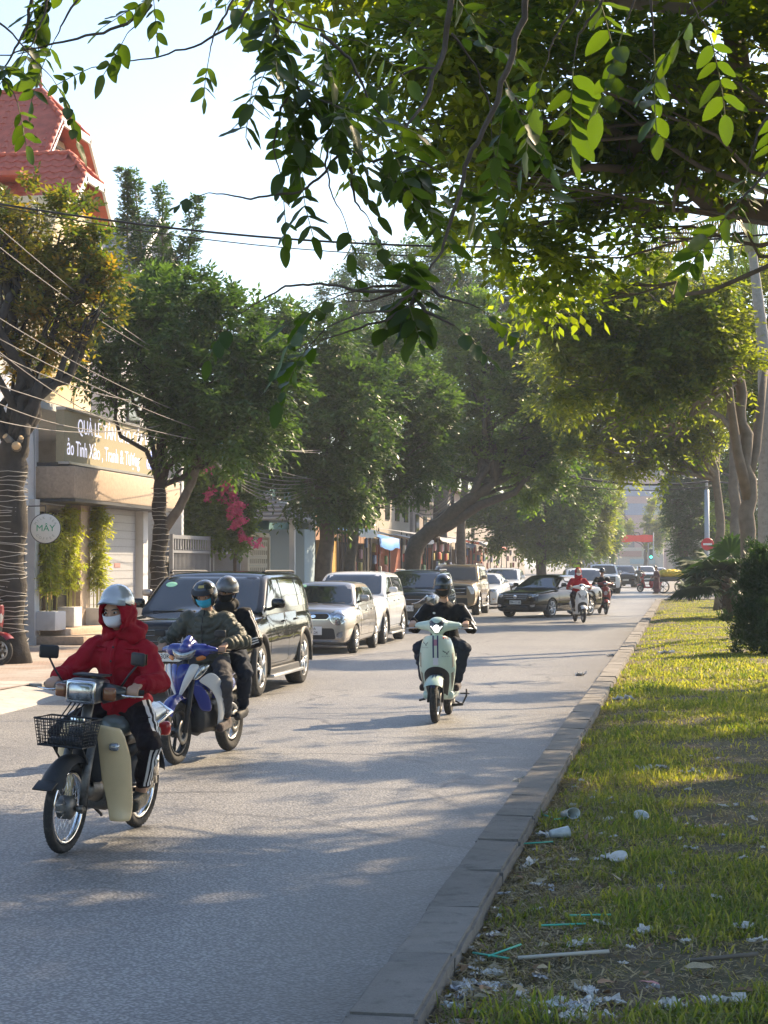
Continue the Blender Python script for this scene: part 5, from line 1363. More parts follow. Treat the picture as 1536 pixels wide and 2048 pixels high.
for k in range(60):                                      # the heap beside the kerb
    px, py = random.choice(((random.gauss(905, 28), random.gauss(1985, 30)), (random.gauss(1125, 40), random.gauss(2020, 14)), (random.gauss(890, 20), random.gauss(1955, 15))))
    p = place_turf(px, min(py, 2046))
    if p.x < KX1 + .03: p.x = KX1 + random.uniform(.03, .2)
    o = scrap(px, min(py, 2046), random.uniform(.05, .11), 'small crumpled foil and plastic scrap in the litter heap beside the kerb', SCR_P[(k * 5) % 9], 'litter_scrap', 'litter', group='scraps in the litter heap'); o.location.x = p.x
for k in range(90):                                      # loose small scraps
    py = random.choice((random.uniform(1560, 2040), random.uniform(1500, 1800))); t = ground(0, py, .09)
    d = (CAM_H - .09) * FPX / (py - 1128); x = random.choice((KX1 + abs(random.gauss(.05, .18)), random.uniform(KX1 + .1, .05 * d + .2)))
    o = link('paper_scrap', SCR_P[(k * 3) % 9]); y = d * .99; o.location = (x, y, turf_h(x, y) + .015); s = random.uniform(.028, .065); o.scale = (s, s * .6, s * .6); o.rotation_euler = (random.uniform(-.3, .3), random.uniform(-.3, .3), random.uniform(0, 6)); tag(o, 'tiny pale paper or plastic scrap lying loose in the grass', 'litter', 'loose scraps in the grass')
for px, py, s, lb in ((1160, 1350, .22, 'white plastic bag scrap lying on the asphalt near the kerb'), (1222, 1312, .2, 'small white scrap on the asphalt beside the kerb further on')): scrap(px, py, s, lb, SCR_P[1], 'plastic_scrap', 'litter', onroad=True)
def straw(px, py, L, ang, label, m=GREENP, r=.0045, name='drinking_straw', cat='straw'):
    p = place_turf(px, py); mb = MB(); mb.tube([(-L / 2, 0, 0), (L / 2, 0, .01)], r, 7)
    o = mb.build(name, m); o.location = p + V((0, 0, .028)); o.rotation_euler = (0, random.uniform(-.08, .08), ang); return tag(o, label, cat, 'green drinking straws' if name == 'drinking_straw' else None)
for k, (px, py, a, lb) in enumerate(((1087, 1625, -1.0, 'green straw propped against the kerb by the clear cup'), (1128, 1634, .9, 'green straw sticking out of the clear crushed cup'), (1125, 1852, .15, 'long green straw lying on the bare soil'), (1178, 1838, -.3, 'green straw above the long one on bare soil'), (980, 1903, -.6, 'green straw by the kerb, left of two'), (1008, 1898, .9, 'upright green straw by the kerb, right of two'), (1075, 1680, .6, 'green straw in the grass below the crushed cup'))): straw(px, py, .19, a, lb)
straw(1125, 1916, .36, .05, 'long pale stick lying across the bare soil', mat('pale_stick', (.5, .48, .42), .7), .008, 'stick', 'stick')
straw(1440, 1926, .28, .12, 'thin grey twig in the grass at the lower right', BARK2, .009, 'dead_twig', 'twig')
def cup(px, py, label, rx, rz):
    p = place_turf(px, py); mb = MB(); mb.lathe([(.0, 0), (.028, 0), (.042, .10), (.045, .105), (.040, .105), (.027, .004)], n=16)
    o = mb.build('plastic_cup', CLEARP); o.location = p + V((0, 0, .05)); o.rotation_euler = (rx, 0, rz); o.scale = (1.1, .8, 1); tag(o, label, 'cup')
cup(1128, 1632, 'clear crushed plastic cup with a green straw beside the kerb', 1.4, .6); cup(1100, 1672, 'clear crushed plastic cup lying just below the one with the straw', 1.5, 2.0)
mb = MB(); mb.lathe([(0, .006), (.03, .006), (.034, .012), (.047, .012), (.049, 0), (.046, 0)], n=20); o = mb.build('cup_lid', CLEARP); o.location = place_turf(1280, 1637) + V((0, 0, .035)); o.rotation_euler = (.5, .2, 0); tag(o, 'round clear cup lid lying in the grass', 'lid')
mb = MB(); mb.lathe([(0, .006), (.03, .006), (.034, .012), (.047, .012), (.049, 0), (.046, 0)], n=20); o = mb.build('cup_lid', PAPER); o.location = place_turf(1235, 1722) + V((0, 0, .04)); o.rotation_euler = (.4, -.2, 0); tag(o, 'white round cup lid in the bright green grass', 'lid')
def dleaf(px, py, s, m, label, group=None, tilt=.3):
    me = NLM[int(px) % 14].copy(); me.materials.clear(); me.materials.append(m)
    o = link('dead_leaf', me); p = place_turf(px, py); o.location = p + V((0, 0, .03)); o.scale = (s, s, s * 1.4); o.rotation_euler = (random.uniform(-tilt, tilt), random.uniform(-tilt, tilt), random.uniform(0, 6.28)); tag(o, label, 'leaf', group)
for px, py, s, m, lb in ((1195, 1765, .15, DRYP, 'large pale curled leaf, left one of a pair in the grass'), (1240, 1762, .15, DRYP, 'large pale curled leaf, right one of a pair in the grass'), (1227, 1970, .11, CARD, 'brown upright dry leaf in the lower turf'), (965, 1965, .12, CARD, 'brown dry leaf beside the litter heap'), (1365, 1945, .12, DRYP, 'broad tan dry leaf at the lower right'), (1315, 1980, .08, PINKP, 'small pinkish leaf near the brown upright leaf'), (920, 2030, .16, BAGB, 'black plastic piece at the bottom of the litter heap'), (845, 2035, .11, DRYP, 'tan dry leaf at the very bottom by the kerb'), (1500, 1990, .09, DRY, 'dark dry leaf near the bottom right corner')): dleaf(px, py, s, m, lb)
for k in range(190):
    py = 1480 + 560 * random.random() ** .8; d = (CAM_H - .09) * FPX / (py - 1128); y = d * .99; x = random.choice((KX1 + abs(random.gauss(.0, .16)) + .02, random.uniform(KX1, .05 * d + .3)))
    me = NLM[k % 14].copy() if k < 14 else DLM[k % 14]
    if k < 14:
        me.materials.clear(); me.materials.append(DRY if k % 3 else DRYP)
        if k == 0: DLM = []
        DLM.append(me)
    o = link('dead_leaf', me); o.location = (x, y, turf_h(x, y) + .02); s = random.uniform(.04, .075); o.scale = (s, s, s * 1.5); o.rotation_euler = (random.uniform(-.5, .5), random.uniform(-.5, .5), random.uniform(0, 6.28)); tag(o, 'small dry brown leaf fallen in the grass', 'leaf', 'small fallen leaves')

# ================================================================ wires, lamp post, sign, banner, far end of the street
WIREB = mat('black_cable', (.02, .02, .022), .6); WIREP = mat('pale_cable', (.20, .19, .18), .6)
def cable(a, b, sag, r, m, label, group=None, n=22, name='cable', extra=None):
    a, b = V(a), V(b); mb = MB()
    pts = [a.lerp(b, i / n) - V((0, 0, sag * 4 * (i / n) * (1 - i / n))) for i in range(n + 1)]
    mb.tube(pts, r, 5)
    o = mb.build(name, m); return tag(o, label, 'cable', group)
cable(at(-60, 395, 24), at(1640, 455, 26), .42, .016, WIREB, 'thick black cable crossing the sky above the trees')
cable(at(-60, 398, 24.1), at(1640, 470, 26), .5, .008, WIREB, 'thin black cable twisted beside the thick one overhead')
G_ = 'pale cables sloping down from the left edge'
for k, (a, b, s, lb) in enumerate((((-20, 440, 24), (415, 755, 44), .2, 'upper pale cable sloping down across the olive tree'), ((-20, 480, 24), (405, 748, 44), .2, 'second pale cable sloping down across the olive tree'), ((-20, 625, 25), (520, 865, 46), .3, 'pale cable crossing the wrapped trunk top towards the dark tree'), ((-20, 668, 25), (640, 905, 50), .4, 'long pale cable running to the dark trees'), ((-20, 690, 25), (360, 880, 38), .3, 'pale cable across the lit text sign, steep one'), ((-20, 765, 25), (640, 900, 50), .3, 'pale cable passing above the lit text sign'), ((-20, 800, 25), (320, 850, 36), .25, 'pale cable nearly level above the shop sign'), ((-20, 838, 25), (290, 852, 36), .15, 'lowest pale cable across the wrapped tree fork'), ((-20, 700, 25), (260, 800, 34), .1, 'short pale cable among the branches of the olive tree'), ((300, 800, 36), (640, 960, 52), .3, 'pale cable from the shop sign down to the porch'))):
    cable(at(*a), at(*b), s, .008, WIREP, lb, G_)
for k in range(7):                                   # drooping bundles under the dark trees
    o = cable(at(430 + 3 * k, 925 + 3 * k, 46), at(640, 958 + k, 52), .10 + .09 * k, .010, WIREP, 'pale cables of the loose bundle drooping beneath the dark trees', 'loose cable bundle')
for k in range(3): cable(at(835, 1020 + 4 * k, 64), at(905, 985 + 6 * k, 63), .2 + .12 * k, .02, WIREP, 'coiled pale cables hung on the leaning trunk', 'coiled cables on the leaning trunk')
cable(at(1100, 943, 84), at(1424, 962, 85), .35, .05, WIREB, 'black cable strung from the left trees to the lamp post'); cable(at(1100, 962, 84), at(1424, 972, 85), .3, .022, WIREB, 'thinner black cable strung just beneath the thick one'); cable(at(1424, 962, 85), at(1700, 940, 70), .3, .04, WIREB, 'black cable leaving the lamp post to the right')
STEELP = mat('pole_grey', (.36, .39, .41), .5, metal=.3)
lp = thing('street_lamp', 'pale grey lamp post with a short curved arm behind the no-entry sign', 'street lamp', ground(1414, 1196, 0), 0)
dl = 85; zt = 1.65 + (1128 - 945) * dl / FPX
mb = MB(); mb.tube([(0, 0, 0), (0, 0, zt - .6)], [.14, .11], 12); mb.tube([(0, 0, zt - .6), (0, 0, zt), (-.3, 0, zt + .2), (-.6, 0, zt + .1)], [.07, .06, .05, .05], 8); mb.build('post', STEELP, lp)
mb = MB(); mb.ell((-.85, 0, zt + .05), (.38, .12, .08), rot=Matrix.Rotation(.25, 3, 'Y')); mb.build('lamp_head', STEELP, lp)
ns = thing('no_entry_sign', 'round red no-entry sign with a white bar on the lamp post', 'sign', ground(1415, 1200, 0) + V((0, -.3, 0)), 0)
zs = 1.65 + (1128 - 1088) * 83.5 / FPX
mb = MB(); mb.lathe([(0, -.02), (.28, -.02), (.29, 0), (.28, .02), (0, .02)], (0, 0, zs), axis='y', n=30); mb.build('disc', mat('sign_red', (.55, .03, .04), .4), ns, auto=40)
MB().box((0, -.026, zs), (.40, .012, .09)).build('white_bar', WHITEP, ns); MB().tube([(0, .05, 0), (0, .05, zs + .2)], .03, 8).build('post', STEELP, ns)
bn = thing('red_banner', 'bright red banner stretched over the far end of the road', 'banner', at(1272, 1128, 185, 0), 0)
mb = MB(); zb = 1.65 + (1128 - 1077) * 185 / FPX
rows = [[V((-1.65 + 3.3 * i / 10, .15 * math.sin(i * 1.3), zb + (.34 + .04 * math.sin(i)) * s)) for i in range(11)] for s in (-1, 1)]
mb.grid(rows); mb.build('cloth', mat('banner_red', (.75, .05, .03), .6), bn, fixn=False)
mb = MB()
for s in (-1, 1): mb.tube([(s * 1.72, 0, 0), (s * 1.72, 0, zb + .6)], .05, 6)
mb.build('pole', STEELP, bn)
FARM = [mat('far_wall_%s' % n, c, .85, var=.08, vscale=.5) for n, c in (('pink', (.42, .30, .29)), ('grey', (.42, .42, .44)), ('cream', (.48, .43, .36)))]
def far_block(px0, px1, pytop, d, m, label, storeys, band=None):
    x0, x1 = at(px0, 1128, d, 0), at(px1, 1128, d, 0); h = CAM_H + (1128 - pytop) * d / FPX; c = (x0 + x1) / 2; w = (x1 - x0).length
    b_ = thing('far_building', label, 'building', (c.x, c.y + 6, 0), YAW * .2)
    MB().box((0, 0, h / 2), (w, 12, h)).build('wall', m, b_); MB().box((0, 0, h + .2), (w + .6, 12.6, .4)).build('parapet', FARM[1], b_)
    ph = h / storeys
    for s in range(storeys):
        if band and s in band:
            MB().box((0, -6.03, s * ph + ph * .5), (w * .94, .1, ph * .62)).build('window_band', mat('far_glass_blue', (.20, .25, .36), .2), b_); continue  # band blue is greyed, so distance haze sits in the colour
        n = max(2, int(w / 3.2))
        for k in range(n): MB().box((-w / 2 + (k + .5) * w / n, -6.03, s * ph + ph * .52), (w / n * .5, .1, ph * .5)).build('window', mat('far_glass', (.10, .12, .15), .2), b_)
far_block(1228, 1330, 925, 285, FARM[0], 'pinkish block with blue glass bands closing the street', 6, (3, 4))
far_block(1130, 1226, 990, 300, FARM[1], 'grey block behind the sunlit tree at the street end', 4)
far_block(1332, 1420, 985, 290, FARM[2], 'cream block at the street end behind the hazy tree', 5)
far_block(1420, 1560, 1010, 260, FARM[1], 'grey low block behind the trunks at the right', 3)
MB_ = thing('corner_shop', 'low shop with red and teal signboards at the street end', 'building', at(1262, 1128, 262, 0), 0)
MB().box((0, 3, 2.0), (9, 6, 4)).build('wall', FARM[2], MB_); MB().box((-1, -.1, 3.1), (5, .2, .8)).build('signboard', mat('sign_board_red', (.36, .2, .16), .5), MB_); MB().box((1.6, -.12, 2.0), (3.5, .2, .7)).build('signboard', mat('sign_board_teal', (.25, .36, .38), .5), MB_)  # board colours greyed too, carrying some of the haze
tf = thing('traffic_light', 'distant traffic light showing green beyond the junction', 'traffic light', at(1302, 1128, 170, 0))
zq = 1.65 + (1128 - 1112) * 170 / FPX
MB().tube([(-.25, .1, 0), (-.25, .1, zq + 1.2), (0, .1, zq + 1.2)], .06, 6).build('post', STEELP, tf); MB().box((0, 0, zq + .15), (.32, .22, .95), bev=.03).build('housing', GREY_D, tf); MB().lathe([(0, -.13), (.12, -.13), (.12, -.1)], (0, 0, zq - .1), axis='y', n=14).build('green_lens', mat('green_light', (.05, .9, .5), .4, emit=3), tf)
# ================================================================ cars
SV = 0.91                                     # everything on wheels and every person is scaled by this
BLACKP = mat('black_plastic', (.022, .022, .023), .55, var=.15, vscale=30); RUBBER = mat('tyre_rubber', (.028, .027, .026), .85, var=.25, vscale=30, dirt=(.11, .10, .085), dscale=14, dthr=.52)
CHROME = mat('chrome', (.72, .72, .73), .13, metal=1, var=.06, vscale=30); ALLOY = mat('alloy', (.48, .49, .50), .3, metal=.9); CARGL = mat('car_glass', (.018, .022, .024), .03, spec=.85, coat=.6)
LAMPG = mat('lamp_glass', (.33, .35, .37), .12, metal=.7, var=.75, vscale=16, coat=1); PLATE = mat('plate_white', (.74, .74, .72), .45); PLATEK = mat('plate_black', (.02, .02, .02), .5); TAILR = mat('tail_red', (.42, .02, .02), .15, coat=.5); AMBER = mat('amber_lens', (.55, .17, .03), .2, coat=.5)
SEAM = mat('panel_gap', (.008, .008, .008), .8); UNDER = mat('underbody', (.012, .012, .012), .9)
def paint(name, col, metal=0.0, dirt=(.2, .18, .15), dthr=.64):
    return mat(name, col, .32, metal=metal, coat=1.0, dirt=dirt, dscale=2.6, dthr=dthr, spec=.5 if max(col) > .1 else .02)
def lerp_prof(prof, y):
    for (a, za), (b, zb) in zip(prof[:-1], prof[1:]):
        if (a - y) * (b - y) <= 0 and a != b: return za + (zb - za) * (y - a) / (b - a)
    return prof[0][1] if abs(y - prof[0][0]) < abs(y - prof[-1][0]) else prof[-1][1]
def patch(bvh, outline, axis, off, mats, name, parent, rings=4, sgn=1, thick=.012, lim=False):
    """panel that follows the body: star-shaped outline in the view plane of the axis, projected onto the skin"""
    if axis == 'y': P = lambda a, b: (V((a, 9 * sgn, b)), V((0, -sgn, 0)))
    else: P = lambda a, b: (V((9 * sgn, a, b)), V((-sgn, 0, 0)))
    dense = []
    for i in range(len(outline)):
        a, b = outline[i], outline[(i + 1) % len(outline)]
        m = max(1, int(math.hypot(a[0] - b[0], a[1] - b[1]) / .07))
        dense += [(a[0] + (b[0] - a[0]) * k / m, a[1] + (b[1] - a[1]) * k / m) for k in range(m)]
    cx = sum(p[0] for p in dense) / len(dense); cz = sum(p[1] for p in dense) / len(dense)
    n = len(dense); vs = []; last = None; ref = [None] if axis == 'y' and lim else [V((0, 0, 0))]
    def hit(a, b):
        nonlocal last
        o, d = P(a, b); r = bvh.ray_cast(o, d)
        if r[0] is None: return (last or V((0, 0, 0))) * 1.0
        q = r[0]
        if ref[0] is None: ref[0] = q.copy()
        dv = (q - ref[0]).dot(d)
        if lim and abs(dv) > .16: q = q - d * (dv - math.copysign(.16, dv))
        last = q - d * off
        return last
    vs.append(hit(cx, cz))
    for k in range(1, rings + 1):
        for p in dense: vs.append(hit(cx + (p[0] - cx) * k / rings, cz + (p[1] - cz) * k / rings))
    d = P(0, 0)[1]
    for j in range(n): vs.append(vs[1 + (rings - 1) * n + j] + d * (thick + off))
    fs = [[0, 1 + j, 1 + (j + 1) % n] for j in range(n)]
    for k in range(rings):
        o, q = 1 + k * n, 1 + (k + 1) * n
        fs += [[o + j, q + j, q + (j + 1) % n, o + (j + 1) % n] for j in range(n)]
    mb = MB(); mb.add(vs, fs, 0, True)
    o = mb.build(name, mats, parent); o.data.set_sharp_from_angle(angle=R(50)); return o
def round_poly(pts, r, n=4):
    out = []
    for i in range(len(pts)):
        p0, p, p1 = V((*pts[i - 1], 0)), V((*pts[i], 0)), V((*pts[(i + 1) % len(pts)], 0))
        a = p + (p0 - p).normalized() * min(r, (p0 - p).length * .45); b = p + (p1 - p).normalized() * min(r, (p1 - p).length * .45)
        for k in range(n + 1):
            t = k / n; q = a * (1 - t) ** 2 + p * 2 * t * (1 - t) + b * t * t; out.append((q.x, q.y))
    return out
WHEELS = {}
def wheel_meshes(r, w, style):
    key = (r, w, style)
    if key in WHEELS: return WHEELS[key]
    rr = r * .70
    mb = MB(); mb.lathe([(rr, -w / 2), (r * .9, -w / 2 * 1.02), (r * .975, -w * .44), (r, -w * .34), (r, -w * .02), (r * .985, -w * .018), (r * .985, w * .018), (r, w * .02), (r, w * .34), (r * .975, w * .44), (r * .9, w / 2 * 1.02), (rr, w / 2)], axis='x', n=40)
    ty = mb.mesh('tyre', RUBBER); ty.set_sharp_from_angle(angle=R(60))
    mb = MB(); mb.lathe([(rr * 1.01, -w * .46), (rr * 1.0, -w * .5), (rr * .93, -w * .46), (rr * .90, -w * .15), (rr * .90, w * .3)], axis='x', n=40)
    ns = {'suv': 5, 'five': 5, 'ten': 10, 'seven': 7}[style]
    for k in range(ns):
        a = 2 * math.pi * k / ns
        for da in ((-.13, .13) if style in ('suv', 'five') else (0,)):
            c, s = math.cos(a + da * .6), math.sin(a + da * .6); c2, s2 = math.cos(a + da * 1.4), math.sin(a + da * 1.4)
            mb.tube([(-w * .40, c * rr * .12, s * rr * .12), (-w * .44, c * rr * .5, s * rr * .5), (-w * .43, c2 * rr * .92, s2 * rr * .92)], [rr * .13, rr * .09, rr * .085], 6)
    mb.lathe([(0, -w * .47), (rr * .16, -w * .47), (rr * .22, -w * .40), (rr * .2, -w * .2)], axis='x', n=18)
    rim = mb.mesh('rim', ALLOY)
    mb = MB(); mb.lathe([(0, -w * .1), (rr * .9, -w * .1)], axis='x', n=24); mb.lathe([(0, -w * .16), (rr * .55, -w * .16), (rr * .55, -w * .1)], axis='x', n=24); bd = mb.mesh('brake_disc', UNDER)
    WHEELS[key] = (ty, rim, bd); return WHEELS[key]
def car(name, label, cat, loc, rz, sp, group=None, scale=SV):
    t = thing(name, label, cat, loc, rz, group); t.scale = (scale,) * 3
    L, W, H = sp['L'], sp['W'], sp['H']; hl = L / 2; zb = sp.get('zb', .22); wr, ww = sp.get('wr', .33), sp.get('ww', .22)
    top, gh, pm = sp['top'], sp['gh'], sp['paint']
    fa = hl - sp.get('fo', .85); ra = fa - sp['wb']
    def plan(y):
        f = (hl - y); r_ = (y + hl)
        k = 1.0
        if f < .9: k = min(k, 1 - sp.get('nose', .17) * (1 - f / .9) ** 2.2)
        if r_ < .8: k = min(k, 1 - .12 * (1 - r_ / .8) ** 2.2)
        return k
    ys = [hl, hl - .03, hl - .10, hl - .22, hl - .42, hl - .7, hl - 1.0] + list(np.linspace(hl - 1.3, -hl + .9, 9)) + [-hl + .6, -hl + .35, -hl + .15, -hl + .05, -hl]
    rows = []
    for i, y in enumerate(ys):
        w = W / 2 * plan(y); zt = lerp_prof(top, y); z0 = zb + (.10 if i == 0 else .04 if i == 1 else .0) + (.12 if i >= len(ys) - 2 else 0)
        if i == 0: zt -= .06; w *= .95
        if i == 1: zt -= .02
        h = zt - z0
        half = [(0, z0), (.70, z0), (.90, z0 + .02), (.965, z0 + .12 * h), (.99, z0 + .30 * h), (1.0, z0 + .52 * h), (.992, z0 + .70 * h), (.965, z0 + .84 * h), (.93, z0 + .93 * h), (.86, zt - .005), (.62, zt + .022), (.3, zt + .034), (0, zt + .038)]
        ring = [V((w * a, y, z)) for a, z in half] + [V((-w * a, y, z)) for a, z in half[-2:0:-1]]
        rows.append(ring)
    mb = MB(); mb.grid(rows, closed=True); n = len(rows[0]); mb.add([], []); mb.f += [list(range(n))[::-1], [(len(rows) - 1) * n + j for j in range(n)]]; mb.m += [0, 0]; mb.sm += [True, True]
    lower = mb.mesh('lower', [])
    cut = MB()
    for y in (fa, ra):
        for s in (-1, 1): cut.lathe([(0, s * W * .30), (wr * 1.13, s * W * .30), (wr * 1.13, s * W * .62), (0, s * W * .62)], (0, y, wr * 1.0), axis='x', n=36)
    cm = cut.mesh('cut', [])
    co = bpy.data.objects.new('cut', cm); TMP.collection.objects.link(co)
    def setup(o):
        b = o.modifiers.new('sub', 'SUBSURF'); b.levels = 1; b.render_levels = 1
        m = o.modifiers.new('b', 'BOOLEAN'); m.operation = 'DIFFERENCE'; m.object = co; m.solver = 'EXACT'
    body = eval_mesh(lower, setup); bpy.data.objects.remove(co)
    # greenhouse
    (yc, zc), (y1, z1), (y2, z2), (y3, z3) = gh
    grow = []
    tum = sp.get('tum', .80)
    for k, y in enumerate(list(np.linspace(yc, y1, 6)) + list(np.linspace(y1, y2, 8))[1:] + list(np.linspace(y2, y3, 5))[1:]):
        zt = lerp_prof([(yc, zc), (y1, z1), ((y1 + y2) / 2, max(z1, z2) + .015), (y2, z2), (y3, z3)], y)
        zbelt = lerp_prof(top, y) - .06
        w0 = W / 2 * plan(y) * .925; f = max(0.02, (zt - zbelt) / (H - 1.0)); f = min(1, f); w1 = w0 + (W / 2 * tum - w0) * f
        sl = [(w0, zbelt), (w0 + (w1 - w0) * .5 + .012 * f, zbelt + (zt - zbelt) * .5), (w1 + .004, zt - .075 * f), (w1 - .05 * f - .01, zt - .02 * f), (w1 * .6, zt + .012), (0, zt + .02)]
        grow.append([V((a, y, z)) for a, z in sl] + [V((-a, y, z)) for a, z in sl[-2::-1]])
    mb = MB(); mb.grid(grow); n = len(grow[0]); mb.f += [list(range(n)), [(len(grow) - 1) * n + j for j in range(n)][::-1]]; mb.m += [0, 0]; mb.sm += [True, True]
    g2 = mb.mesh('green', [])
    def setup2(o):
        b = o.modifiers.new('sub', 'SUBSURF'); b.levels = 1; b.render_levels = 1
    g2 = eval_mesh(g2, setup2)
    bm = bmesh.new(); bm.from_mesh(body); bm.from_mesh(g2)
    me = bpy.data.meshes.new('body'); bm.to_mesh(me); bm.free()
    me.materials.clear(); me.materials.append(pm); me.polygons.foreach_set('use_smooth', [True] * len(me.polygons)); me.set_sharp_from_angle(angle=R(42))
    bo = link('body', me, t)
    bvh = BVHTree.FromPolygons([v.co for v in me.vertices], [list(p.vertices) for p in me.polygons])
    # glass
    def gw(z, y): 
        f = min(1, max(0, (z - 1.0) / max(.1, H - 1.0))); return W / 2 * .925 + (W / 2 * tum - W / 2 * .925) * f
    zlo, zhi = zc + .05, z1 - .05
    wl, wh = gw(zlo, 0) * plan(yc) - .085, gw(zhi, 0) - .09
    patch(bvh, round_poly([(-wl, zlo), (wl, zlo), (wh, zhi), (-wh, zhi)], .07), 'y', .006, sp.get('glass', CARGL), 'windshield', t, 5)
    patch(bvh, round_poly([(-wl, z3 + .08), (wl, z3 + .08), (wh, z2 - .07), (-wh, z2 - .07)], .07), 'y', .006, CARGL, 'rear_window', t, 5, -1)
    bl = lambda y: lerp_prof(top, y) + .035
    slopef = (y1 - yc) / (z1 - zc); sloper = (y2 - y3) / (z2 - z3)
    def side_x(z, front): return (yc + (z - zc) * slopef - .14) if front else (y3 + (z - z3) * sloper + .13)
    ym = sp.get('bpillar', (y1 + y2) / 2 - .05); yq = sp.get('cpillar', None)
    ztop = min(z1, z2) - .10
    win = [[(side_x(bl(yc - .5), 1), bl(yc - .5)), (side_x(ztop, 1), ztop), (ym + .04, ztop + .01), (ym + .04, bl(ym))]]
    if yq: win += [[(ym - .04, bl(ym)), (ym - .04, ztop + .01), (yq + .04, ztop), (yq + .04, bl(yq))], [(yq - .04, bl(yq)), (yq - .04, ztop), (side_x(ztop, 0), ztop - .02), (side_x(bl(y3), 0) + .02, bl(y3) + .04)]]
    else: win += [[(ym - .04, bl(ym)), (ym - .04, ztop + .01), (side_x(ztop, 0), ztop - .01), (side_x(bl(y3), 0) + .05, bl(y3) + .03)]]
    for s in (-1, 1):
        for w_ in win: patch(bvh, round_poly(w_, .05), 'x', .005, CARGL, 'side_window', t, 4, s)
        # doors: a shallow panel with the gap round it
        sill = zb + .17
        dl = [(fa - wr * 1.13 - .10, ym), (ym - .012, (yq or (ra + wr * 1.25)) if not yq else max(yq, ra + wr * .9))]
        for a, b in dl:
            dz = lambda y: lerp_prof(top, y) - .035
            out = round_poly([(a, sill), (a, dz(a)), (b, dz(b)), (b, sill + (.0 if b > ra + wr * 1.2 else .28))], .05)
            patch(bvh, [(p[0] + (.010 if p[0] > (a + b) / 2 else -.010), p[1] + (.008 if p[1] > .7 else -.010)) for p in out], 'x', .0015, SEAM, 'door_gap', t, 3, s)
            d = patch(bvh, out, 'x', .0045, pm, 'door', t, 5, s)
            hy = b + .22; hz = dz(hy) - .11; q = bvh.ray_cast(V((9 * s, hy, hz)), V((-s, 0, 0)))[0]
            if q: MB().tube([(q.x + s * .012, hy - .09, hz), (q.x + s * .03, hy - .05, hz), (q.x + s * .03, hy + .05, hz), (q.x + s * .012, hy + .09, hz)], .013, 6).build('handle', sp.get('handle', pm), d)
        # mirror
        my = yc - .42; mz = bl(my) + .09; q = bvh.ray_cast(V((9 * s, my, bl(my) - .02)), V((-s, 0, 0)))[0]; qx = q.x if q else s * W * .45
        mb = MB(); mb.box((qx + s * .13, my, mz), (.20, .11, .135), bev=.042); m_ = mb.build('mirror', sp.get('mirror', pm), t)
        MB().tube([(qx - s * .02, my - .02, mz - .09), (qx + s * .08, my, mz - .05)], .022, 6).build('mirror_foot', BLACKP, m_)
        # lower sill and arches
        if sp.get('clad', True):
            mb = MB(); mb.box((s * W * .485, (fa + ra) / 2, zb + .05), (.07, sp['wb'] - wr * 2.3, .12), bev=.02); mb.build('side_sill', BLACKP, t)
            for y in (fa, ra):
                mb = MB(); mb.grid([[V((s * (W / 2 * plan(y) * 1.0 + dx), y + math.cos(a) * rr_, wr + math.sin(a) * rr_)) for dx, rr_ in ((-.05, wr * 1.12), (.012, wr * 1.12), (.012, wr * 1.12 + sp.get('lip', .055)), (-.06, wr * 1.12 + sp.get('lip', .055) + .01))] for a in np.linspace(-.12, math.pi + .12, 22)]); mb.build('arch_trim', sp.get('archm', BLACKP), t)
        if sp.get('step'): MB().box((s * W * .50, (fa + ra) / 2, zb + .0), (.14, sp['wb'] - wr * 2.2, .045), bev=.015).build('running_board', ALLOY, t)
        if sp.get('rails'): MB().tube([(s * (W / 2 * tum - .06), y2 + .1, z2 + .01), (s * (W / 2 * tum - .05), y2 + .25, z2 + .025), (s * (W / 2 * tum - .05), y1 - .25, z1 + .03), (s * (W / 2 * tum - .06), y1 - .1, z1 + .01)], .018, 6).build('roof_rail', sp.get('railm', ALLOY), t)
    ty, rim, bd = wheel_meshes(wr, ww, sp.get('rim', 'five'))
    for y in (fa, ra):
        for s in (-1, 1):
            e = bpy.data.objects.new('wheel', None); COL.objects.link(e); e.parent = t; e.empty_display_size = .1
            e.location = (s * (W / 2 - ww / 2 - .02), y, wr); e.rotation_euler = (random.uniform(0, 1), 0, 0) if s < 0 else (random.uniform(0, 1), 0, math.pi)
            link('tyre', ty, e); link('rim', sp.get('rimmesh', rim), e); link('brake_disc', bd, e)
    MB().box((0, (fa + ra) / 2, zb + .12), (W * .62, L * .86, .22)).build('underbody', UNDER, t)
    # front fascia
    F = sp.get('front')
    if F: F(t, bvh, sp, hl)
    # tail
    for s in (-1, 1): patch(bvh, round_poly([(s * W * .30, .82), (s * W * .44, .80), (s * W * .45, 1.02), (s * W * .34, 1.02)], .03), 'y', .006, TAILR, 'tail_light', t, 3, -1)
    mb = MB(); mb.tube([(-wl * .8, yc + .06, zc + .055), (-.05, yc + .03, zc + .05)], .010, 5); mb.tube([(.05, yc + .06, zc + .055), (wl * .85, yc + .02, zc + .05)], .010, 5); mb.build('wiper', BLACKP, t)['kind'] = 'stuff'
    return t, bvh
def plate(t, bvh, z, text, w=.34, h=.165, sgn=1, x=0, lines=None):
    q = bvh.ray_cast(V((x, 9, z)), V((0, -1, 0)))[0]; y = q.y + .022
    p = MB().box((x, y, z), (w, .016, h), bev=.006).build('number_plate', PLATE, t)
    tx = lines or [text]
    for i, s_ in enumerate(tx):
        text_mesh(s_, h * (.72 if len(tx) == 1 else .46), PLATEK, p, 'plate_digits', (x, y + .0095, z + (0 if len(tx) == 1 else (.5 - i) * h * .46)), (R(90), 0, R(180)), sx=.9, depth=.0012)
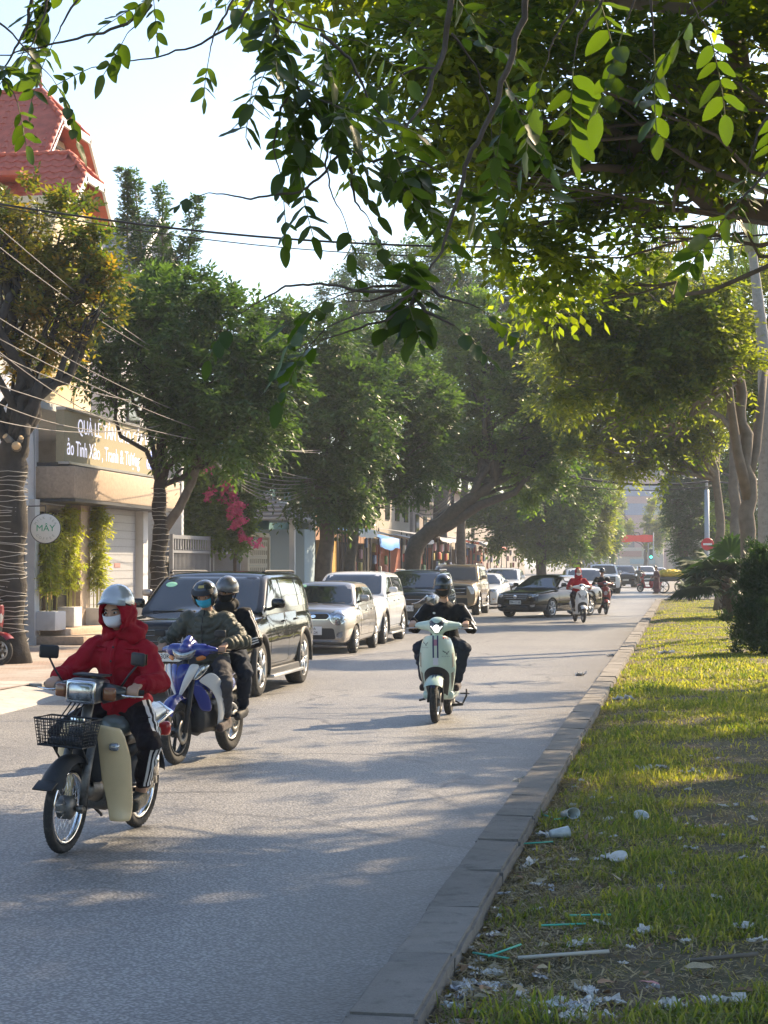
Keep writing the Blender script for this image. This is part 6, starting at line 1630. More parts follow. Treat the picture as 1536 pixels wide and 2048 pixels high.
def front_common(t, bvh, sp, hl, grille, gm, lamps, intake, fogs=None, bars=0, barm=CHROME, frame=None):
    if frame: patch(bvh, frame, 'y', .008, barm, 'grille_frame', t, 4)
    if grille:
        g = patch(bvh, grille, 'y', .012, gm, 'grille', t, 4)
        zs = [p[1] for p in grille]; xs = [p[0] for p in grille]
        for k in range(bars):
            z = min(zs) + (max(zs) - min(zs)) * (k + .7) / (bars + .4); wv = max(xs) * (.94 - .06 * abs(k - bars / 2))
            pts = []
            for x in np.linspace(-wv, wv, 9):
                q = bvh.ray_cast(V((x, 9, z)), V((0, -1, 0)))[0]
                if q: pts.append((x, q.y + .022, z))
            MB().tube(pts, .012, 5).build('grille_bar', barm, g)
    for s in (-1, 1):
        for lp_, m_, o_, nm in lamps: patch(bvh, [(s * a, b) for a, b in lp_], 'y', o_, m_, nm, t, 3, lim=True)
        if fogs: patch(bvh, [(s * a, b) for a, b in fogs], 'y', .008, LAMPG, 'fog_lamp', t, 3, lim=True)
    if intake: patch(bvh, intake, 'y', .007, BLACKP, 'lower_intake', t, 4)
def ellipse(cx, cz, a, b, n=22): return [(cx + a * math.cos(2 * math.pi * k / n), cz + b * math.sin(2 * math.pi * k / n)) for k in range(n)]
# ---- black SUV
def f_suv(t, bvh, sp, hl):
    front_common(t, bvh, sp, hl, round_poly([(-.62, .66), (.62, .66), (.72, .80), (.68, .98), (-.68, .98), (-.72, .80)], .05), BLACKP,
                 [(round_poly([(.64, .97), (.82, .985), (.83, .89), (.70, .86)], .03), LAMPG, .012, 'headlight'), (round_poly([(.74, .80), (.84, .80), (.83, .60), (.76, .62)], .03), BLACKP, .012, 'daylight_pod')],
                 round_poly([(-.7, .30), (.7, .30), (.66, .48), (-.66, .48)], .04), round_poly([(.68, .46), (.80, .47), (.80, .41), (.68, .40)], .02), 4, mat('dark_chrome', (.16, .16, .165), .2, metal=1))
    plate(t, bvh, .58, '30K-638.17', .46, .13)
    st = mat('green_sticker', (.30, .62, .42), .5)
    patch(bvh, ellipse(.58, 1.52, .085, .035), 'y', .012, st, 'windshield_sticker', t, 2)
BLK = paint('black_paint', (.005, .0055, .0065), dirt=(.016, .015, .014), dthr=.66)
SUV = dict(L=4.95, W=1.97, H=1.75, wb=2.9, fo=.93, wr=.385, ww=.25, zb=.25, paint=BLK, rim='suv', rails=True, railm=BLACKP, step=True, tum=.76, lip=.05, cpillar=-1.25, bpillar=-.16,
           top=[(2.475, 1.0), (2.2, 1.045), (1.2, 1.12), (.9, 1.13), (-1.8, 1.16), (-2.475, 1.12)], gh=[(1.18, 1.10), (.35, 1.68), (-1.95, 1.68), (-2.36, 1.14)], front=f_suv, nose=.13)
S_ = SV
def parked(name, label, cat, sp, xr, yfa, rz=math.pi, group='cars and other vehicles on the road', dz=0):
    """facing the camera, its road side at xr, front axle at yfa"""
    fa = sp['L'] / 2 - sp.get('fo', .85)
    return car(name, label, cat, (xr - sp['W'] / 2 * S_, yfa + fa * S_, dz), rz, sp, group)
suv, _ = parked('parked_car', 'large black sport utility car just behind the two riders on the blue motorbike', 'car', SUV, -5.17, 22.6)
# ---- small silver-beige hatchback with round lamps
def f_hatch(t, bvh, sp, hl):
    front_common(t, bvh, sp, hl, round_poly([(-.27, .70), (.27, .70), (.33, .765), (.28, .815), (-.28, .815), (-.33, .765)], .03), BLACKP,
                 [(ellipse(.50, .735, .165, .155), CHROME, .010, 'lamp_ring'), (ellipse(.50, .738, .145, .135), LAMPG, .018, 'headlight'), (ellipse(.49, .735, .07, .068), CHROME, .026, 'reflector')],
                 round_poly([(-.46, .30), (.46, .30), (.42, .52), (-.42, .52)], .05), round_poly([(.48, .42), (.60, .47), (.60, .35), (.47, .30)], .03), 0, CHROME,
                 round_poly([(-.29, .685), (.29, .685), (.355, .765), (.30, .83), (-.30, .83), (-.355, .765)], .03))
    plate(t, bvh, .47, '29A-305.24', .36, .17, lines=['29A', '305.24'])
    patch(bvh, ellipse(0, .762, .055, .032), 'y', .026, CHROME, 'badge', t, 2)
    MB().tube([(0.02, .35, 1.45), (.02, .22, 1.60)], [.006, .003], 5).build('antenna', BLACKP, t)
    for z in (.24,): patch(bvh, round_poly([(-.62, .25), (.62, .25), (.60, .275), (-.60, .275)], .01), 'y', .012, CHROME, 'bumper_lip', t, 2)
    patch(bvh, round_poly([(.40, 1.33), (.56, 1.33), (.56, 1.38), (.42, 1.38)], .02), 'y', .012, MATS['green_sticker'], 'windshield_sticker', t, 2)
SILV = paint('silver_beige_paint', (.34, .315, .285), metal=.75, dirt=(.25, .2, .15))
HATCH = dict(L=3.54, W=1.60, H=1.49, wb=2.38, fo=.66, wr=.285, ww=.17, zb=.19, paint=SILV, rim='ten', clad=False, tum=.74, nose=.22, bpillar=-.28,
             top=[(1.77, .80), (1.6, .88), (1.0, .97), (.8, .98), (-1.3, 1.02), (-1.77, .98)], gh=[(1.02, .96), (.32, 1.43), (-1.2, 1.42), (-1.66, 1.0)], front=f_hatch, mirror=mat('mirror_silver', (.42, .41, .40), .3, metal=.5))
parked('parked_car', 'small silver beige hatchback with round headlights behind the black sport utility car', 'car', HATCH, -5.95, 33.9)
# ---- white crossover
def f_cross(t, bvh, sp, hl):
    front_common(t, bvh, sp, hl, round_poly([(-.50, .52), (.50, .52), (.62, .72), (.52, .88), (-.52, .88), (-.62, .72)], .05), BLACKP,
                 [(round_poly([(.56, .84), (.80, .89), (.79, .80), (.60, .74)], .02), mat('dark_lamp', (.03, .03, .035), .08, coat=1), .010, 'headlight')], round_poly([(-.6, .30), (.6, .30), (.56, .44), (-.56, .44)], .04), None, 3, BLACKP)
    plate(t, bvh, .50, '30H-142.63', .46, .12)
WHT = paint('white_paint_car', (.66, .68, .70), dirt=(.45, .42, .38), dthr=.66)
CROSS = dict(L=4.55, W=1.84, H=1.68, wb=2.70, fo=.90, wr=.36, ww=.23, zb=.23, paint=WHT, rim='suv', tum=.76, nose=.16, lip=.06, step=True, rails=False, bpillar=-.18,
             top=[(2.275, .94), (2.05, 1.0), (1.15, 1.08), (.9, 1.09), (-1.6, 1.14), (-2.275, 1.08)], gh=[(1.12, 1.07), (.25, 1.62), (-1.55, 1.60), (-2.2, 1.12)], front=f_cross)
parked('parked_car', 'white crossover car between the silver hatchback and the dark green car', 'car', CROSS, -6.05, 37.9)
# ---- dark green black crossover
def f_dark(t, bvh, sp, hl):
    front_common(t, bvh, sp, hl, round_poly([(-.48, .70), (.48, .70), (.56, .86), (.50, .92), (-.50, .92), (-.56, .86)], .04), BLACKP,
                 [(round_poly([(.50, .92), (.78, .97), (.79, .87), (.58, .78)], .03), LAMPG, .012, 'headlight')], round_poly([(-.6, .32), (.6, .32), (.56, .46), (-.56, .46)], .04), None, 1, CHROME)
    for s in (-1, 1):
        pts = []
        for k in range(8):
            u = k / 7; x, z = s * (.12 + .44 * u), .70 + .24 * u * u; q = bvh.ray_cast(V((x, 9, z)), V((0, -1, 0)))[0]; pts.append((x, q.y + .02, z))
        MB().tube(pts, .022, 6).build('chrome_wing', CHROME, t)
    plate(t, bvh, .57, '30E-917', .34, .165)
DKG = paint('dark_green_paint', (.010, .018, .017), dirt=(.04, .04, .035))
MPV = dict(L=4.5, W=1.82, H=1.68, wb=2.62, fo=.9, wr=.345, ww=.22, zb=.23, paint=DKG, rim='five', tum=.76, rails=True, lip=.03, archm=DKG, bpillar=-.15,
           top=[(2.25, .96), (2.05, 1.02), (1.2, 1.09), (.9, 1.1), (-1.6, 1.13), (-2.25, 1.08)], gh=[(1.15, 1.08), (.3, 1.62), (-1.6, 1.62), (-2.15, 1.1)], front=f_dark)
parked('parked_car', 'dark green crossover car behind the scooter rider, next to the white one', 'car', MPV, -6.1, 47.6)
# ---- bronze pickup style car
def f_pick(t, bvh, sp, hl):
    front_common(t, bvh, sp, hl, round_poly([(-.58, .72), (.58, .72), (.58, 1.04), (-.58, 1.04)], .04), BLACKP,
                 [(round_poly([(.60, 1.03), (.84, 1.03), (.85, .76), (.74, .75)], .03), mat('lamp_bright', (.75, .75, .72), .15, var=.2, vscale=10, coat=1), .014, 'headlight')], round_poly([(-.62, .36), (.62, .36), (.6, .62), (-.6, .62)], .04), None, 2, CHROME)
    plate(t, bvh, .66, '29C-884', .42, .12)
BRZ = paint('bronze_paint', (.30, .23, .14), metal=.55, dirt=(.33, .28, .2), dthr=.5); BRZD = paint('dark_bronze_paint', (.05, .042, .035), metal=.4)
PICK = dict(L=4.9, W=1.92, H=1.85, wb=2.9, fo=.92, wr=.39, ww=.25, zb=.32, paint=BRZ, rim='seven', tum=.77, rails=True, lip=.06, step=True, cpillar=-1.3, bpillar=-.2, glass=mat('dusty_glass', (.10, .085, .06), .12, spec=.7),
            top=[(2.45, 1.06), (2.25, 1.14), (1.2, 1.20), (.9, 1.21), (-1.8, 1.24), (-2.45, 1.2)], gh=[(1.12, 1.19), (.45, 1.78), (-1.9, 1.78), (-2.3, 1.22)], front=f_pick, nose=.10)
parked('parked_car', 'tall bronze sport utility car with bright square headlights beyond the dark green one', 'car', PICK, -6.45, 59.6)
# ---- black sedan cutting across
def f_sedan(t, bvh, sp, hl):
    front_common(t, bvh, sp, hl, round_poly([(-.42, .60), (.42, .60), (.50, .74), (.42, .82), (-.42, .82), (-.50, .74)], .03), BLACKP,
                 [(round_poly([(.46, .79), (.76, .82), (.77, .73), (.54, .67)], .03), LAMPG, .012, 'headlight'), (round_poly([(.54, .43), (.72, .46), (.72, .38), (.58, .36)], .02), CHROME, .008, 'fog_surround')], round_poly([(-.5, .26), (.5, .26), (.46, .40), (-.46, .40)], .04), None, 3, CHROME)
    plate(t, bvh, .52, '30A-127.88', .44, .13)
    patch(bvh, ellipse(0, .71, .07, .055), 'y', .04, CHROME, 'badge', t, 2)
SEDAN = dict(L=4.82, W=1.82, H=1.48, wb=2.77, fo=.95, wr=.325, ww=.215, zb=.19, paint=BLK, rim='seven', clad=False, tum=.72, nose=.2, bpillar=-.12, handle=CHROME,
             top=[(2.41, .78), (2.2, .84), (1.2, .95), (.9, .97), (-1.5, 1.02), (-2.2, 1.04), (-2.41, .98)], gh=[(1.15, .95), (.35, 1.42), (-.85, 1.42), (-1.75, 1.03)], front=f_sedan)
def heading(deg):
    """rz for a vehicle whose nose points deg to the left of straight at the camera"""
    a = R(deg); vx, vy = -math.sin(a), -math.cos(a)
    wx, wy = vx * math.cos(YAW) - vy * math.sin(YAW), vx * math.sin(YAW) + vy * math.cos(YAW)
    return math.atan2(wy, wx) - math.pi / 2
sc_ = at(1100, 1128, 58.6, 0)
car('sedan', 'black sedan turning across the road in front of the stalls', 'car', sc_, heading(34), SEDAN, 'cars and other vehicles on the road')
# ---- farther cars
def variant(sp, **kw): d = dict(sp); d.update(kw); return d
parked('parked_car', 'white sedan parked behind the tall bronze car', 'car', variant(SEDAN, paint=WHT), -6.55, 68.5)
parked('parked_car', 'second white car parked behind the white sedan', 'car', variant(CROSS, paint=WHT), -6.5, 75.5)
car('parked_car', 'white crossover half hidden behind the black sedan and the white scooter rider', 'car', at(1166, 1128, 72, 0), heading(2), variant(CROSS), 'cars and other vehicles on the road')
car('parked_car', 'dull red car on the pavement behind the black sport utility car', 'car', (-8.5, 32.0, .14), math.pi, variant(HATCH, paint=paint('dull_red_paint', (.26, .06, .04)), H=1.56), 'cars and other vehicles on the road')
for px, d, sp, hd, lb in ((1246, 132, variant(SUV), 3, 'distant dark car coming along the far road'), (1213, 118, variant(HATCH, paint=paint('cream_paint', (.5, .45, .33))), 2, 'cream hatchback parked far along the left side'), (1226, 140, variant(MPV, paint=SILV, archm=SILV), 2, 'silver car parked far along the left behind the cream one'), (1290, 150, variant(CROSS), 2, 'distant white car in the middle of the far road'), (1262, 165, variant(SEDAN, paint=SILV), 0, 'distant silver sedan beneath the red banner'), (1205, 105, variant(PICK, paint=WHT), 2, 'white box-like car parked before the cream hatchback'), (1318, 175, variant(HATCH, paint=WHT), 0, 'tiny white car far off on the right lane')):
    car('distant_car', lb, 'car', at(px, 1128, d, 0), heading(hd), sp, 'cars and other vehicles on the road')
# ================================================================ people
SKIN = mat('skin', (.50, .30, .20), .5, var=.07, vscale=12); SKIN2 = mat('skin_tan', (.40, .235, .155), .5, var=.07, vscale=12); HAIRK = mat('hair_black', (.012, .011, .011), .45, bump=.5, bscale=80)
DARK_E = mat('eye_dark', (.012, .01, .01), .15); MASKW = mat('mask_white', (.74, .75, .78), .8); MASKB = mat('mask_blue', (.04, .38, .58), .8); MASKK = mat('mask_black', (.012, .012, .013), .85)
def cloth(name, col, rough=.8, sheen=.25, var=.12): return mat(name, col, max(rough, .75) if 'puffer' not in name else rough, var=var, vscale=9, sheen=sheen, bump=.5, bscale=70, spec=.18)
REDJ = cloth('red_jacket_cloth', (.30, .008, .018), .55, 0); OLIVEJ = cloth('olive_puffer', (.075, .078, .062), .42, 0); BLACKJ = cloth('black_jersey', (.010, .010, .012), .7, 0); TRACK = cloth('black_track_trousers', (.018, .013, .015), .6, 0); GREYTR = cloth('grey_trousers', (.065, .064, .072), .75, 0); DENIM = cloth('dark_denim', (.022, .028, .042), .8, 0); SHOEB = cloth('shoe_olive', (.05, .048, .035), .7); SHOEN = cloth('shoe_brown', (.045, .028, .026), .6); STRIPEW = mat('stripe_white', (.72, .70, .68), .7)
HELS = mat('helmet_silver', (.46, .47, .47), .2, metal=.35, coat=1, var=.06); HELK = mat('helmet_black', (.03, .033, .036), .15, coat=1); HELM = mat('helmet_reflection_tones', (.12, .12, .125), .22, coat=1, var=.6, vscale=14)  # HELM has its reflections put into the colour as uneven tones
def ik(a, b, l1, l2, pole):
    """elbow or knee between a and b"""
    a, b = V(a), V(b); d = b - a; L = min(d.length, (l1 + l2) * .999); u = d.normalized()
    k = (l1 * l1 - l2 * l2 + L * L) / (2 * L); h = math.sqrt(max(0, l1 * l1 - k * k))
    p = V(pole) - u * V(pole).dot(u); p.normalize()
    return a + u * k + p * h
def hand(mb, wrist, grip, side, inner, axis=None, fwd=None, k=1.0):
    """palm, four unequal fingers closed round a bar at grip, thumb under it. inner: +1/-1 towards the thumb along the bar"""
    ax = V(axis) if axis else V((1, 0, 0)); fw = V(fwd) if fwd else V((0, 1, 0)); up = ax.cross(fw)
    if up.z < 0: up = -up
    G = V(grip)
    Pp = lambda a, x, r=.030: G + ax * x + (fw * math.cos(R(a)) + up * math.sin(R(a))) * r * k
    kn = Pp(118, 0, .040); w = V(wrist)
    for x in (-.024, 0, .024): mb.cap(w.lerp(kn, .25) + ax * x * .6, Pp(118, x, .037), .0165, .0135)
    for j, (x, end, r) in enumerate(((.034, -48, .0098), (.0115, -78, .0102), (-.0115, -68, .0098), (-.034, -38, .0085))):
        x *= inner; pr = Pp(118, x, .038)
        for a in np.linspace(75, end, 5): q = Pp(a, x, .031); mb.cap(pr, q, r, r * .93, 8); pr = q
    p0 = w.lerp(kn, .35) + ax * inner * .026; p1 = Pp(190, inner * .046, .036); p2 = Pp(262, inner * .044, .031); p3 = Pp(330, inner * .036, .030)
    for a, b, r in ((p0, p1, .013), (p1, p2, .0115), (p2, p3, .0105)): mb.cap(a, b, r, r * .95, 8)
def folds(bones, amp=.006, quilt=0.0, period=.05, seed=0, keep=None):
    A = np.array([list(b[0]) for b in bones]); B = np.array([list(b[1]) for b in bones])
    def fn(co, no):
        best = np.full(len(co), 1e9); tt = np.zeros(len(co)); off = 0.0
        for i in range(len(A)):
            d = B[i] - A[i]; L = np.linalg.norm(d); t = np.clip(((co - A[i]) @ d) / (L * L), 0, 1); dist = np.linalg.norm(co - A[i] - t[:, None] * d, axis=1)
            m = dist < best; best[m] = dist[m]; tt[m] = (t * L)[m] + i * 10
        n1 = np.array([mnoise.noise(V((p[0] * 9 + seed, p[1] * 9, p[2] * 9))) for p in co])
        n2 = np.array([mnoise.noise(V((p[0] * 26 + seed, p[1] * 26, p[2] * 14))) for p in co])
        w = np.sin(co @ np.array([31., 23., 47.]) + 6 * n1) * .6 + n1 + .55 * n2
        out = co + no * (amp * w)[:, None]
        if quilt:
            s = np.abs(np.sin(math.pi * (tt + .012 * n1) / period)) ** .5
            out = out + no * (quilt * (s - .6) * (1 + .3 * n1))[:, None]
        return out
    return fn
def strips(me, a, b, outdir, offs, width, m, parent, name='stripe', n=14):
    """ribbons lying on a sleeve or trouser leg along bone a-b, facing outdir"""
    bvh = BVHTree.FromPolygons([v.co for v in me.vertices], [list(p.vertices) for p in me.polygons])
    a, b = V(a), V(b); ax = (b - a).normalized(); o = V(outdir); o = (o - ax * o.dot(ax)).normalized(); s = ax.cross(o)
    for f in offs:
        rows = []
        for i in range(n + 1):
            c = a.lerp(b, i / n); row = []
            for q in (-1, 0, 1):
                ang = f + q * width * .5; d = (o * math.cos(ang / .075) + s * math.sin(ang / .075)); r = bvh.ray_cast(c + d * .4, -d)
                if r[0] is None or (r[0] - c).length > .2: row = None; break
                row.append(r[0] + d * .003)
            if row: rows.append(row)
        if len(rows) > 2:
            mb = MB(); mb.grid(rows); mb.build(name, m, parent, fixn=False)
def person(label, loc, rz, J, top, bottom, shoes, skin=SKIN, vox=.0075, facing=(0, 1, 0), top_kind='plain', bulk=1.0, stripes=None, fingers=True, scale=SV, group=None, hem=True, grip_y=None, hands=True, skirt=False):
    p = thing('person', label, 'person', loc, rz, group); p.scale = (scale,) * 3
    hip, chest, neck, head = V(J['hip']), V(J['chest']), V(J['neck']), V(J['head'])
    up = (head - neck).normalized(); fc = V(facing).normalized(); fc = (fc - up * fc.dot(up)).normalized(); rt = fc.cross(up)
    HR = Matrix((rt, fc, up)).transposed()
    mb = MB(); tr = MB(); jk = MB(); sh = MB(); bones_j = []; bones_t = []
    hipw, shw = J.get('hipw', .09), J.get('shw', .175)
    lat = V(J.get('lat', (1, 0, 0)))
    # body
    mb.cap(hip, chest, .115, .12); mb.cap(chest - lat * shw * .55, chest + lat * shw * .55, .09, .09); mb.cap(chest, neck, .09, .055); mb.cap(neck, head - up * .05, .05, .05)
    mb.ell(head + up * .012, (.074, .092, .108), HR); mb.ell(head - up * .058 + fc * .022, (.054, .062, .056), HR); mb.ell(head - up * .095 + fc * .052, (.026, .022, .018), HR)
    mb.cap(head + fc * .086 + up * .012, head + fc * .108 - up * .026, .009, .015); mb.ell(head + fc * .078 + up * .032, (.052, .014, .011), HR)
    mb.ell(head + fc * .085 - up * .060, (.024, .012, .011), HR)
    for s in (-1, 1): mb.ell(head + rt * s * .076 - up * .012 - fc * .008, (.010, .020, .030), HR); mb.ell(head + rt * s * .04 + fc * .066 - up * .022, (.022, .020, .022), HR)
    # torso garment
    jk.cap(hip + V((0, 0, .03)), chest, .150 * bulk, .150 * bulk); jk.cap(chest - lat * shw * .62, chest + lat * shw * .62, .108 * bulk, .108 * bulk); jk.cap(chest, neck - up * .045, .10 * bulk, .066)
    jk.ell(hip + V((0, 0, .05)), (.175 * bulk, .15 * bulk, .12)); bones_j.append((hip, neck))
    tr.ell(hip, (.165, .15, .11)); 
    for s, S in ((-1, 'L'), (1, 'R')):
        shd = chest + lat * s * shw + up * J.get('shup', .045); wr = V(J['wr' + S]); gr = J.get('gr' + S)
        el = ik(shd, wr, J.get('ua', .285), J.get('fa', .255), J.get('pole' + S, (s * .5, -.25, -.8)))
        mb.cap(shd, el, .052, .042); mb.cap(el, wr, .042, .026)
        if hands:
            if gr is not None: hand(mb, wr, gr, s, -s, J.get('bar' + S), J.get('bfw'))
            else:
                d = (wr - el).normalized(); q = d.cross(V((0, 0, 1))).normalized(); dn = V(J.get('curl', (0, 0, -1)))
                mb.cap(wr, wr + d * .07, .024, .026)
                for j, (x, l) in enumerate(((-.028, .055), (-.009, .065), (.010, .06), (.028, .045))):
                    b0 = wr + d * .075 + q * x; b1 = b0 + d * l * .6 + dn * .008; mb.cap(b0, b1, .0095, .009, 8); mb.cap(b1, b1 + d * l * .35 + dn * .025, .009, .008, 8)
                mb.cap(wr + d * .02 + q * s * -.025, wr + d * .06 + q * s * -.052, .011, .010, 8)
        cw = wr.lerp(el, .06)
        jk.cap(shd, el, .082 * bulk, .066 * bulk); jk.cap(el, cw, .066 * bulk, .046 * bulk); bones_j += [(shd, el), (el, cw)]
        hj = hip + lat * s * hipw; an = V(J['an' + S])
        kn = ik(hj, an, J.get('th', .42), J.get('shk', .41), J.get('kpole' + S, (s * .35, 1, .6)))
        mb.cap(hj, kn, .085, .056); mb.cap(kn, an, .056, .038)
        ft = V(J.get('toe' + S, an + V((s * .02, .17, -.05))))
        mb.cap(an - V((0, .03, .03)), ft, .036, .026)
        ce = an.lerp(kn, J.get('cuff', .12))
        tr.cap(hj, kn, .108, .078); tr.cap(kn, ce, .076, J.get('cuffr', .058)); bones_t += [(hj, kn), (kn, ce)]
        dft = (ft - an).normalized(); sh.cap(an + V((0, -.035, -.035)), ft, .046, .038); sh.cap(an + V((0, -.03, -.055)), ft + V((0, .01, -.015)), .042, .036); sh.cap(an + V((0, -.01, .0)), an + V((0, .02, -.03)), .042, .05)
        J['_' + S] = (shd, el, cw, hj, kn, ce)
    if skirt: tr.cap(hip, V((hip.x, hip.y, .28)), .17, .24)
    fused('body', mb, vox, skin, p, 3, .45)
    j = fused('jacket', jk, .0095 if vox < .01 else .022, top, p, 9 if vox < .01 else 5, .5, folds(bones_j, .0085, .017 if top_kind == 'puffer' else .005 if top_kind == 'parka' else 0, .058 if top_kind == 'puffer' else .115, seed=len(label)))
    t = fused('trousers', tr, .0105 if vox < .01 else .022, bottom, p, 8 if vox < .01 else 5, .5, folds(bones_t, .0095, seed=len(label) + 3))
    fused('shoes', sh, .011 if vox < .01 else .02, shoes, p, 3)
    for s in (-1, 1):
        mb = MB(); mb.ell(head + rt * s * .033 + fc * .080 + up * .012, (.015, .010, .0075), HR); mb.build('eye', mat('eye_white', (.5, .48, .45), .3), p)
        mb = MB(); mb.ell(head + rt * s * .032 + fc * .0865 + up * .012, (.0075, .006, .0072), HR); mb.build('iris', DARK_E, p)
        mb = MB(); mb.tube([head + rt * s * .016 + fc * .088 + up * .031, head + rt * s * .035 + fc * .087 + up * .036, head + rt * s * .054 + fc * .074 + up * .030], [.004, .0045, .003], 5); mb.build('eyebrow', HAIRK, p)
    p['_h'] = 1; del p['_h']
    return p, dict(head=head, HR=HR, rt=rt, fc=fc, up=up, jacket=j, trousers=t, J=J)
def shell(H, az0, az1, el0, el1, r, n=(18, 10), c=(0, 0, 0), fn=None, thick=.008):
    """part of an ellipsoid round the head; azimuth 0 = straight ahead, elevation from horizontal"""
    mb = MB(); out = []
    for dr in (0, -thick):
        rows = []
        for i in range(n[1] + 1):
            e = R(el0 + (el1 - el0) * i / n[1]); row = []
            for k in range(n[0] + 1):
                a = R(az0 + (az1 - az0) * k / n[0]); q = V(((r[0] + dr) * math.sin(a) * math.cos(e), (r[1] + dr) * math.cos(a) * math.cos(e), (r[2] + dr) * math.sin(e))) + V(c)
                if fn: q = fn(q, k / n[0], i / n[1])
                row.append(H['head'] + H['HR'] @ q)
            rows.append(row)
        out.append(rows)
    A, B = out; mb.grid(A); mb.grid(B[::-1])
    rim = lambda x, y: mb.grid([x, y])
    rim(A[0], B[0]); rim(A[-1], B[-1]); rim([r_[0] for r_ in A], [r_[0] for r_ in B]); rim([r_[-1] for r_ in A], [r_[-1] for r_ in B])
    return mb
def half_helmet(p, H, m, brim=True, low=-8, trim=BLACKP, big=1.0, back=-28, tilt=0.0, lift=0.0):
    H = dict(H); H['HR0'] = H['HR']; H['head'] = H['head'] + H['HR'] @ V((0, -.9 * math.sin(tilt) * .04, lift)); H['HR'] = H['HR'] @ Matrix.Rotation(tilt, 3, 'X')
    r = (.110 * big, .132 * big, .122 * big)
    def fn(q, u, v):
        return q
    mb = MB(); n = 28; rows = []
    for dr in (0, -.014):
        rr = []
        for i in range(11):
            row = []
            for k in range(n):
                a = 2 * math.pi * k / n; lo = low + (back - low) * (.5 - .5 * math.cos(a)); e = R(89 + (lo - 89) * i / 10)
                row.append(H['head'] + H['HR'] @ (V(((r[0] + dr) * math.sin(a) * math.cos(e), (r[1] + dr) * math.cos(a) * math.cos(e), (r[2] + dr) * math.sin(e))) + V((0, -.008, .02))))
            rr.append(row)
        rows.append(rr)
    mb.grid(rows[0], closed=True); mb.grid(rows[1][::-1], closed=True); mb.grid([rows[0][-1], rows[1][-1]], closed=True)
    mb.f.append(list(range(n))); mb.m.append(0); mb.sm.append(True)
    h = mb.build('helmet', m, p)
    e = MB(); e.tube(rows[0][-1], .006, 6, closed=True); e.build('helmet_edge', trim, h)
    if brim:
        b = MB(); rws = []
        for q in range(4):
            t = q / 3; row = []
            for k in range(13):
                a = R(-62 + 124 * k / 12); rad = 1 + .26 * t * max(0, math.cos(a)) ** .7
                row.append(H['head'] + H['HR'] @ V((r[0] * 1.01 * math.sin(a) * (1 + .1 * t), (r[1] * math.cos(a)) * rad, .012 + .035 - .028 * t - .02 * abs(math.sin(a)))))
            rws.append(row)
        b.grid(rws); b.grid([[q - V((0, 0, .008)) for q in r_] for r_ in rws][::-1]); b.build('helmet_brim', m, h, fixn=False)
    s = MB()
    for sd in (-1, 1): s.tube([H['head'] + H['HR0'] @ V((sd * .105, .0, -.01)), H['head'] + H['HR0'] @ V((sd * .088, .02, -.07 - lift)), H['head'] + H['HR0'] @ V((sd * .02, .045, -.125 - lift))], .005, 5)
    s.build('chin_strap', BLACKP, h)['kind'] = 'stuff'
    return h
def face_mask(p, H, m, pleat=False, peak=.0):
    def fn(q, u, v):
        c = 1 - abs(u - .5) * 2; bump = .012 * math.sin(v * 3.14) * c + peak * c * math.sin(min(1, v * 1.2) * 3.0) * .8
        if pleat: bump += .003 * math.sin(v * 16)
        return q + V((0, bump, 0))
    mb = shell(H, -74, 74, -58, -2, (.087, .112, .118), (18, 12), (0, .008, .002), fn, .003); o = mb.build('face_mask', m, p)
    e = MB()
    for sd in (-1, 1): e.tube([H['head'] + H['HR'] @ V((sd * .083, .03, -.03)), H['head'] + H['HR'] @ V((sd * .088, -.01, .0))], .002, 4); e.tube([H['head'] + H['HR'] @ V((sd * .075, .03, -.07)), H['head'] + H['HR'] @ V((sd * .088, -.012, -.03))], .002, 4)
    e.build('ear_loop', m, o)['kind'] = 'stuff'
    return o
def hair_cap(p, H, low=-25, m=HAIRK):
    mb = MB(); n = 24; rows = []
    for i in range(10):
        row = []
        for k in range(n):
            a = 2 * math.pi * k / n; lo = 28 + (low - 28) * (.5 - .5 * math.cos(a)); e = R(88 + (lo - 88) * i / 9); q = 1 + .03 * mnoise.noise(V((k * .7, i * .9, 0)))
            row.append(H['head'] + H['HR'] @ (V((.083 * q * math.sin(a) * math.cos(e), .102 * q * math.cos(a) * math.cos(e), .118 * q * math.sin(e))) + V((0, -.004, .012))))
        rows.append(row)
    mb.grid(rows, closed=True); mb.f.append(list(range(n))); mb.m.append(0); mb.sm.append(True); return mb.build('hair', m, p)
# ================================================================ motorbikes and their riders
CREAMP = mat('cream_plastic', (.66, .51, .29), .38, coat=.3, var=.06, dirt=(.36, .29, .18), dscale=7, dthr=.6); MINT = mat('mint_paint', (.47, .60, .52), .28, coat=.8, var=.03, dirt=(.38, .42, .36), dscale=6, dthr=.64); BLUEP = mat('blue_paint', (.022, .035, .23), .25, coat=.8, var=.05); SILVP = mat('silver_white_paint', (.62, .63, .64), .25, coat=.8, var=.04)
WHITESC = mat('white_scooter_paint', (.70, .71, .70), .28, coat=.7); GREYM = mat('engine_grey', (.17, .165, .155), .5, metal=.7, var=.3, vscale=25, dirt=(.07, .06, .05), dscale=18, dthr=.5); DKMET = mat('dark_metal', (.04, .04, .042), .5, metal=.5, var=.2, vscale=20); SEATK = mat('seat_black', (.022, .022, .022), .5, var=.1); SEATG = mat('seat_grey_green', (.13, .15, .135), .25, coat=.5, var=.12, vscale=10); LAMPON = mat('lamp_lit', (1.0, .98, .92), .3, emit=3.2); MIRG = mat('mirror_glass', (.25, .28, .3), .03, metal=1); NAVY = mat('navy_stripe', (.02, .03, .12), .4); REDST = mat('red_sticker', (.5, .02, .03), .5); REDP = mat('red_paint', (.42, .015, .02), .25, coat=.8)
BW = {}
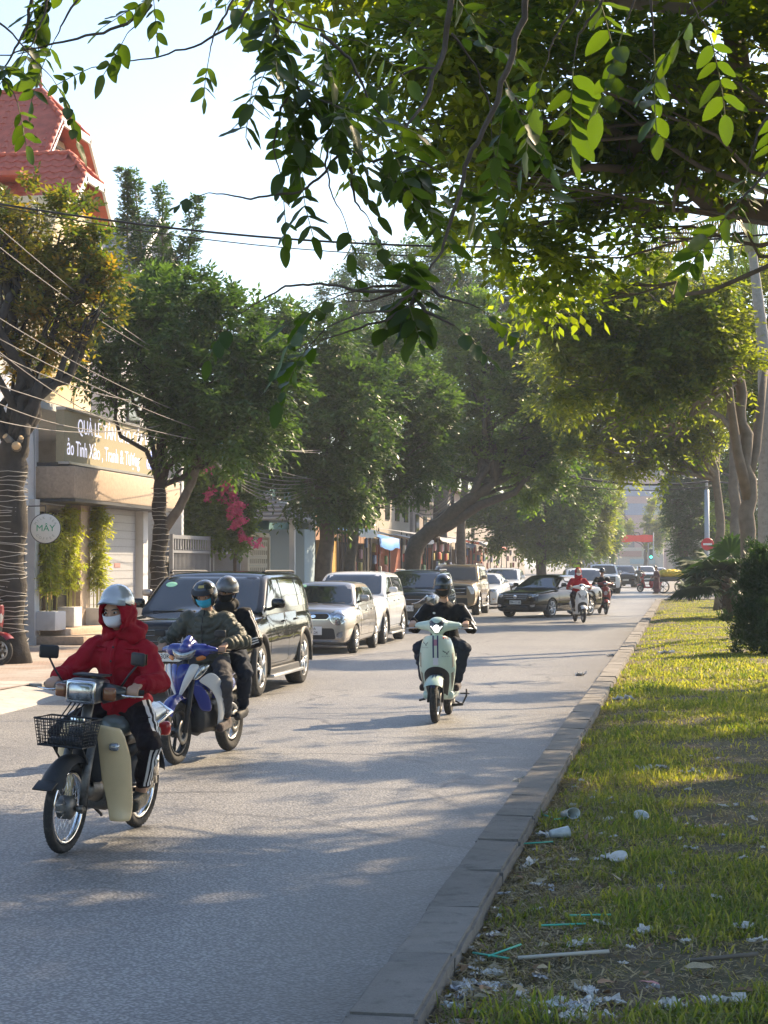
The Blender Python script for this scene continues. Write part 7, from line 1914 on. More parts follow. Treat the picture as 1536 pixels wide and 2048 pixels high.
def bike_wheel(par, y, r, tw, spokes, rimr=None, side=0, front=True, rimm=CHROME):
    e = bpy.data.objects.new('wheel', None); COL.objects.link(e); e.parent = par; e.location = (0, y, r); e.empty_display_size = .1
    key = (r, tw, spokes)
    if key not in BW:
        q = r - tw * 1.05; mb = MB(); prof = []
        for k in range(13):
            a = -2.2 + 4.4 * k / 12; prof.append((r - tw * .55 + tw * .55 * math.cos(a), tw * .5 * math.sin(a) * (1 if abs(a) < 1.6 else .8)))
        mb.lathe(prof, axis='x', n=48)
        for k in range(48):                              # tread blocks
            a = 2 * math.pi * k / 48
            for s in (-1, 1): mb.tube([(s * tw * .06, math.cos(a) * (r - .0035), math.sin(a) * (r - .0035)), (s * tw * .36, math.cos(a + .07) * (r - .004 - tw * .14), math.sin(a + .07) * (r - .004 - tw * .14))], .0055, 4)
        ty = mb.mesh('tyre', RUBBER)
        mb = MB(); mb.lathe([(q + .004, -tw * .36), (q - .012, -tw * .33), (q - .018, 0), (q - .012, tw * .33), (q + .004, tw * .36), (q + .012, 0)], axis='x', n=44, closed=True); rim = mb.mesh('rim', rimm)
        mb = MB()
        if spokes == 'wire':
            for k in range(36):
                a = 2 * math.pi * k / 36; b = a + (.42 if k % 2 else -.42); s = 1 if (k // 2) % 2 else -1
                mb.tube([(s * .035, math.cos(b) * .055, math.sin(b) * .055), (0, math.cos(a) * (q - .012), math.sin(a) * (q - .012))], .0016, 4)
        else:
            for k in range(5):
                for d in (-.11, .11):
                    a = 2 * math.pi * k / 5; mb.tube([(0, math.cos(a + d) * .04, math.sin(a + d) * .04), (0, math.cos(a + d * 1.2) * (q - .01), math.sin(a + d * 1.2) * (q - .01))], [.013, .010], 6)
        sp = mb.mesh('spokes', CHROME if spokes == 'wire' else ALLOY if spokes == 'cast' else DKMET)
        mb = MB(); hr = .075 if spokes == 'wire' else .05
        mb.lathe([(0, -.055), (hr * .6, -.055), (hr, -.035), (hr, .035), (hr * .6, .055), (0, .055)], axis='x', n=20)
        if spokes != 'wire': mb.lathe([(.06, -.07), (.11, -.07), (.11, -.064), (.06, -.064)], axis='x', n=24, closed=True)
        hub = mb.mesh('hub', GREYM)
        BW[key] = (ty, rim, sp, hub)
    for nm, me in zip(('tyre', 'rim', 'spokes', 'hub'), BW[key]): link(nm, me, e)
    return e
def fender(par, y, r, w, a0, a1, m, name='front_fender', flare=0, lipm=None):
    rows = []
    for k in range(17):
        a = R(a0 + (a1 - a0) * k / 16); t = k / 16; ww = w * (1 + flare * (t ** 3)); rr = r + .035 * flare * t ** 4
        row = []
        for j in range(9):
            u = j / 8 * 2 - 1; dd = (1 - abs(u) ** 2.6) * .045; row.append(V((u * ww / 2, y + math.cos(a) * (rr - .045 + dd), r * 0 + WZ(par) + math.sin(a) * (rr - .045 + dd))))
        rows.append(row)
    mb = MB(); mb.grid(rows); mb.grid([[p - V((0, math.cos(R(a0 + (a1 - a0) * k / 16)), math.sin(R(a0 + (a1 - a0) * k / 16)))) * .005 for p in r_] for k, r_ in enumerate(rows)][::-1])
    return mb.build(name, m, par, fixn=False)
WZV = [.285]
def WZ(p): return WZV[0]
def mirror(par, base, head, w, h, m=BLACKP, yaw=0):
    mb = MB(); b, h_ = V(base), V(head); mb.tube([b, b.lerp(h_, .5) + V((0, .015, 0)), h_], .007, 6); s = mb.build('mirror', m, par)
    mb = MB(); mb.box((0, 0, 0), (w, .03, h), bev=.013, rot=Matrix.Rotation(yaw, 3, 'Z')); mb.v = [tuple(V(q) + h_ + V((0, 0, h * .35))) for q in mb.v]; mb.build('mirror_housing', m, s)
    mb = MB(); mb.box((0, -.017, 0), (w * .86, .003, h * .82)); mb.v = [tuple(V(q) + h_ + V((0, 0, h * .35))) for q in mb.v]; mb.build('mirror_glass', MIRG, s)
def surf_panel(name, fn, nu, nv, m, par, thick=.006):
    """curved panel fn(u,v) with u in -1..1, v in 0..1, given real thickness"""
    rows = [[V(fn(-1 + 2 * i / nu, j / nv)) for i in range(nu + 1)] for j in range(nv + 1)]
    mb = MB(); mb.grid(rows)
    me = mb.mesh(name, m)
    def setup(o):
        s = o.modifiers.new('s', 'SOLIDIFY'); s.thickness = thick; s.offset = 0
        b = o.modifiers.new('b', 'SUBSURF'); b.levels = 1; b.render_levels = 1
    me2 = eval_mesh(me, setup); me2.name = name; me2.polygons.foreach_set('use_smooth', [True] * len(me2.polygons)); me2.set_sharp_from_angle(angle=R(50))
    return link(name, me2, par)
GB = 'motorbikes on the road'
def bike_place(px, py, turn):
    g = ground(px, py, 0); return (g.x, g.y, 0), heading(turn)

# ---------------------------------------------------------------- 1: cream step-through with basket, woman in red
loc1, rz1 = bike_place(206, 1676, 15); ROLL1 = R(-4.0)
cub = thing('motorbike', 'old cream step-through motorbike with a black wire basket on the front', 'motorbike', loc1, rz1, GB); cub.scale = (SV,) * 3; cub.rotation_euler = (0, ROLL1, rz1)
WZV[0] = .288
bike_wheel(cub, .60, .288, .062, 'wire'); bike_wheel(cub, -.60, .288, .07, 'wire')
mb = MB()
for s in (-1, 1):
    mb.tube([(s * .075, .42, .72), (s * .078, .50, .50), (s * .08, .53, .30)], [.026, .03, .026], 8); mb.tube([(s * .08, .53, .27), (s * .075, .60, .288)], [.026, .02], 8)
mb.tube([(0, .42, .72), (0, .36, .92)], .035, 10); mb.build('fork', GREYM, cub)
f1 = fender(cub, .60, .335, .125, 160, 28, BLACKP, flare=.30)
mb = MB(); mb.box((0, .93, .46), (.13, .10, .012), rot=Matrix.Rotation(-.45, 3, 'X'), bev=.004); mb.build('fender_flap', BLACKP, f1)
mb = MB(); mb.lathe([(0, -.03), (.062, -.03), (.068, 0), (.062, .03), (0, .03)], (0, .60, .288), axis='x', n=20); mb.box((.02, .50, .27), (.03, .16, .05), bev=.01); mb.build('front_brake', GREYM, cub)
# leg shield: two broad wings joined in front of the engine
def wing(sd):
    def f(u, v):
        q = (u + 1) / 2; z = .80 - .63 * v; xi = .035 + .115 * v ** 1.2; xo = .20 + .05 * min(1, v * 3) + .01 * v
        x = xi + (xo - xi) * q; y = .33 - .15 * v + .03 * max(0, v - .8) / .2 + .05 * (1 - (x / .26) ** 2) - .07 * q ** 4 + .03 * max(0, v - .9) / .1 * q
        return (sd * x, y, z - .025 * q * q * (v < .06))
    return f
for sd in (-1, 1): surf_panel('leg_shield', wing(sd), 14, 18, CREAMP, cub, .016)
def inner(u, v): return (u * (.085 + .02 * v), .40 - .10 * v + .04 * (1 - u * u), .76 - .34 * v)
surf_panel('fork_cover', inner, 8, 8, DKMET, cub)
mb = MB(); mb.box((.20, .335, .66), (.07, .05, .055), bev=.02, rot=Matrix.Rotation(.2, 3, 'X')); mb.build('turn_signal', LAMPG, cub)
mb = MB(); mb.box((-.19, .345, .66), (.07, .05, .055), bev=.02); mb.build('turn_signal', LAMPG, cub)
# handlebar cover, headlight, signals
mb = MB(); mb.box((0, .37, 1.01), (.225, .24, .16), bev=.045); hc = mb.build('headlight_cowl', mat('cowl_grey', (.10, .10, .10), .3, coat=.5), cub)
mb = MB(); mb.box((0, .495, 1.005), (.20, .025, .145), bev=.012); mb.build('headlight_rim', CHROME, hc)
mb = MB(); mb.box((0, .507, 1.005), (.172, .02, .118), bev=.02); mb.build('headlight', LAMPG, hc)
for s in (-1, 1):
    mb = MB(); mb.tube([(s * .10, .37, 1.0), (s * .17, .355, 1.005), (s * .24, .33, 1.01)], [.072, .055, .035], 10); mb.build('handlebar_cover', mat('cover_dark', (.035, .035, .036), .35, coat=.4), hc)
    mb = MB(); mb.box((s * .165, .425, 1.0), (.085, .04, .085), bev=.016, rot=Matrix.Rotation(-s * .2, 3, 'Z')); mb.build('turn_signal', mat('signal_brown', (.22, .08, .03), .15, coat=.6), hc)
    mb = MB(); mb.tube([(s * .225, .335, 1.01), (s * .345, .285, 1.015)], .018, 10); mb.build('grip', RUBBER, cub)
    mb = MB(); mb.tube([(s * .20, .385, 1.0), (s * .27, .405, .995), (s * .365, .35, .995)], [.008, .007, .006], 6); mb.build('lever', CHROME, cub)
    mirror(cub, (s * .20, .335, 1.04), (s * .31, .34, 1.20), .125, .085, yaw=s * .5)
mb = MB(); mb.box((0, .345, 1.105), (.20, .15, .015), bev=.006); mb.build('instrument_panel', BLACKP, hc)
# basket
bt, bb, bh, by, bz = (.172, .125), (.15, .095), .165, .66, .685
mb = MB()
def brect(t): a = bb[0] + (bt[0] - bb[0]) * t; b = bb[1] + (bt[1] - bb[1]) * t; return a, b, bz + bh * t
for k in range(9):
    a, b, z = brect(k / 8); mb.tube([(-a, by - b, z), (a, by - b, z), (a, by + b, z), (-a, by + b, z)], .0065 if k in (0, 8) else .0026, 5, closed=True, smooth=False)
for k in range(17):
    u = k / 16 * 2 - 1
    for s in (-1, 1):
        a0, b0_, z0 = brect(0); a1, b1, z1 = brect(1); mb.tube([(a0 * u, by + s * b0_, z0), (a1 * u, by + s * b1, z1)], .0026, 4)
        if k % 2 == 0: mb.tube([(s * a0, by + b0_ * u, z0), (s * a1, by + b1 * u, z1)], .0026, 4)
    mb.tube([(bb[0] * u, by - bb[1], bz), (bb[0] * u, by + bb[1], bz)], .0024, 4)
for k in range(7): mb.tube([(-bb[0], by + bb[1] * (k / 3 - 1), bz), (bb[0], by + bb[1] * (k / 3 - 1), bz)], .0024, 4)
bk = mb.build('basket', DKMET, cub); bk['kind'] = 'stuff'
mb = MB()
for s in (-1, 1): mb.tube([(s * .10, by, bz), (s * .09, .52, .56)], .007, 5)
mb.build('basket_bracket', DKMET, cub)
mb = MB(); mb.box((0, .52, .79), (.10, .03, .12), bev=.008); mb.build('fork_badge', CHROME, cub)
mb = MB(); mb.box((.02, .64, .70), (.2, .12, .06), bev=.02, rot=Matrix.Rotation(.3, 3, 'Z')); mb.build('basket_contents', DKMET, cub)
# frame, engine, seat, rear
mb = MB(); mb.tube([(0, .30, .78), (0, .16, .50), (0, -.05, .42), (0, -.30, .58)], [.045, .05, .05, .045], 10); mb.tube([(0, -.28, .55), (0, -.70, .64)], [.06, .05], 8); mb.build('frame', DKMET, cub)
mb = MB(); mb.box((0, .02, .30), (.22, .30, .17), bev=.05); mb.cap((0, .10, .33), (0, .30, .36), .075, .06); mb.lathe([(0, .11), (.085, .11), (.10, .08), (.10, -.08), (.085, -.11), (0, -.11)], (0, -.02, .30), axis='x', n=22); mb.build('engine', GREYM, cub)
mb = MB(); mb.tube([(.10, .18, .27), (.12, .05, .20), (.13, -.15, .20), (.14, -.35, .24), (.15, -.80, .32)], [.018, .018, .022, .038, .036], 10); mb.build('exhaust_pipe', CHROME, cub)
mb = MB()
for s in (-1, 1): mb.box((s * .075, -.38, .30), (.035, .50, .05), bev=.012)
mb.box((.085, -.36, .31), (.03, .46, .10), bev=.03); mb.build('swing_arm', GREYM, cub)
for s in (-1, 1):
    mb = MB(); mb.tube([(s * .12, -.58, .32), (s * .12, -.50, .64)], .014, 8); mb.tube([(s * .12, -.565, .38), (s * .12, -.525, .55)], .03, 10); mb.build('shock_absorber', CHROME, cub)
fender(cub, -.60, .345, .13, 165, 10, DKMET, 'rear_fender', .1)
mb = MB(); mb.cap((0, -.10, .735), (0, -.68, .78), .085, .09); mb.xf(Matrix.Diagonal((1.5, 1, 1, 1))); mb.xf(Matrix.Translation((0, 0, .0))); mb.build('seat', SEATG, cub)
mb = MB(); mb.box((0, -.38, .66), (.22, .62, .09), bev=.04); mb.build('side_cover', DKMET, cub)
mb = MB(); mb.tube([(-.14, -.45, .73), (-.15, -.72, .80), (0, -.86, .84), (.15, -.72, .80), (.14, -.45, .73)], .012, 8); mb.build('grab_rail', CHROME, cub)
mb = MB(); mb.box((0, -.90, .66), (.16, .07, .10), bev=.025); mb.build('tail_light', TAILR, cub)
mb = MB(); mb.tube([(-.22, .04, .235), (.22, .04, .235)], .014, 8); 
for s in (-1, 1): mb.tube([(s * .15, .04, .235), (s * .24, .04, .235)], .022, 8)
mb.build('footrest', RUBBER, cub)
mb = MB()
for s in (-1, 1): mb.tube([(s * .13, -.12, .33), (s * .20, -.16, .33)], .015, 8)
mb.tube([(.12, -.05, .22), (.14, -.28, .12), (.16, -.34, .10)], .011, 6); mb.build('stand', DKMET, cub)
mb = MB()
for k in range(4): mb.tube([(.03 * k - .05, .47, .98), (.05 + .03 * k, .52, .80), (.06, .47, .62), (.05, .30, .45)], .005, 5)
mb.build('cables', BLACKP, cub)['kind'] = 'stuff'
J = dict(hip=(0, -.22, .86), chest=(0, -.13, 1.20), neck=(0, -.085, 1.36), head=(0.02, -.035, 1.51), hipw=.09, shw=.165,
         wrL=(-.285, .235, 1.062), wrR=(.285, .235, 1.062), grL=(-.285, .31, 1.013), grR=(.285, .31, 1.013), anL=(-.215, -.09, .32), anR=(.215, -.09, .32), toeL=(-.245, .07, .262), toeR=(.245, .07, .262), th=.41, shk=.40, ua=.27, fa=.245, cuff=.24, poleL=(-.7, -.2, -.7), poleR=(.7, -.2, -.7), kpoleL=(-.75, 1, .7), kpoleR=(.75, 1, .7))
pr, H = person('rider in a red hooded winter jacket, white mask and silver helmet on the cream motorbike', loc1, rz1, J, REDJ, TRACK, SHOEB, SKIN, .0072, (.12, 1, -.05), 'parka', 1.10, group='people on motorbikes')
pr.rotation_euler = (0, ROLL1, rz1)
half_helmet(pr, H, HELS, True, 4, DKMET, 1.0, -30, R(20), .030)
face_mask(pr, H, MASKW, False, .026)
hd, HR = H['head'], H['HR']
mb = MB()                                     # hood drawn round the face
ring = []
for k in range(20):
    a = 2 * math.pi * k / 20; ring.append(hd + HR @ V((.090 * math.sin(a), .062 + .012 * abs(math.sin(a)) - .01 * math.cos(a), -.022 + .108 * math.cos(a))))
for k in range(20): mb.cap(ring[k], ring[(k + 1) % 20], .017, .017, 8)
for k in range(20):
    a = 2 * math.pi * k / 20; q = hd + HR @ V((.104 * math.sin(a), -.03, -.03 + .108 * math.cos(a))); mb.cap(ring[k], q, .017, .024, 8); mb.cap(q, hd + HR @ V((.06 * math.sin(a), -.10, -.03 + .06 * math.cos(a))), .026, .03, 8)
for s in (-1, 1): mb.cap(hd + HR @ V((s * .085, .02, -.11)), hd + HR @ V((s * .115, -.03, -.19)), .035, .05); mb.cap(hd + HR @ V((s * .03, .055, -.15)), hd + HR @ V((s * .085, .02, -.19)), .035, .042)
mb.cap(hd + HR @ V((-.09, -.09, -.17)), hd + HR @ V((.09, -.09, -.17)), .06, .06)
fused('hood', mb, .010, REDJ, pr, 3, .5, folds([(hd - V((0, 0, .1)), hd + V((0, 0, .1)))], .007, 0, 1, 4))
mb = MB(); b_ = BVHTree.FromPolygons([v.co for v in H['jacket'].data.vertices], [list(q.vertices) for q in H['jacket'].data.polygons])
pts = []
for z in np.linspace(1.36, .86, 12):
    r_ = b_.ray_cast(V((0.0, 1, z)), V((0, -1, 0)))
    if r_[0]: pts.append(r_[0] + V((0, .004, 0)))
mb.tube(pts, [.016] * len(pts), 6, flat=.4); mb.build('placket', REDJ, H['jacket'])
for k_, q_ in enumerate(pts[2:9:2]): MB().lathe([(0, .004), (.007, .003), (.008, 0), (0, 0)], q_ + V((0, .012, 0)), axis='y', n=10).build('snap_button', DKMET, H['jacket'])
for s, S in ((-1, 'L'), (1, 'R')):
    shd, el, cw, hj, kn, ce = H['J']['_' + S]; od = V((s * 1.0, .35, .35))
    strips(H['trousers'].data, hj.lerp(kn, .1), kn.lerp(hj, .03), od, (-.036, 0, .036), .021, STRIPEW, H['trousers']); strips(H['trousers'].data, kn, ce, V((s, .7, .1)), (-.032, 0, .032), .018, STRIPEW, H['trousers'])
    mb = MB()
    for q in range(4): mb.tube([cw.lerp(el, .01 + .045 * q), cw.lerp(el, .035 + .045 * q), cw.lerp(el, .055 + .045 * q)], [.053 + .002 * q, .058 + .002 * q, .054 + .002 * q], 14)
    mb.build('cuff', REDJ, H['jacket'])
    for z_, h_, w_, nm_ in ((1.02, .045, .062, 'pocket_flap'), (1.235, .03, .05, 'chest_flap')):
        patch(b_, [(s * .105 - w_, z_), (s * .105 + w_, z_), (s * .105 + w_, z_ + h_), (s * .105 - w_, z_ + h_)], 'y', .008, REDJ, nm_, H['jacket'], 2)

# ---------------------------------------------------------------- 2: blue and silver underbone with two people
loc2, rz2 = bike_place(408, 1513, 17)
ex = thing('motorbike', 'blue and silver sport motorbike carrying two people beside the black car', 'motorbike', loc2, rz2, GB); ex.scale = (SV,) * 3
WZV[0] = .29
bike_wheel(ex, .645, .29, .085, 'castdark', rimm=DKMET); bike_wheel(ex, -.64, .29, .11, 'cast', rimm=ALLOY)
mb = MB()
for s in (-1, 1): mb.tube([(s * .085, .645, .29), (s * .085, .52, .62), (s * .085, .44, .82)], [.026, .026, .02], 10)
mb.tube([(0, .46, .80), (0, .40, .98)], .03, 8); mb.build('fork', DKMET, ex)
fender(ex, .645, .345, .13, 165, 32, BLUEP, flare=.1)
mb = MB(); mb.ell((0, .93, .475), (.055, .05, .03), rot=Matrix.Rotation(-.5, 3, 'X')); mb.build('fender_tip', SILVP, ex)
def zig(name, pts, m, thick, par=ex): 
    """plate given by two edges (lists of 3-D points)"""
    a, b = pts; mb = MB(); mb.grid([[V(p) for p in a], [(V(p) + V(q)) / 2 + V((0, .012, 0)) for p, q in zip(a, b)], [V(q) for q in b]]); me = mb.mesh(name, m)
    def setup(o):
        s = o.modifiers.new('s', 'SOLIDIFY'); s.thickness = thick; s.offset = 0
        bb_ = o.modifiers.new('b', 'SUBSURF'); bb_.levels = 2; bb_.render_levels = 2; bb_.boundary_smooth = 'PRESERVE_CORNERS'
    me2 = eval_mesh(me, setup); me2.name = name; me2.polygons.foreach_set('use_smooth', [True] * len(me2.polygons)); return link(name, me2, par)
# front mask: blue v with pale edges and slit lamps
zig('front_mask', ([(0, .60, .905), (0, .645, .83), (0, .655, .74), (0, .60, .62)], [(.10, .52, .91), (.085, .575, .84), (.05, .61, .75), (.012, .59, .62)]), BLUEP, .014)
zig('front_mask', ([(0, .60, .905), (0, .645, .83), (0, .655, .74), (0, .60, .62)], [(-.10, .52, .91), (-.085, .575, .84), (-.05, .61, .75), (-.012, .59, .62)]), BLUEP, .014)
for s in (-1, 1):
    zig('mask_edge', ([(s * .095, .54, .91), (s * .082, .59, .84), (s * .048, .622, .75), (0, .61, .60)], [(s * .165, .47, .90), (s * .15, .51, .83), (s * .10, .57, .73), (s * .012, .60, .585)]), SILVP, .018)
    zig('slit_lamp', ([(s * .16, .48, .895), (s * .145, .52, .83), (s * .115, .55, .75)], [(s * .225, .37, .90), (s * .215, .41, .845), (s * .15, .49, .755)]), LAMPG, .02)
    zig('side_wing', ([(s * .13, .50, .74), (s * .20, .40, .70), (s * .235, .28, .60), (s * .225, .17, .45), (s * .18, .12, .27)], [(s * .235, .38, .84), (s * .275, .24, .76), (s * .28, .12, .64), (s * .255, .04, .46), (s * .19, .07, .27)]), SILVP, .016)
    zig('side_decal', ([(s * .262, .26, .69), (s * .272, .19, .62), (s * .268, .12, .53)], [(s * .284, .20, .72), (s * .287, .13, .65), (s * .278, .07, .55)]), NAVY, .012)
    zig('blue_inner_panel', ([(s * .06, .52, .72), (s * .10, .44, .60), (s * .11, .36, .46)], [(s * .15, .42, .72), (s * .20, .32, .60), (s * .20, .24, .44)]), BLUEP, .014)
    mirror(ex, (s * .17, .36, 1.06), (s * .30, .33, 1.15), .11, .065)
    mb = MB(); mb.tube([(s * .22, .33, 1.02), (s * .37, .25, 1.01)], .019, 10); mb.build('grip', RUBBER, ex)
    mb = MB(); mb.tube([(s * .20, .38, 1.01), (s * .38, .31, .995)], .007, 6); mb.build('lever', DKMET, ex)
mb = MB(); mb.cap((-.15, .36, 1.02), (.15, .36, 1.02), .065, .065); mb.cap((0, .32, 1.05), (0, .44, 1.03), .08, .06); mb.cap((-.14, .37, 1.03), (-.25, .33, 1.02), .055, .032); mb.cap((.14, .37, 1.03), (.25, .33, 1.02), .055, .032); mb.cap((0, .40, 1.08), (0, .34, 1.12), .05, .04)
hcw = fused('headlight_cowl', mb, .012, BLUEP, ex, 4)
zig('headlight', ([(-.13, .455, 1.045), (-.06, .495, 1.01), (0, .505, 1.0), (.06, .495, 1.01), (.13, .455, 1.045)], [(-.09, .46, .955), (-.05, .485, .935), (0, .495, .93), (.05, .485, .935), (.09, .46, .955)]), LAMPG, .02, hcw)
for s in (-1, 1): zig('turn_signal', ([(s * .10, .45, .955), (s * .16, .41, .985)], [(s * .12, .43, .915), (s * .20, .37, .95)]), AMBER, .02, hcw)
mb = MB(); mb.box((0, .05, .40), (.30, .62, .30), bev=.06); mb.cap((0, .30, .60), (0, .02, .58), .10, .09); mb.lathe([(0, .15), (.10, .15), (.10, -.15), (0, -.15)], (0, -.05, .34), axis='x', n=20); mb.build('engine', DKMET, ex)
mb = MB(); mb.cap((0, .02, .66), (0, -.75, .80), .11, .06); mb.cap((0, -.15, .60), (0, -.55, .66), .13, .10); fused('tail_body', mb, .014, BLUEP, ex, 4)
mb = MB(); mb.cap((0, .0, .775), (0, -.62, .84), .105, .10); mb.xf(Matrix.Diagonal((1.25, 1, 1, 1))); mb.build('seat', SEATK, ex)
mb = MB()
for s in (-1, 1): mb.box((s * .09, -.38, .32), (.035, .55, .06), bev=.012)
mb.build('swing_arm', DKMET, ex)
mb = MB(); mb.tube([(.14, .2, .28), (.15, -.2, .2), (.17, -.45, .28), (.19, -.85, .42)], [.022, .024, .05, .055], 10); mb.build('exhaust_pipe', DKMET, ex)
mb = MB(); mb.tube([(-.24, .02, .27), (.24, .02, .27)], .016, 8); mb.tube([(-.25, -.42, .36), (.25, -.42, .36)], .016, 8); mb.build('footrest', DKMET, ex)
fender(ex, -.64, .36, .15, 160, 60, BLACKP, 'rear_fender')
mb = MB(); mb.box((0, -.83, .77), (.14, .06, .07), bev=.02); mb.build('tail_light', TAILR, ex)
mb = MB(); mb.ell((.21, .12, .62), (.06, .07, .12)); mb.cap((.22, .16, .68), (.20, .05, .50), .05, .07); fused('plastic_bag', mb, .012, mat('grey_bag', (.36, .36, .35), .4, var=.2, vscale=14), ex, 3, .5, folds([(V((.2, .1, .5)), V((.2, .1, .7)))], .012))
J = dict(hip=(0, -.16, .89), chest=(0, -.11, 1.225), neck=(0, -.075, 1.385), head=(0, -.025, 1.515), shup=.06, hipw=.09, shw=.185, wrL=(-.315, .215, 1.075), wrR=(.315, .215, 1.075), grL=(-.31, .285, 1.02), grR=(.31, .285, 1.02), anL=(-.22, -.03, .36), anR=(.22, -.03, .36), toeL=(-.23, .15, .30), toeR=(.23, .15, .30), kpoleL=(-.45, 1, .7), kpoleR=(.45, 1, .7), poleL=(-.75, -.3, -.55), poleR=(.75, -.3, -.55), cuff=.2)
pr, H = person('rider in an olive quilted puffer jacket, blue mask and black helmet', loc2, rz2, J, OLIVEJ, GREYTR, SHOEN, SKIN2, .0075, (-.12, 1, -.05), 'puffer', 1.08, group='people on motorbikes')
def full_helmet(p, H, m):
    """open-face helmet with cheek sides"""
    mb = MB(); n = 30; out = []
    for dr in (0, -.02):
        rows = []
        for i in range(13):
            row = []
            for k in range(n):
                a = 2 * math.pi * k / n; front = max(0, math.cos(a)); lo = -52 + (16 + 52) * min(1, max(0, (front - .55) / .12)); e = R(88 + (lo - 88) * i / 12)
                row.append(H['head'] + H['HR'] @ (V(((.125 + dr) * math.sin(a) * math.cos(e), (.145 + dr) * math.cos(a) * math.cos(e), (.137 + dr) * math.sin(e))) + V((0, -.008, .012))))
            rows.append(row)
        out.append(rows)
    mb.grid(out[0], closed=True); mb.grid(out[1][::-1], closed=True); mb.grid([out[0][-1], out[1][-1]], closed=True); mb.f.append(list(range(n))); mb.m.append(0); mb.sm.append(True)
    h = mb.build('helmet', m, p)
    e = MB(); e.tube(out[0][-1], .007, 6, closed=True); e.build('helmet_edge', BLACKP, h)
    e = shell(H, -66, 66, 18, 34, (.130, .152, .142), (16, 4), (0, -.008, .012), lambda q, u, v: q + V((0, .018 * (1 - v), 0)), .006); e.build('visor_peak', BLACKP, h)
    return h
hf = full_helmet(pr, H, HELK); face_mask(pr, H, MASKB, True)
mb = shell(H, -20, 20, 46, 58, (.128, .148, .140), (8, 3), (0, -.008, .012)); mb.build('helmet_decal', mat('decal_gold', (.45, .36, .12), .35), hf)
mb = MB(); b_ = BVHTree.FromPolygons([v.co for v in H['jacket'].data.vertices], [list(q.vertices) for q in H['jacket'].data.polygons]); pts = []
for z in np.linspace(1.42, .92, 14):
    r_ = b_.ray_cast(V((0.0, 1, z)), V((0, -1, 0)))
    if r_[0]: pts.append(r_[0] + V((0, .003, 0)))
mb.tube(pts, .006, 5); mb.build('zip', BLACKP, H['jacket'])
J = dict(hip=(-.02, -.52, .95), chest=(-.04, -.47, 1.27), neck=(-.055, -.44, 1.43), head=(-.075, -.39, 1.56), shup=.06, hipw=.10, shw=.185, wrL=(-.20, -.22, 1.02), wrR=(.245, -.20, 1.00), anL=(-.24, -.40, .44), anR=(.27, -.40, .44), toeL=(-.26, -.22, .38), toeR=(.29, -.22, .38), kpoleL=(-.6, 1, .4), kpoleR=(.6, 1, .4), poleL=(-.8, -.3, -.5), poleR=(.9, -.25, -.4), cuff=.1, curl=(0, .3, -1))
pr, H = person('passenger with black mask, mottled helmet and striped black sleeves', loc2, rz2, J, BLACKJ, DENIM, mat('shoe_black', (.02, .02, .022), .7), SKIN2, .0078, (.05, 1, -.04), 'plain', 1.02, group='people on motorbikes')
half_helmet(pr, H, HELM, False, 8, BLACKP, 1.0, -30); face_mask(pr, H, MASKK)
for s, S in ((-1, 'L'), (1, 'R')):
    shd, el, cw, *_ = H['J']['_' + S]; od = V((s, .15, .3)); strips(H['jacket'].data, shd, el, od, (-.028, 0, .028), .014, STRIPEW, H['jacket']); strips(H['jacket'].data, el, cw, od, (-.026, 0, .026), .013, STRIPEW, H['jacket'])
mb = MB(); mb.cap(V(J['neck']) + V((-.05, .05, -.02)), V(J['neck']) + V((.05, .05, -.02)), .06, .06); mb.cap(V(J['neck']) + V((-.06, -.02, .0)), V(J['neck']) + V((.06, -.02, .0)), .06, .06); fused('scarf', mb, .014, MASKK, pr, 3)

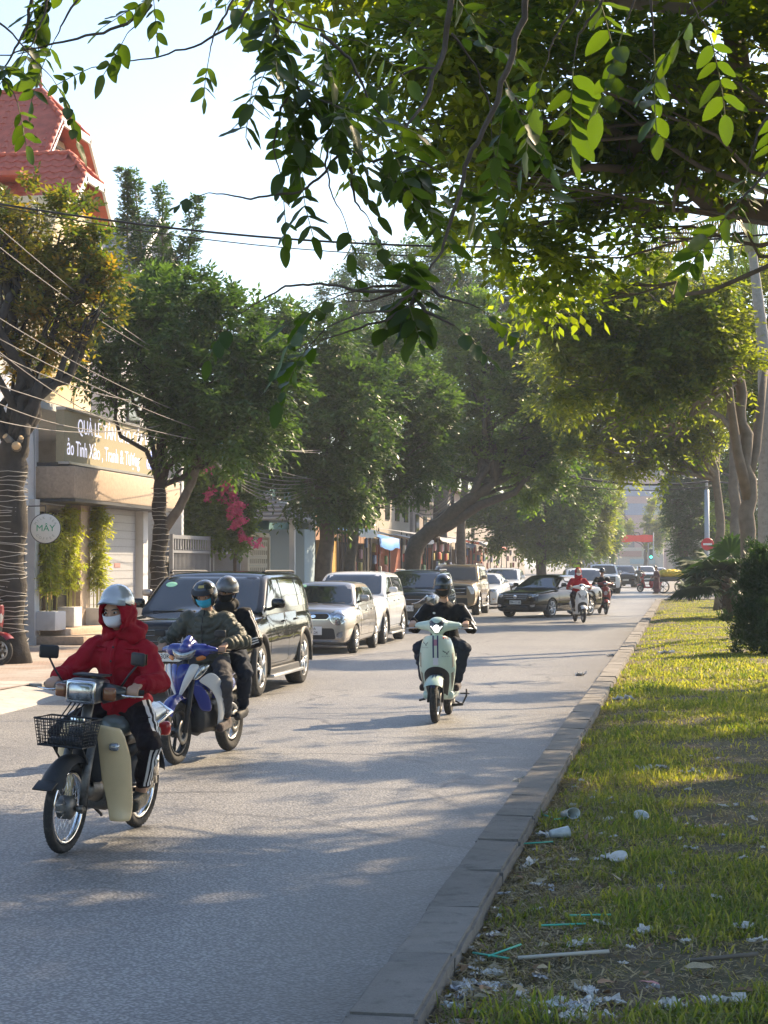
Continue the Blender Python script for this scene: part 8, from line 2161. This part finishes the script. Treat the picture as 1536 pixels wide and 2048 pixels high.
# ---------------------------------------------------------------- scooters
def scooter(name, label, loc, rz, pm, style, lamp=True, group=GB):
    t = thing(name, label, 'scooter', loc, rz, group); t.scale = (SV,) * 3
    WZV[0] = .235
    bike_wheel(t, .62, .235, .085, 'cast', rimm=ALLOY); bike_wheel(t, -.62, .235, .09, 'castdark', rimm=DKMET)
    mb = MB(); mb.tube([(-.075, .62, .235), (-.07, .56, .45), (-.02, .46, .80)], .022, 8); mb.tube([(.075, .62, .235), (.07, .56, .45), (.02, .46, .80)], .022, 8); mb.tube([(0, .46, .78), (0, .40, 1.02)], .03, 8); mb.build('fork', DKMET, t)
    def sh(u, v):
        z = 1.0 - .74 * v; hw = (.172 + .045 * math.sin(min(1, v * 1.35) * math.pi * .62) - .06 * max(0, v - .5) / .5) * (1 - .14 * max(0, .10 - v) / .10)
        y = .515 - .20 * v + .05 * math.sin(v * 3.0); return (u * hw, y + .10 * (1 - abs(u) ** 2.2) - .06 * abs(u) ** 5, z - .03 * abs(u) ** 3 * (v < .2))
    so = surf_panel('front_shield', sh, 18, 18, pm, t, .012)
    bv = BVHTree.FromPolygons([v.co for v in so.data.vertices], [list(q.vertices) for q in so.data.polygons])
    arch = [(-.115, .30), (.115, .30), (.142, .45)] + [(.146 * math.cos(a), .53 + .11 * math.sin(a)) for a in np.linspace(0, math.pi, 12)] + [(-.142, .45)]
    patch(bv, arch, 'y', .006, BLACKP, 'wheel_well_shade', so, 4)  # black patch on the shield stands in for the shaded wheel opening
    if style == 'retro':
        for x in (-.026, .026): patch(bv, [(x - .008, .74), (x + .008, .74), (x + .008, .995), (x - .008, .995)], 'y', .005, NAVY, 'stripe', so, 2)
        patch(bv, [(-.030, .655), (.030, .655), (.028, .74), (-.028, .74)], 'y', .004, mat('pale_stripe', (.55, .58, .66), .35), 'pale_band', so, 2)
        patch(bv, [(-.018, .88), (.018, .88), (.018, .95), (-.018, .95)], 'y', .006, mat('emblem', (.35, .2, .3), .3, metal=.5), 'emblem', so, 2)
        patch(bv, [(-.150, .945), (-.085, .955), (-.085, .985), (-.150, .975)], 'y', .005, REDST, 'red_sticker', so, 2)
        for k in range(3): patch(bv, [(-.143 + k * .018, .956), (-.131 + k * .018, .957), (-.131 + k * .018, .972), (-.143 + k * .018, .971)], 'y', .008, STRIPEW, 'sticker_mark', so, 1)
        GD = mat('decal_dark', (.05, .07, .07), .5)
        for cx, cz in ((-.115, .80), (.125, .90)):           # dark bird-like decals with a line of script under each
            for dx, dz, a, l in ((-.03, .012, 2.4, .03), (0, 0, .9, .05), (.022, .008, .4, .035), (-.012, -.01, 1.8, .025), (.03, .02, 1.1, .02)):
                c, s_ = math.cos(a), math.sin(a); w = .008
                patch(bv, [(cx + dx - c * l / 2 + s_ * w / 2, cz + dz - s_ * l / 2 - c * w / 2), (cx + dx + c * l / 2, cz + dz + s_ * l / 2), (cx + dx - c * l / 2 - s_ * w, cz + dz - s_ * l / 2 + c * w)], 'y', .0035, GD, 'decal', so, 2)
            for k in range(5): patch(bv, [(cx - .04 + k * .018, cz - .05), (cx - .03 + k * .018, cz - .05), (cx - .028 + k * .018, cz - .036 - .004 * (k % 2)), (cx - .038 + k * .018, cz - .038)], 'y', .003, mat('decal_grey', (.28, .36, .34), .5), 'decal', so, 1)
        for s in (-1, 1):
            patch(bv, [(s * .175, .62), (s * .20, .64), (s * .195, .80), (s * .178, .79)], 'y', .005, mat('slot_lamp', (.42, .40, .33), .2, coat=.5), 'turn_signal', so, 2); patch(bv, [(s * .158, .36), (s * .185, .42), (s * .19, .58), (s * .165, .56)], 'y', .005, mat('slot_dark', (.14, .14, .11), .4), 'side_slot', so, 2)
    else:
        for s in (-1, 1): patch(bv, [(s * .05, .80), (s * .13, .92), (s * .16, .90), (s * .10, .74)], 'y', .005, LAMPG, 'turn_signal', so, 2)
        patch(bv, [(-.05, .70), (.05, .70), (.07, .80), (0, .86), (-.07, .80)], 'y', .004, mat('scooter_grey', (.4, .4, .4), .3), 'front_trim', so, 2)
    WZV[0] = .235
    f_ = fender(t, .62, .315, .185, 150, 42, pm, flare=.15)
    if style == 'retro':
        for x in (-.016, .016):
            mb = MB(); mb.grid([[V((x + d, .62 + math.cos(R(a)) * .316, .235 + math.sin(R(a)) * .316)) for d in (-.008, .008)] for a in range(35, 120, 6)]); mb.build('stripe', NAVY, f_, fixn=False)
    # handlebar cowl
    mb = MB(); mb.ell((0, .42, 1.10), (.125, .11, .105)); mb.cap((0, .42, 1.02), (0, .44, 1.10), .07, .08); mb.cap((-.08, .40, 1.10), (-.24, .33, 1.10), .07, .038); mb.cap((.08, .40, 1.10), (.24, .33, 1.10), .07, .038)
    hc_ = fused('headlight_cowl', mb, .012, pm, t, 4)
    hb = BVHTree.FromPolygons([v.co for v in hc_.data.vertices], [list(q.vertices) for q in hc_.data.polygons])
    o1 = round_poly([(-.090, 1.165), (.090, 1.165), (.075, 1.075), (.012, 1.01), (-.012, 1.01), (-.075, 1.075)], .03)
    patch(hb, o1, 'y', .006, mat('lamp_dark', (.05, .05, .055), .1, coat=1), 'headlight_bezel', hc_, 3)
    if lamp:
        patch(hb, ellipse(0, 1.082, .032, .030), 'y', .016, LAMPON, 'headlight_bulb', hc_, 3)
        for s in (-1, 1): patch(hb, [(s * .072, 1.10), (s * .058, 1.10), (0, 1.035), (0, 1.022), (s * .02, 1.027)], 'y', .012, mat('lamp_ring', (.95, .95, .92), .3, emit=1.0), 'light_ring', hc_, 2)
    else: patch(hb, ellipse(0, 1.09, .06, .045), 'y', .012, LAMPG, 'headlight', hc_, 3)
    for s in (-1, 1):
        MB().tube([(s * .24, .33, 1.09), (s * .37, .26, 1.09)], .018, 10).build('grip', RUBBER, t); MB().tube([(s * .22, .37, 1.08), (s * .40, .325, 1.065)], [.009, .007], 6).build('lever', ALLOY, t)
    # floor, rear body, seat
    mb = MB(); mb.box((0, .10, .30), (.36, .56, .10), bev=.035); mb.cap((-.13, .28, .32), (-.13, -.1, .30), .05, .06); mb.cap((.13, .28, .32), (.13, -.1, .30), .05, .06); mb.build('floorboard', pm, t)
    mb = MB(); mb.ell((0, -.42, .52), (.19, .46, .21)); mb.cap((0, -.18, .40), (0, -.14, .66), .13, .14); mb.ell((0, -.55, .56), (.20, .34, .17)); fused('rear_body', mb, .016, pm, t, 5)
    mb = MB(); mb.cap((0, -.12, .745), (0, -.62, .78), .10, .095); mb.xf(Matrix.Diagonal((1.4, 1, 1, 1))); mb.build('seat', SEATK, t)
    mb = MB(); mb.box((0, -.45, .28), (.22, .5, .16), bev=.04); mb.build('engine', DKMET, t)
    MB().tube([(.17, -.3, .26), (.18, -.75, .32)], [.04, .055], 10).build('exhaust_pipe', DKMET, t)
    mb = MB(); mb.tube([(-.15, -.08, .20), (-.22, -.14, .155), (-.27, -.16, .26), (-.27, -.16, .34)], .011, 6); mb.tube([(-.20, -.12, .29), (-.31, -.12, .29)], .009, 6); mb.tube([(-.10, -.1, .15), (-.23, -.14, .16)], .018, 6); mb.build('stand', DKMET, t)
    mb = MB(); mb.tube([(.20, .02, .23), (.27, -.02, .21)], .014, 6); mb.build('footrest', DKMET, t)
    mb = MB(); mb.box((0, -.88, .62), (.14, .05, .08), bev=.02); mb.build('tail_light', TAILR, t)
    mb = MB(); mb.tube([(-.13, -.55, .80), (-.13, -.80, .84), (.13, -.80, .84), (.13, -.55, .80)], .011, 6); mb.build('grab_rail', CHROME, t)
    fender(t, -.62, .30, .13, 160, 70, BLACKP, 'rear_fender')
    return t
def sitJ(h=0.0, lean=.03): return dict(hip=(0, -.24, .87 + h), chest=(0, -.17, 1.22 + h), neck=(0, -.14, 1.395 + h), head=(0, -.09, 1.54 + h), hipw=.09, shw=.19, wrL=(-.315, .20, 1.145), wrR=(.315, .20, 1.145), grL=(-.31, .29, 1.093), grR=(.31, .29, 1.093), anL=(-.19, .08, .43), anR=(.19, .08, .43), toeL=(-.20, .25, .385), toeR=(.20, .25, .385), kpoleL=(-.6, 1, .5), kpoleR=(.5, 1, .5), poleL=(-.55, -.25, -.9), poleR=(.55, -.25, -.9), cuff=.12, shup=.055)
loc3, rz3 = bike_place(884, 1436, 9)
scooter('scooter', 'mint green retro scooter with dark stripes and a lit headlight in mid road', loc3, rz3, MINT, 'retro')
pr, H = person('masked rider in a black jersey with white sleeve bands on the mint scooter', loc3, rz3, sitJ(), BLACKJ, DENIM, SHOEN, SKIN, .0085, (.0, 1, -.08), 'plain', 1.08, group='people on motorbikes')
half_helmet(pr, H, HELK, True, 6, BLACKP, 1.03, -22, R(5), .012); face_mask(pr, H, MASKK, False, .012)
WBAND = mat('sleeve_band', (.62, .66, .74), .7)
for s, S in ((-1, 'L'), (1, 'R')):
    shd, el, cw, *_ = H['J']['_' + S]; od = V((s, .25, .35)); strips(H['jacket'].data, shd, el, od, (0,), .040, WBAND, H['jacket'], 'sleeve_band'); strips(H['jacket'].data, el, cw, V((s * .9, .4, .1)), (0,), .038, WBAND, H['jacket'], 'sleeve_band')
b_ = BVHTree.FromPolygons([v.co for v in H['jacket'].data.vertices], [list(q.vertices) for q in H['jacket'].data.polygons])
patch(b_, ellipse(.10, 1.235, .018, .012), 'y', .003, STRIPEW, 'chest_badge', H['jacket'], 2)

loc4, rz4 = bike_place(1158, 1244, -6)
scooter('scooter', 'white scooter ridden past the black sedan', loc4, rz4, WHITESC, 'sport')
pr, H = person('rider in a dark red hooded jacket with pale mask on the white scooter', loc4, rz4, sitJ(.02), REDJ, TRACK, SHOEB, SKIN, .012, (-.1, 1, 0), 'parka', 1.12, group='people on motorbikes')
mb = MB(); mb.ell(H['head'] + V((0, -.045, .02)), (.112, .115, .135)); mb.cap(H['head'] - V((.06, .03, .14)), H['head'] - V((-.06, .03, .14)), .07, .07); fused('hood', mb, .016, REDJ, pr, 3); face_mask(pr, H, MASKW, False, .01)
loc5, rz5 = bike_place(1205, 1228, -4)
scooter('scooter', 'dark red scooter half hidden behind the tail of the black sedan', loc5, rz5, mat('maroon_paint', (.20, .012, .016), .3, coat=.6), 'sport', False)
pr, H = person('rider in a dark jacket over a white shirt behind the black sedan', loc5, rz5, sitJ(), BLACKJ, DENIM, SHOEN, SKIN, .014, (0, 1, 0), group='people on motorbikes'); half_helmet(pr, H, HELK, False)
# far riders, kept simple but whole
FARC = [cloth('far_cloth_%s' % n, c) for n, c in (('navy', (.03, .035, .06)), ('plum', (.10, .03, .045)), ('grey', (.12, .12, .12)))]
def far_rider(px, py, turn, lb_s, lb_p, pm, c):
    l, r = bike_place(px, py, turn); scooter('scooter', lb_s, l, r, pm, 'sport', False)
    p, H = person(lb_p, l, r, sitJ(), c, DENIM, SHOEN, SKIN, .02, (0, 1, 0), group='people on motorbikes'); half_helmet(p, H, HELK, False); return p
BLKSC = mat('black_scooter_paint', (.02, .02, .022), .3, coat=.7)
far_rider(1263, 1170, 2, 'distant dark scooter, left one of two before the junction', 'distant rider in navy, left one of two before the junction', BLKSC, FARC[0])
far_rider(1279, 1176, 0, 'distant dark scooter, right one of two before the junction', 'distant rider in grey, right one of two before the junction', BLKSC, FARC[2])
far_rider(1310, 1166, 3, 'tiny scooter far beyond the standing woman', 'tiny rider far beyond the standing woman', BLKSC, FARC[0])
# parked red scooter seen side on and the woman in plum standing by the yellow load
l, _ = bike_place(1298, 1184, 0); scooter('scooter', 'red scooter standing at the junction beside a woman in plum', l, heading(75), REDP, 'sport', False)
def stander(lb, px, py, turn, c, tr_, skirt=False):
    g = ground(px, py, 0); J = dict(hip=(0, 0, .90), chest=(0, .02, 1.25), neck=(0, .03, 1.42), head=(0, .05, 1.57), wrL=(-.22, .22, 1.02), wrR=(.22, .22, 1.02), anL=(-.10, .0, .09), anR=(.10, .02, .09), kpoleL=(0, 1, 0), kpoleR=(0, 1, 0))
    p, H = person(lb, (g.x, g.y, 0), heading(turn), J, c, tr_, SHOEN, SKIN, .018, (0, 1, 0), bulk=1.1, skirt=skirt); hair_cap(p, H, -45); return p
stander('standing woman in a long plum coat beside the red scooter at the junction', 1313, 1187, 70, FARC[1], FARC[1], True)
cart = thing('cargo_cart', 'handcart with a yellow tarpaulin load at the end of the turf', 'cart', ground(1340, 1186, 0), .2)
mb = MB(); mb.ell((0, 0, 1.1), (.75, .5, .24)); mb.cap((-.4, 0, 1.0), (.45, .1, 1.1), .22, .2); fused('tarpaulin', mb, .05, mat('yellow_tarp', (.68, .50, .03), .5, var=.15), cart, 2, .5, folds([(V((-.8, 0, 1.2)), V((.8, 0, 1.2)))], .05))
MB().box((0, 0, .8), (1.7, .9, .25), bev=.03).build('bed', GREY_D, cart)
for s in (-1, 1):
    mb = MB(); mb.lathe([(.30, -.03), (.36, -.03), (.36, .03), (.30, .03)], (s * .5, -.5, .36), axis='y', n=22, closed=True); mb.lathe([(0, -.02), (.06, -.02), (.06, .02), (0, .02)], (s * .5, -.5, .36), axis='y', n=12)
    for k in range(8): a = k * math.pi / 4; mb.tube([(s * .5, -.5, .36), (s * .5 + .31 * math.cos(a), -.5, .36 + .31 * math.sin(a))], .012, 4)
    mb.build('wheel', RUBBER, cart)
# red parked motorbike cut by the left edge
g = at(-52, 1128, 28.4, .12); scooter('scooter', 'dark red scooter parked on the pavement, cut by the left edge', (g.x, g.y, .12), heading(-60), mat('maroon_paint', (.20, .012, .016), .3, coat=.6), 'sport', False)
# ================================================================ the hazy air of the street
top = 0.0
bpy.context.view_layer.update()
for o in SC.objects:
    if o.type == 'MESH': top = max(top, max((o.matrix_world @ V(c)).z for c in o.bound_box))
HZ = bpy.data.materials.new('haze'); HZ.use_nodes = True
hn = HZ.node_tree; hn.nodes.clear()
pv = hn.nodes.new('ShaderNodeVolumePrincipled'); pv.inputs['Color'].default_value = (.86, .93, 1, 1); pv.inputs['Density'].default_value = .0007
ho = hn.nodes.new('ShaderNodeOutputMaterial'); hn.links.new(pv.outputs[0], ho.inputs['Volume'])
hz = tag(MB().box((0, 1070, (top + .6 - 1.0) / 2), (1440, 2300, top + 1.6)).build('haze', HZ), kind='stuff')
bpy.data.scenes.remove(TMP)
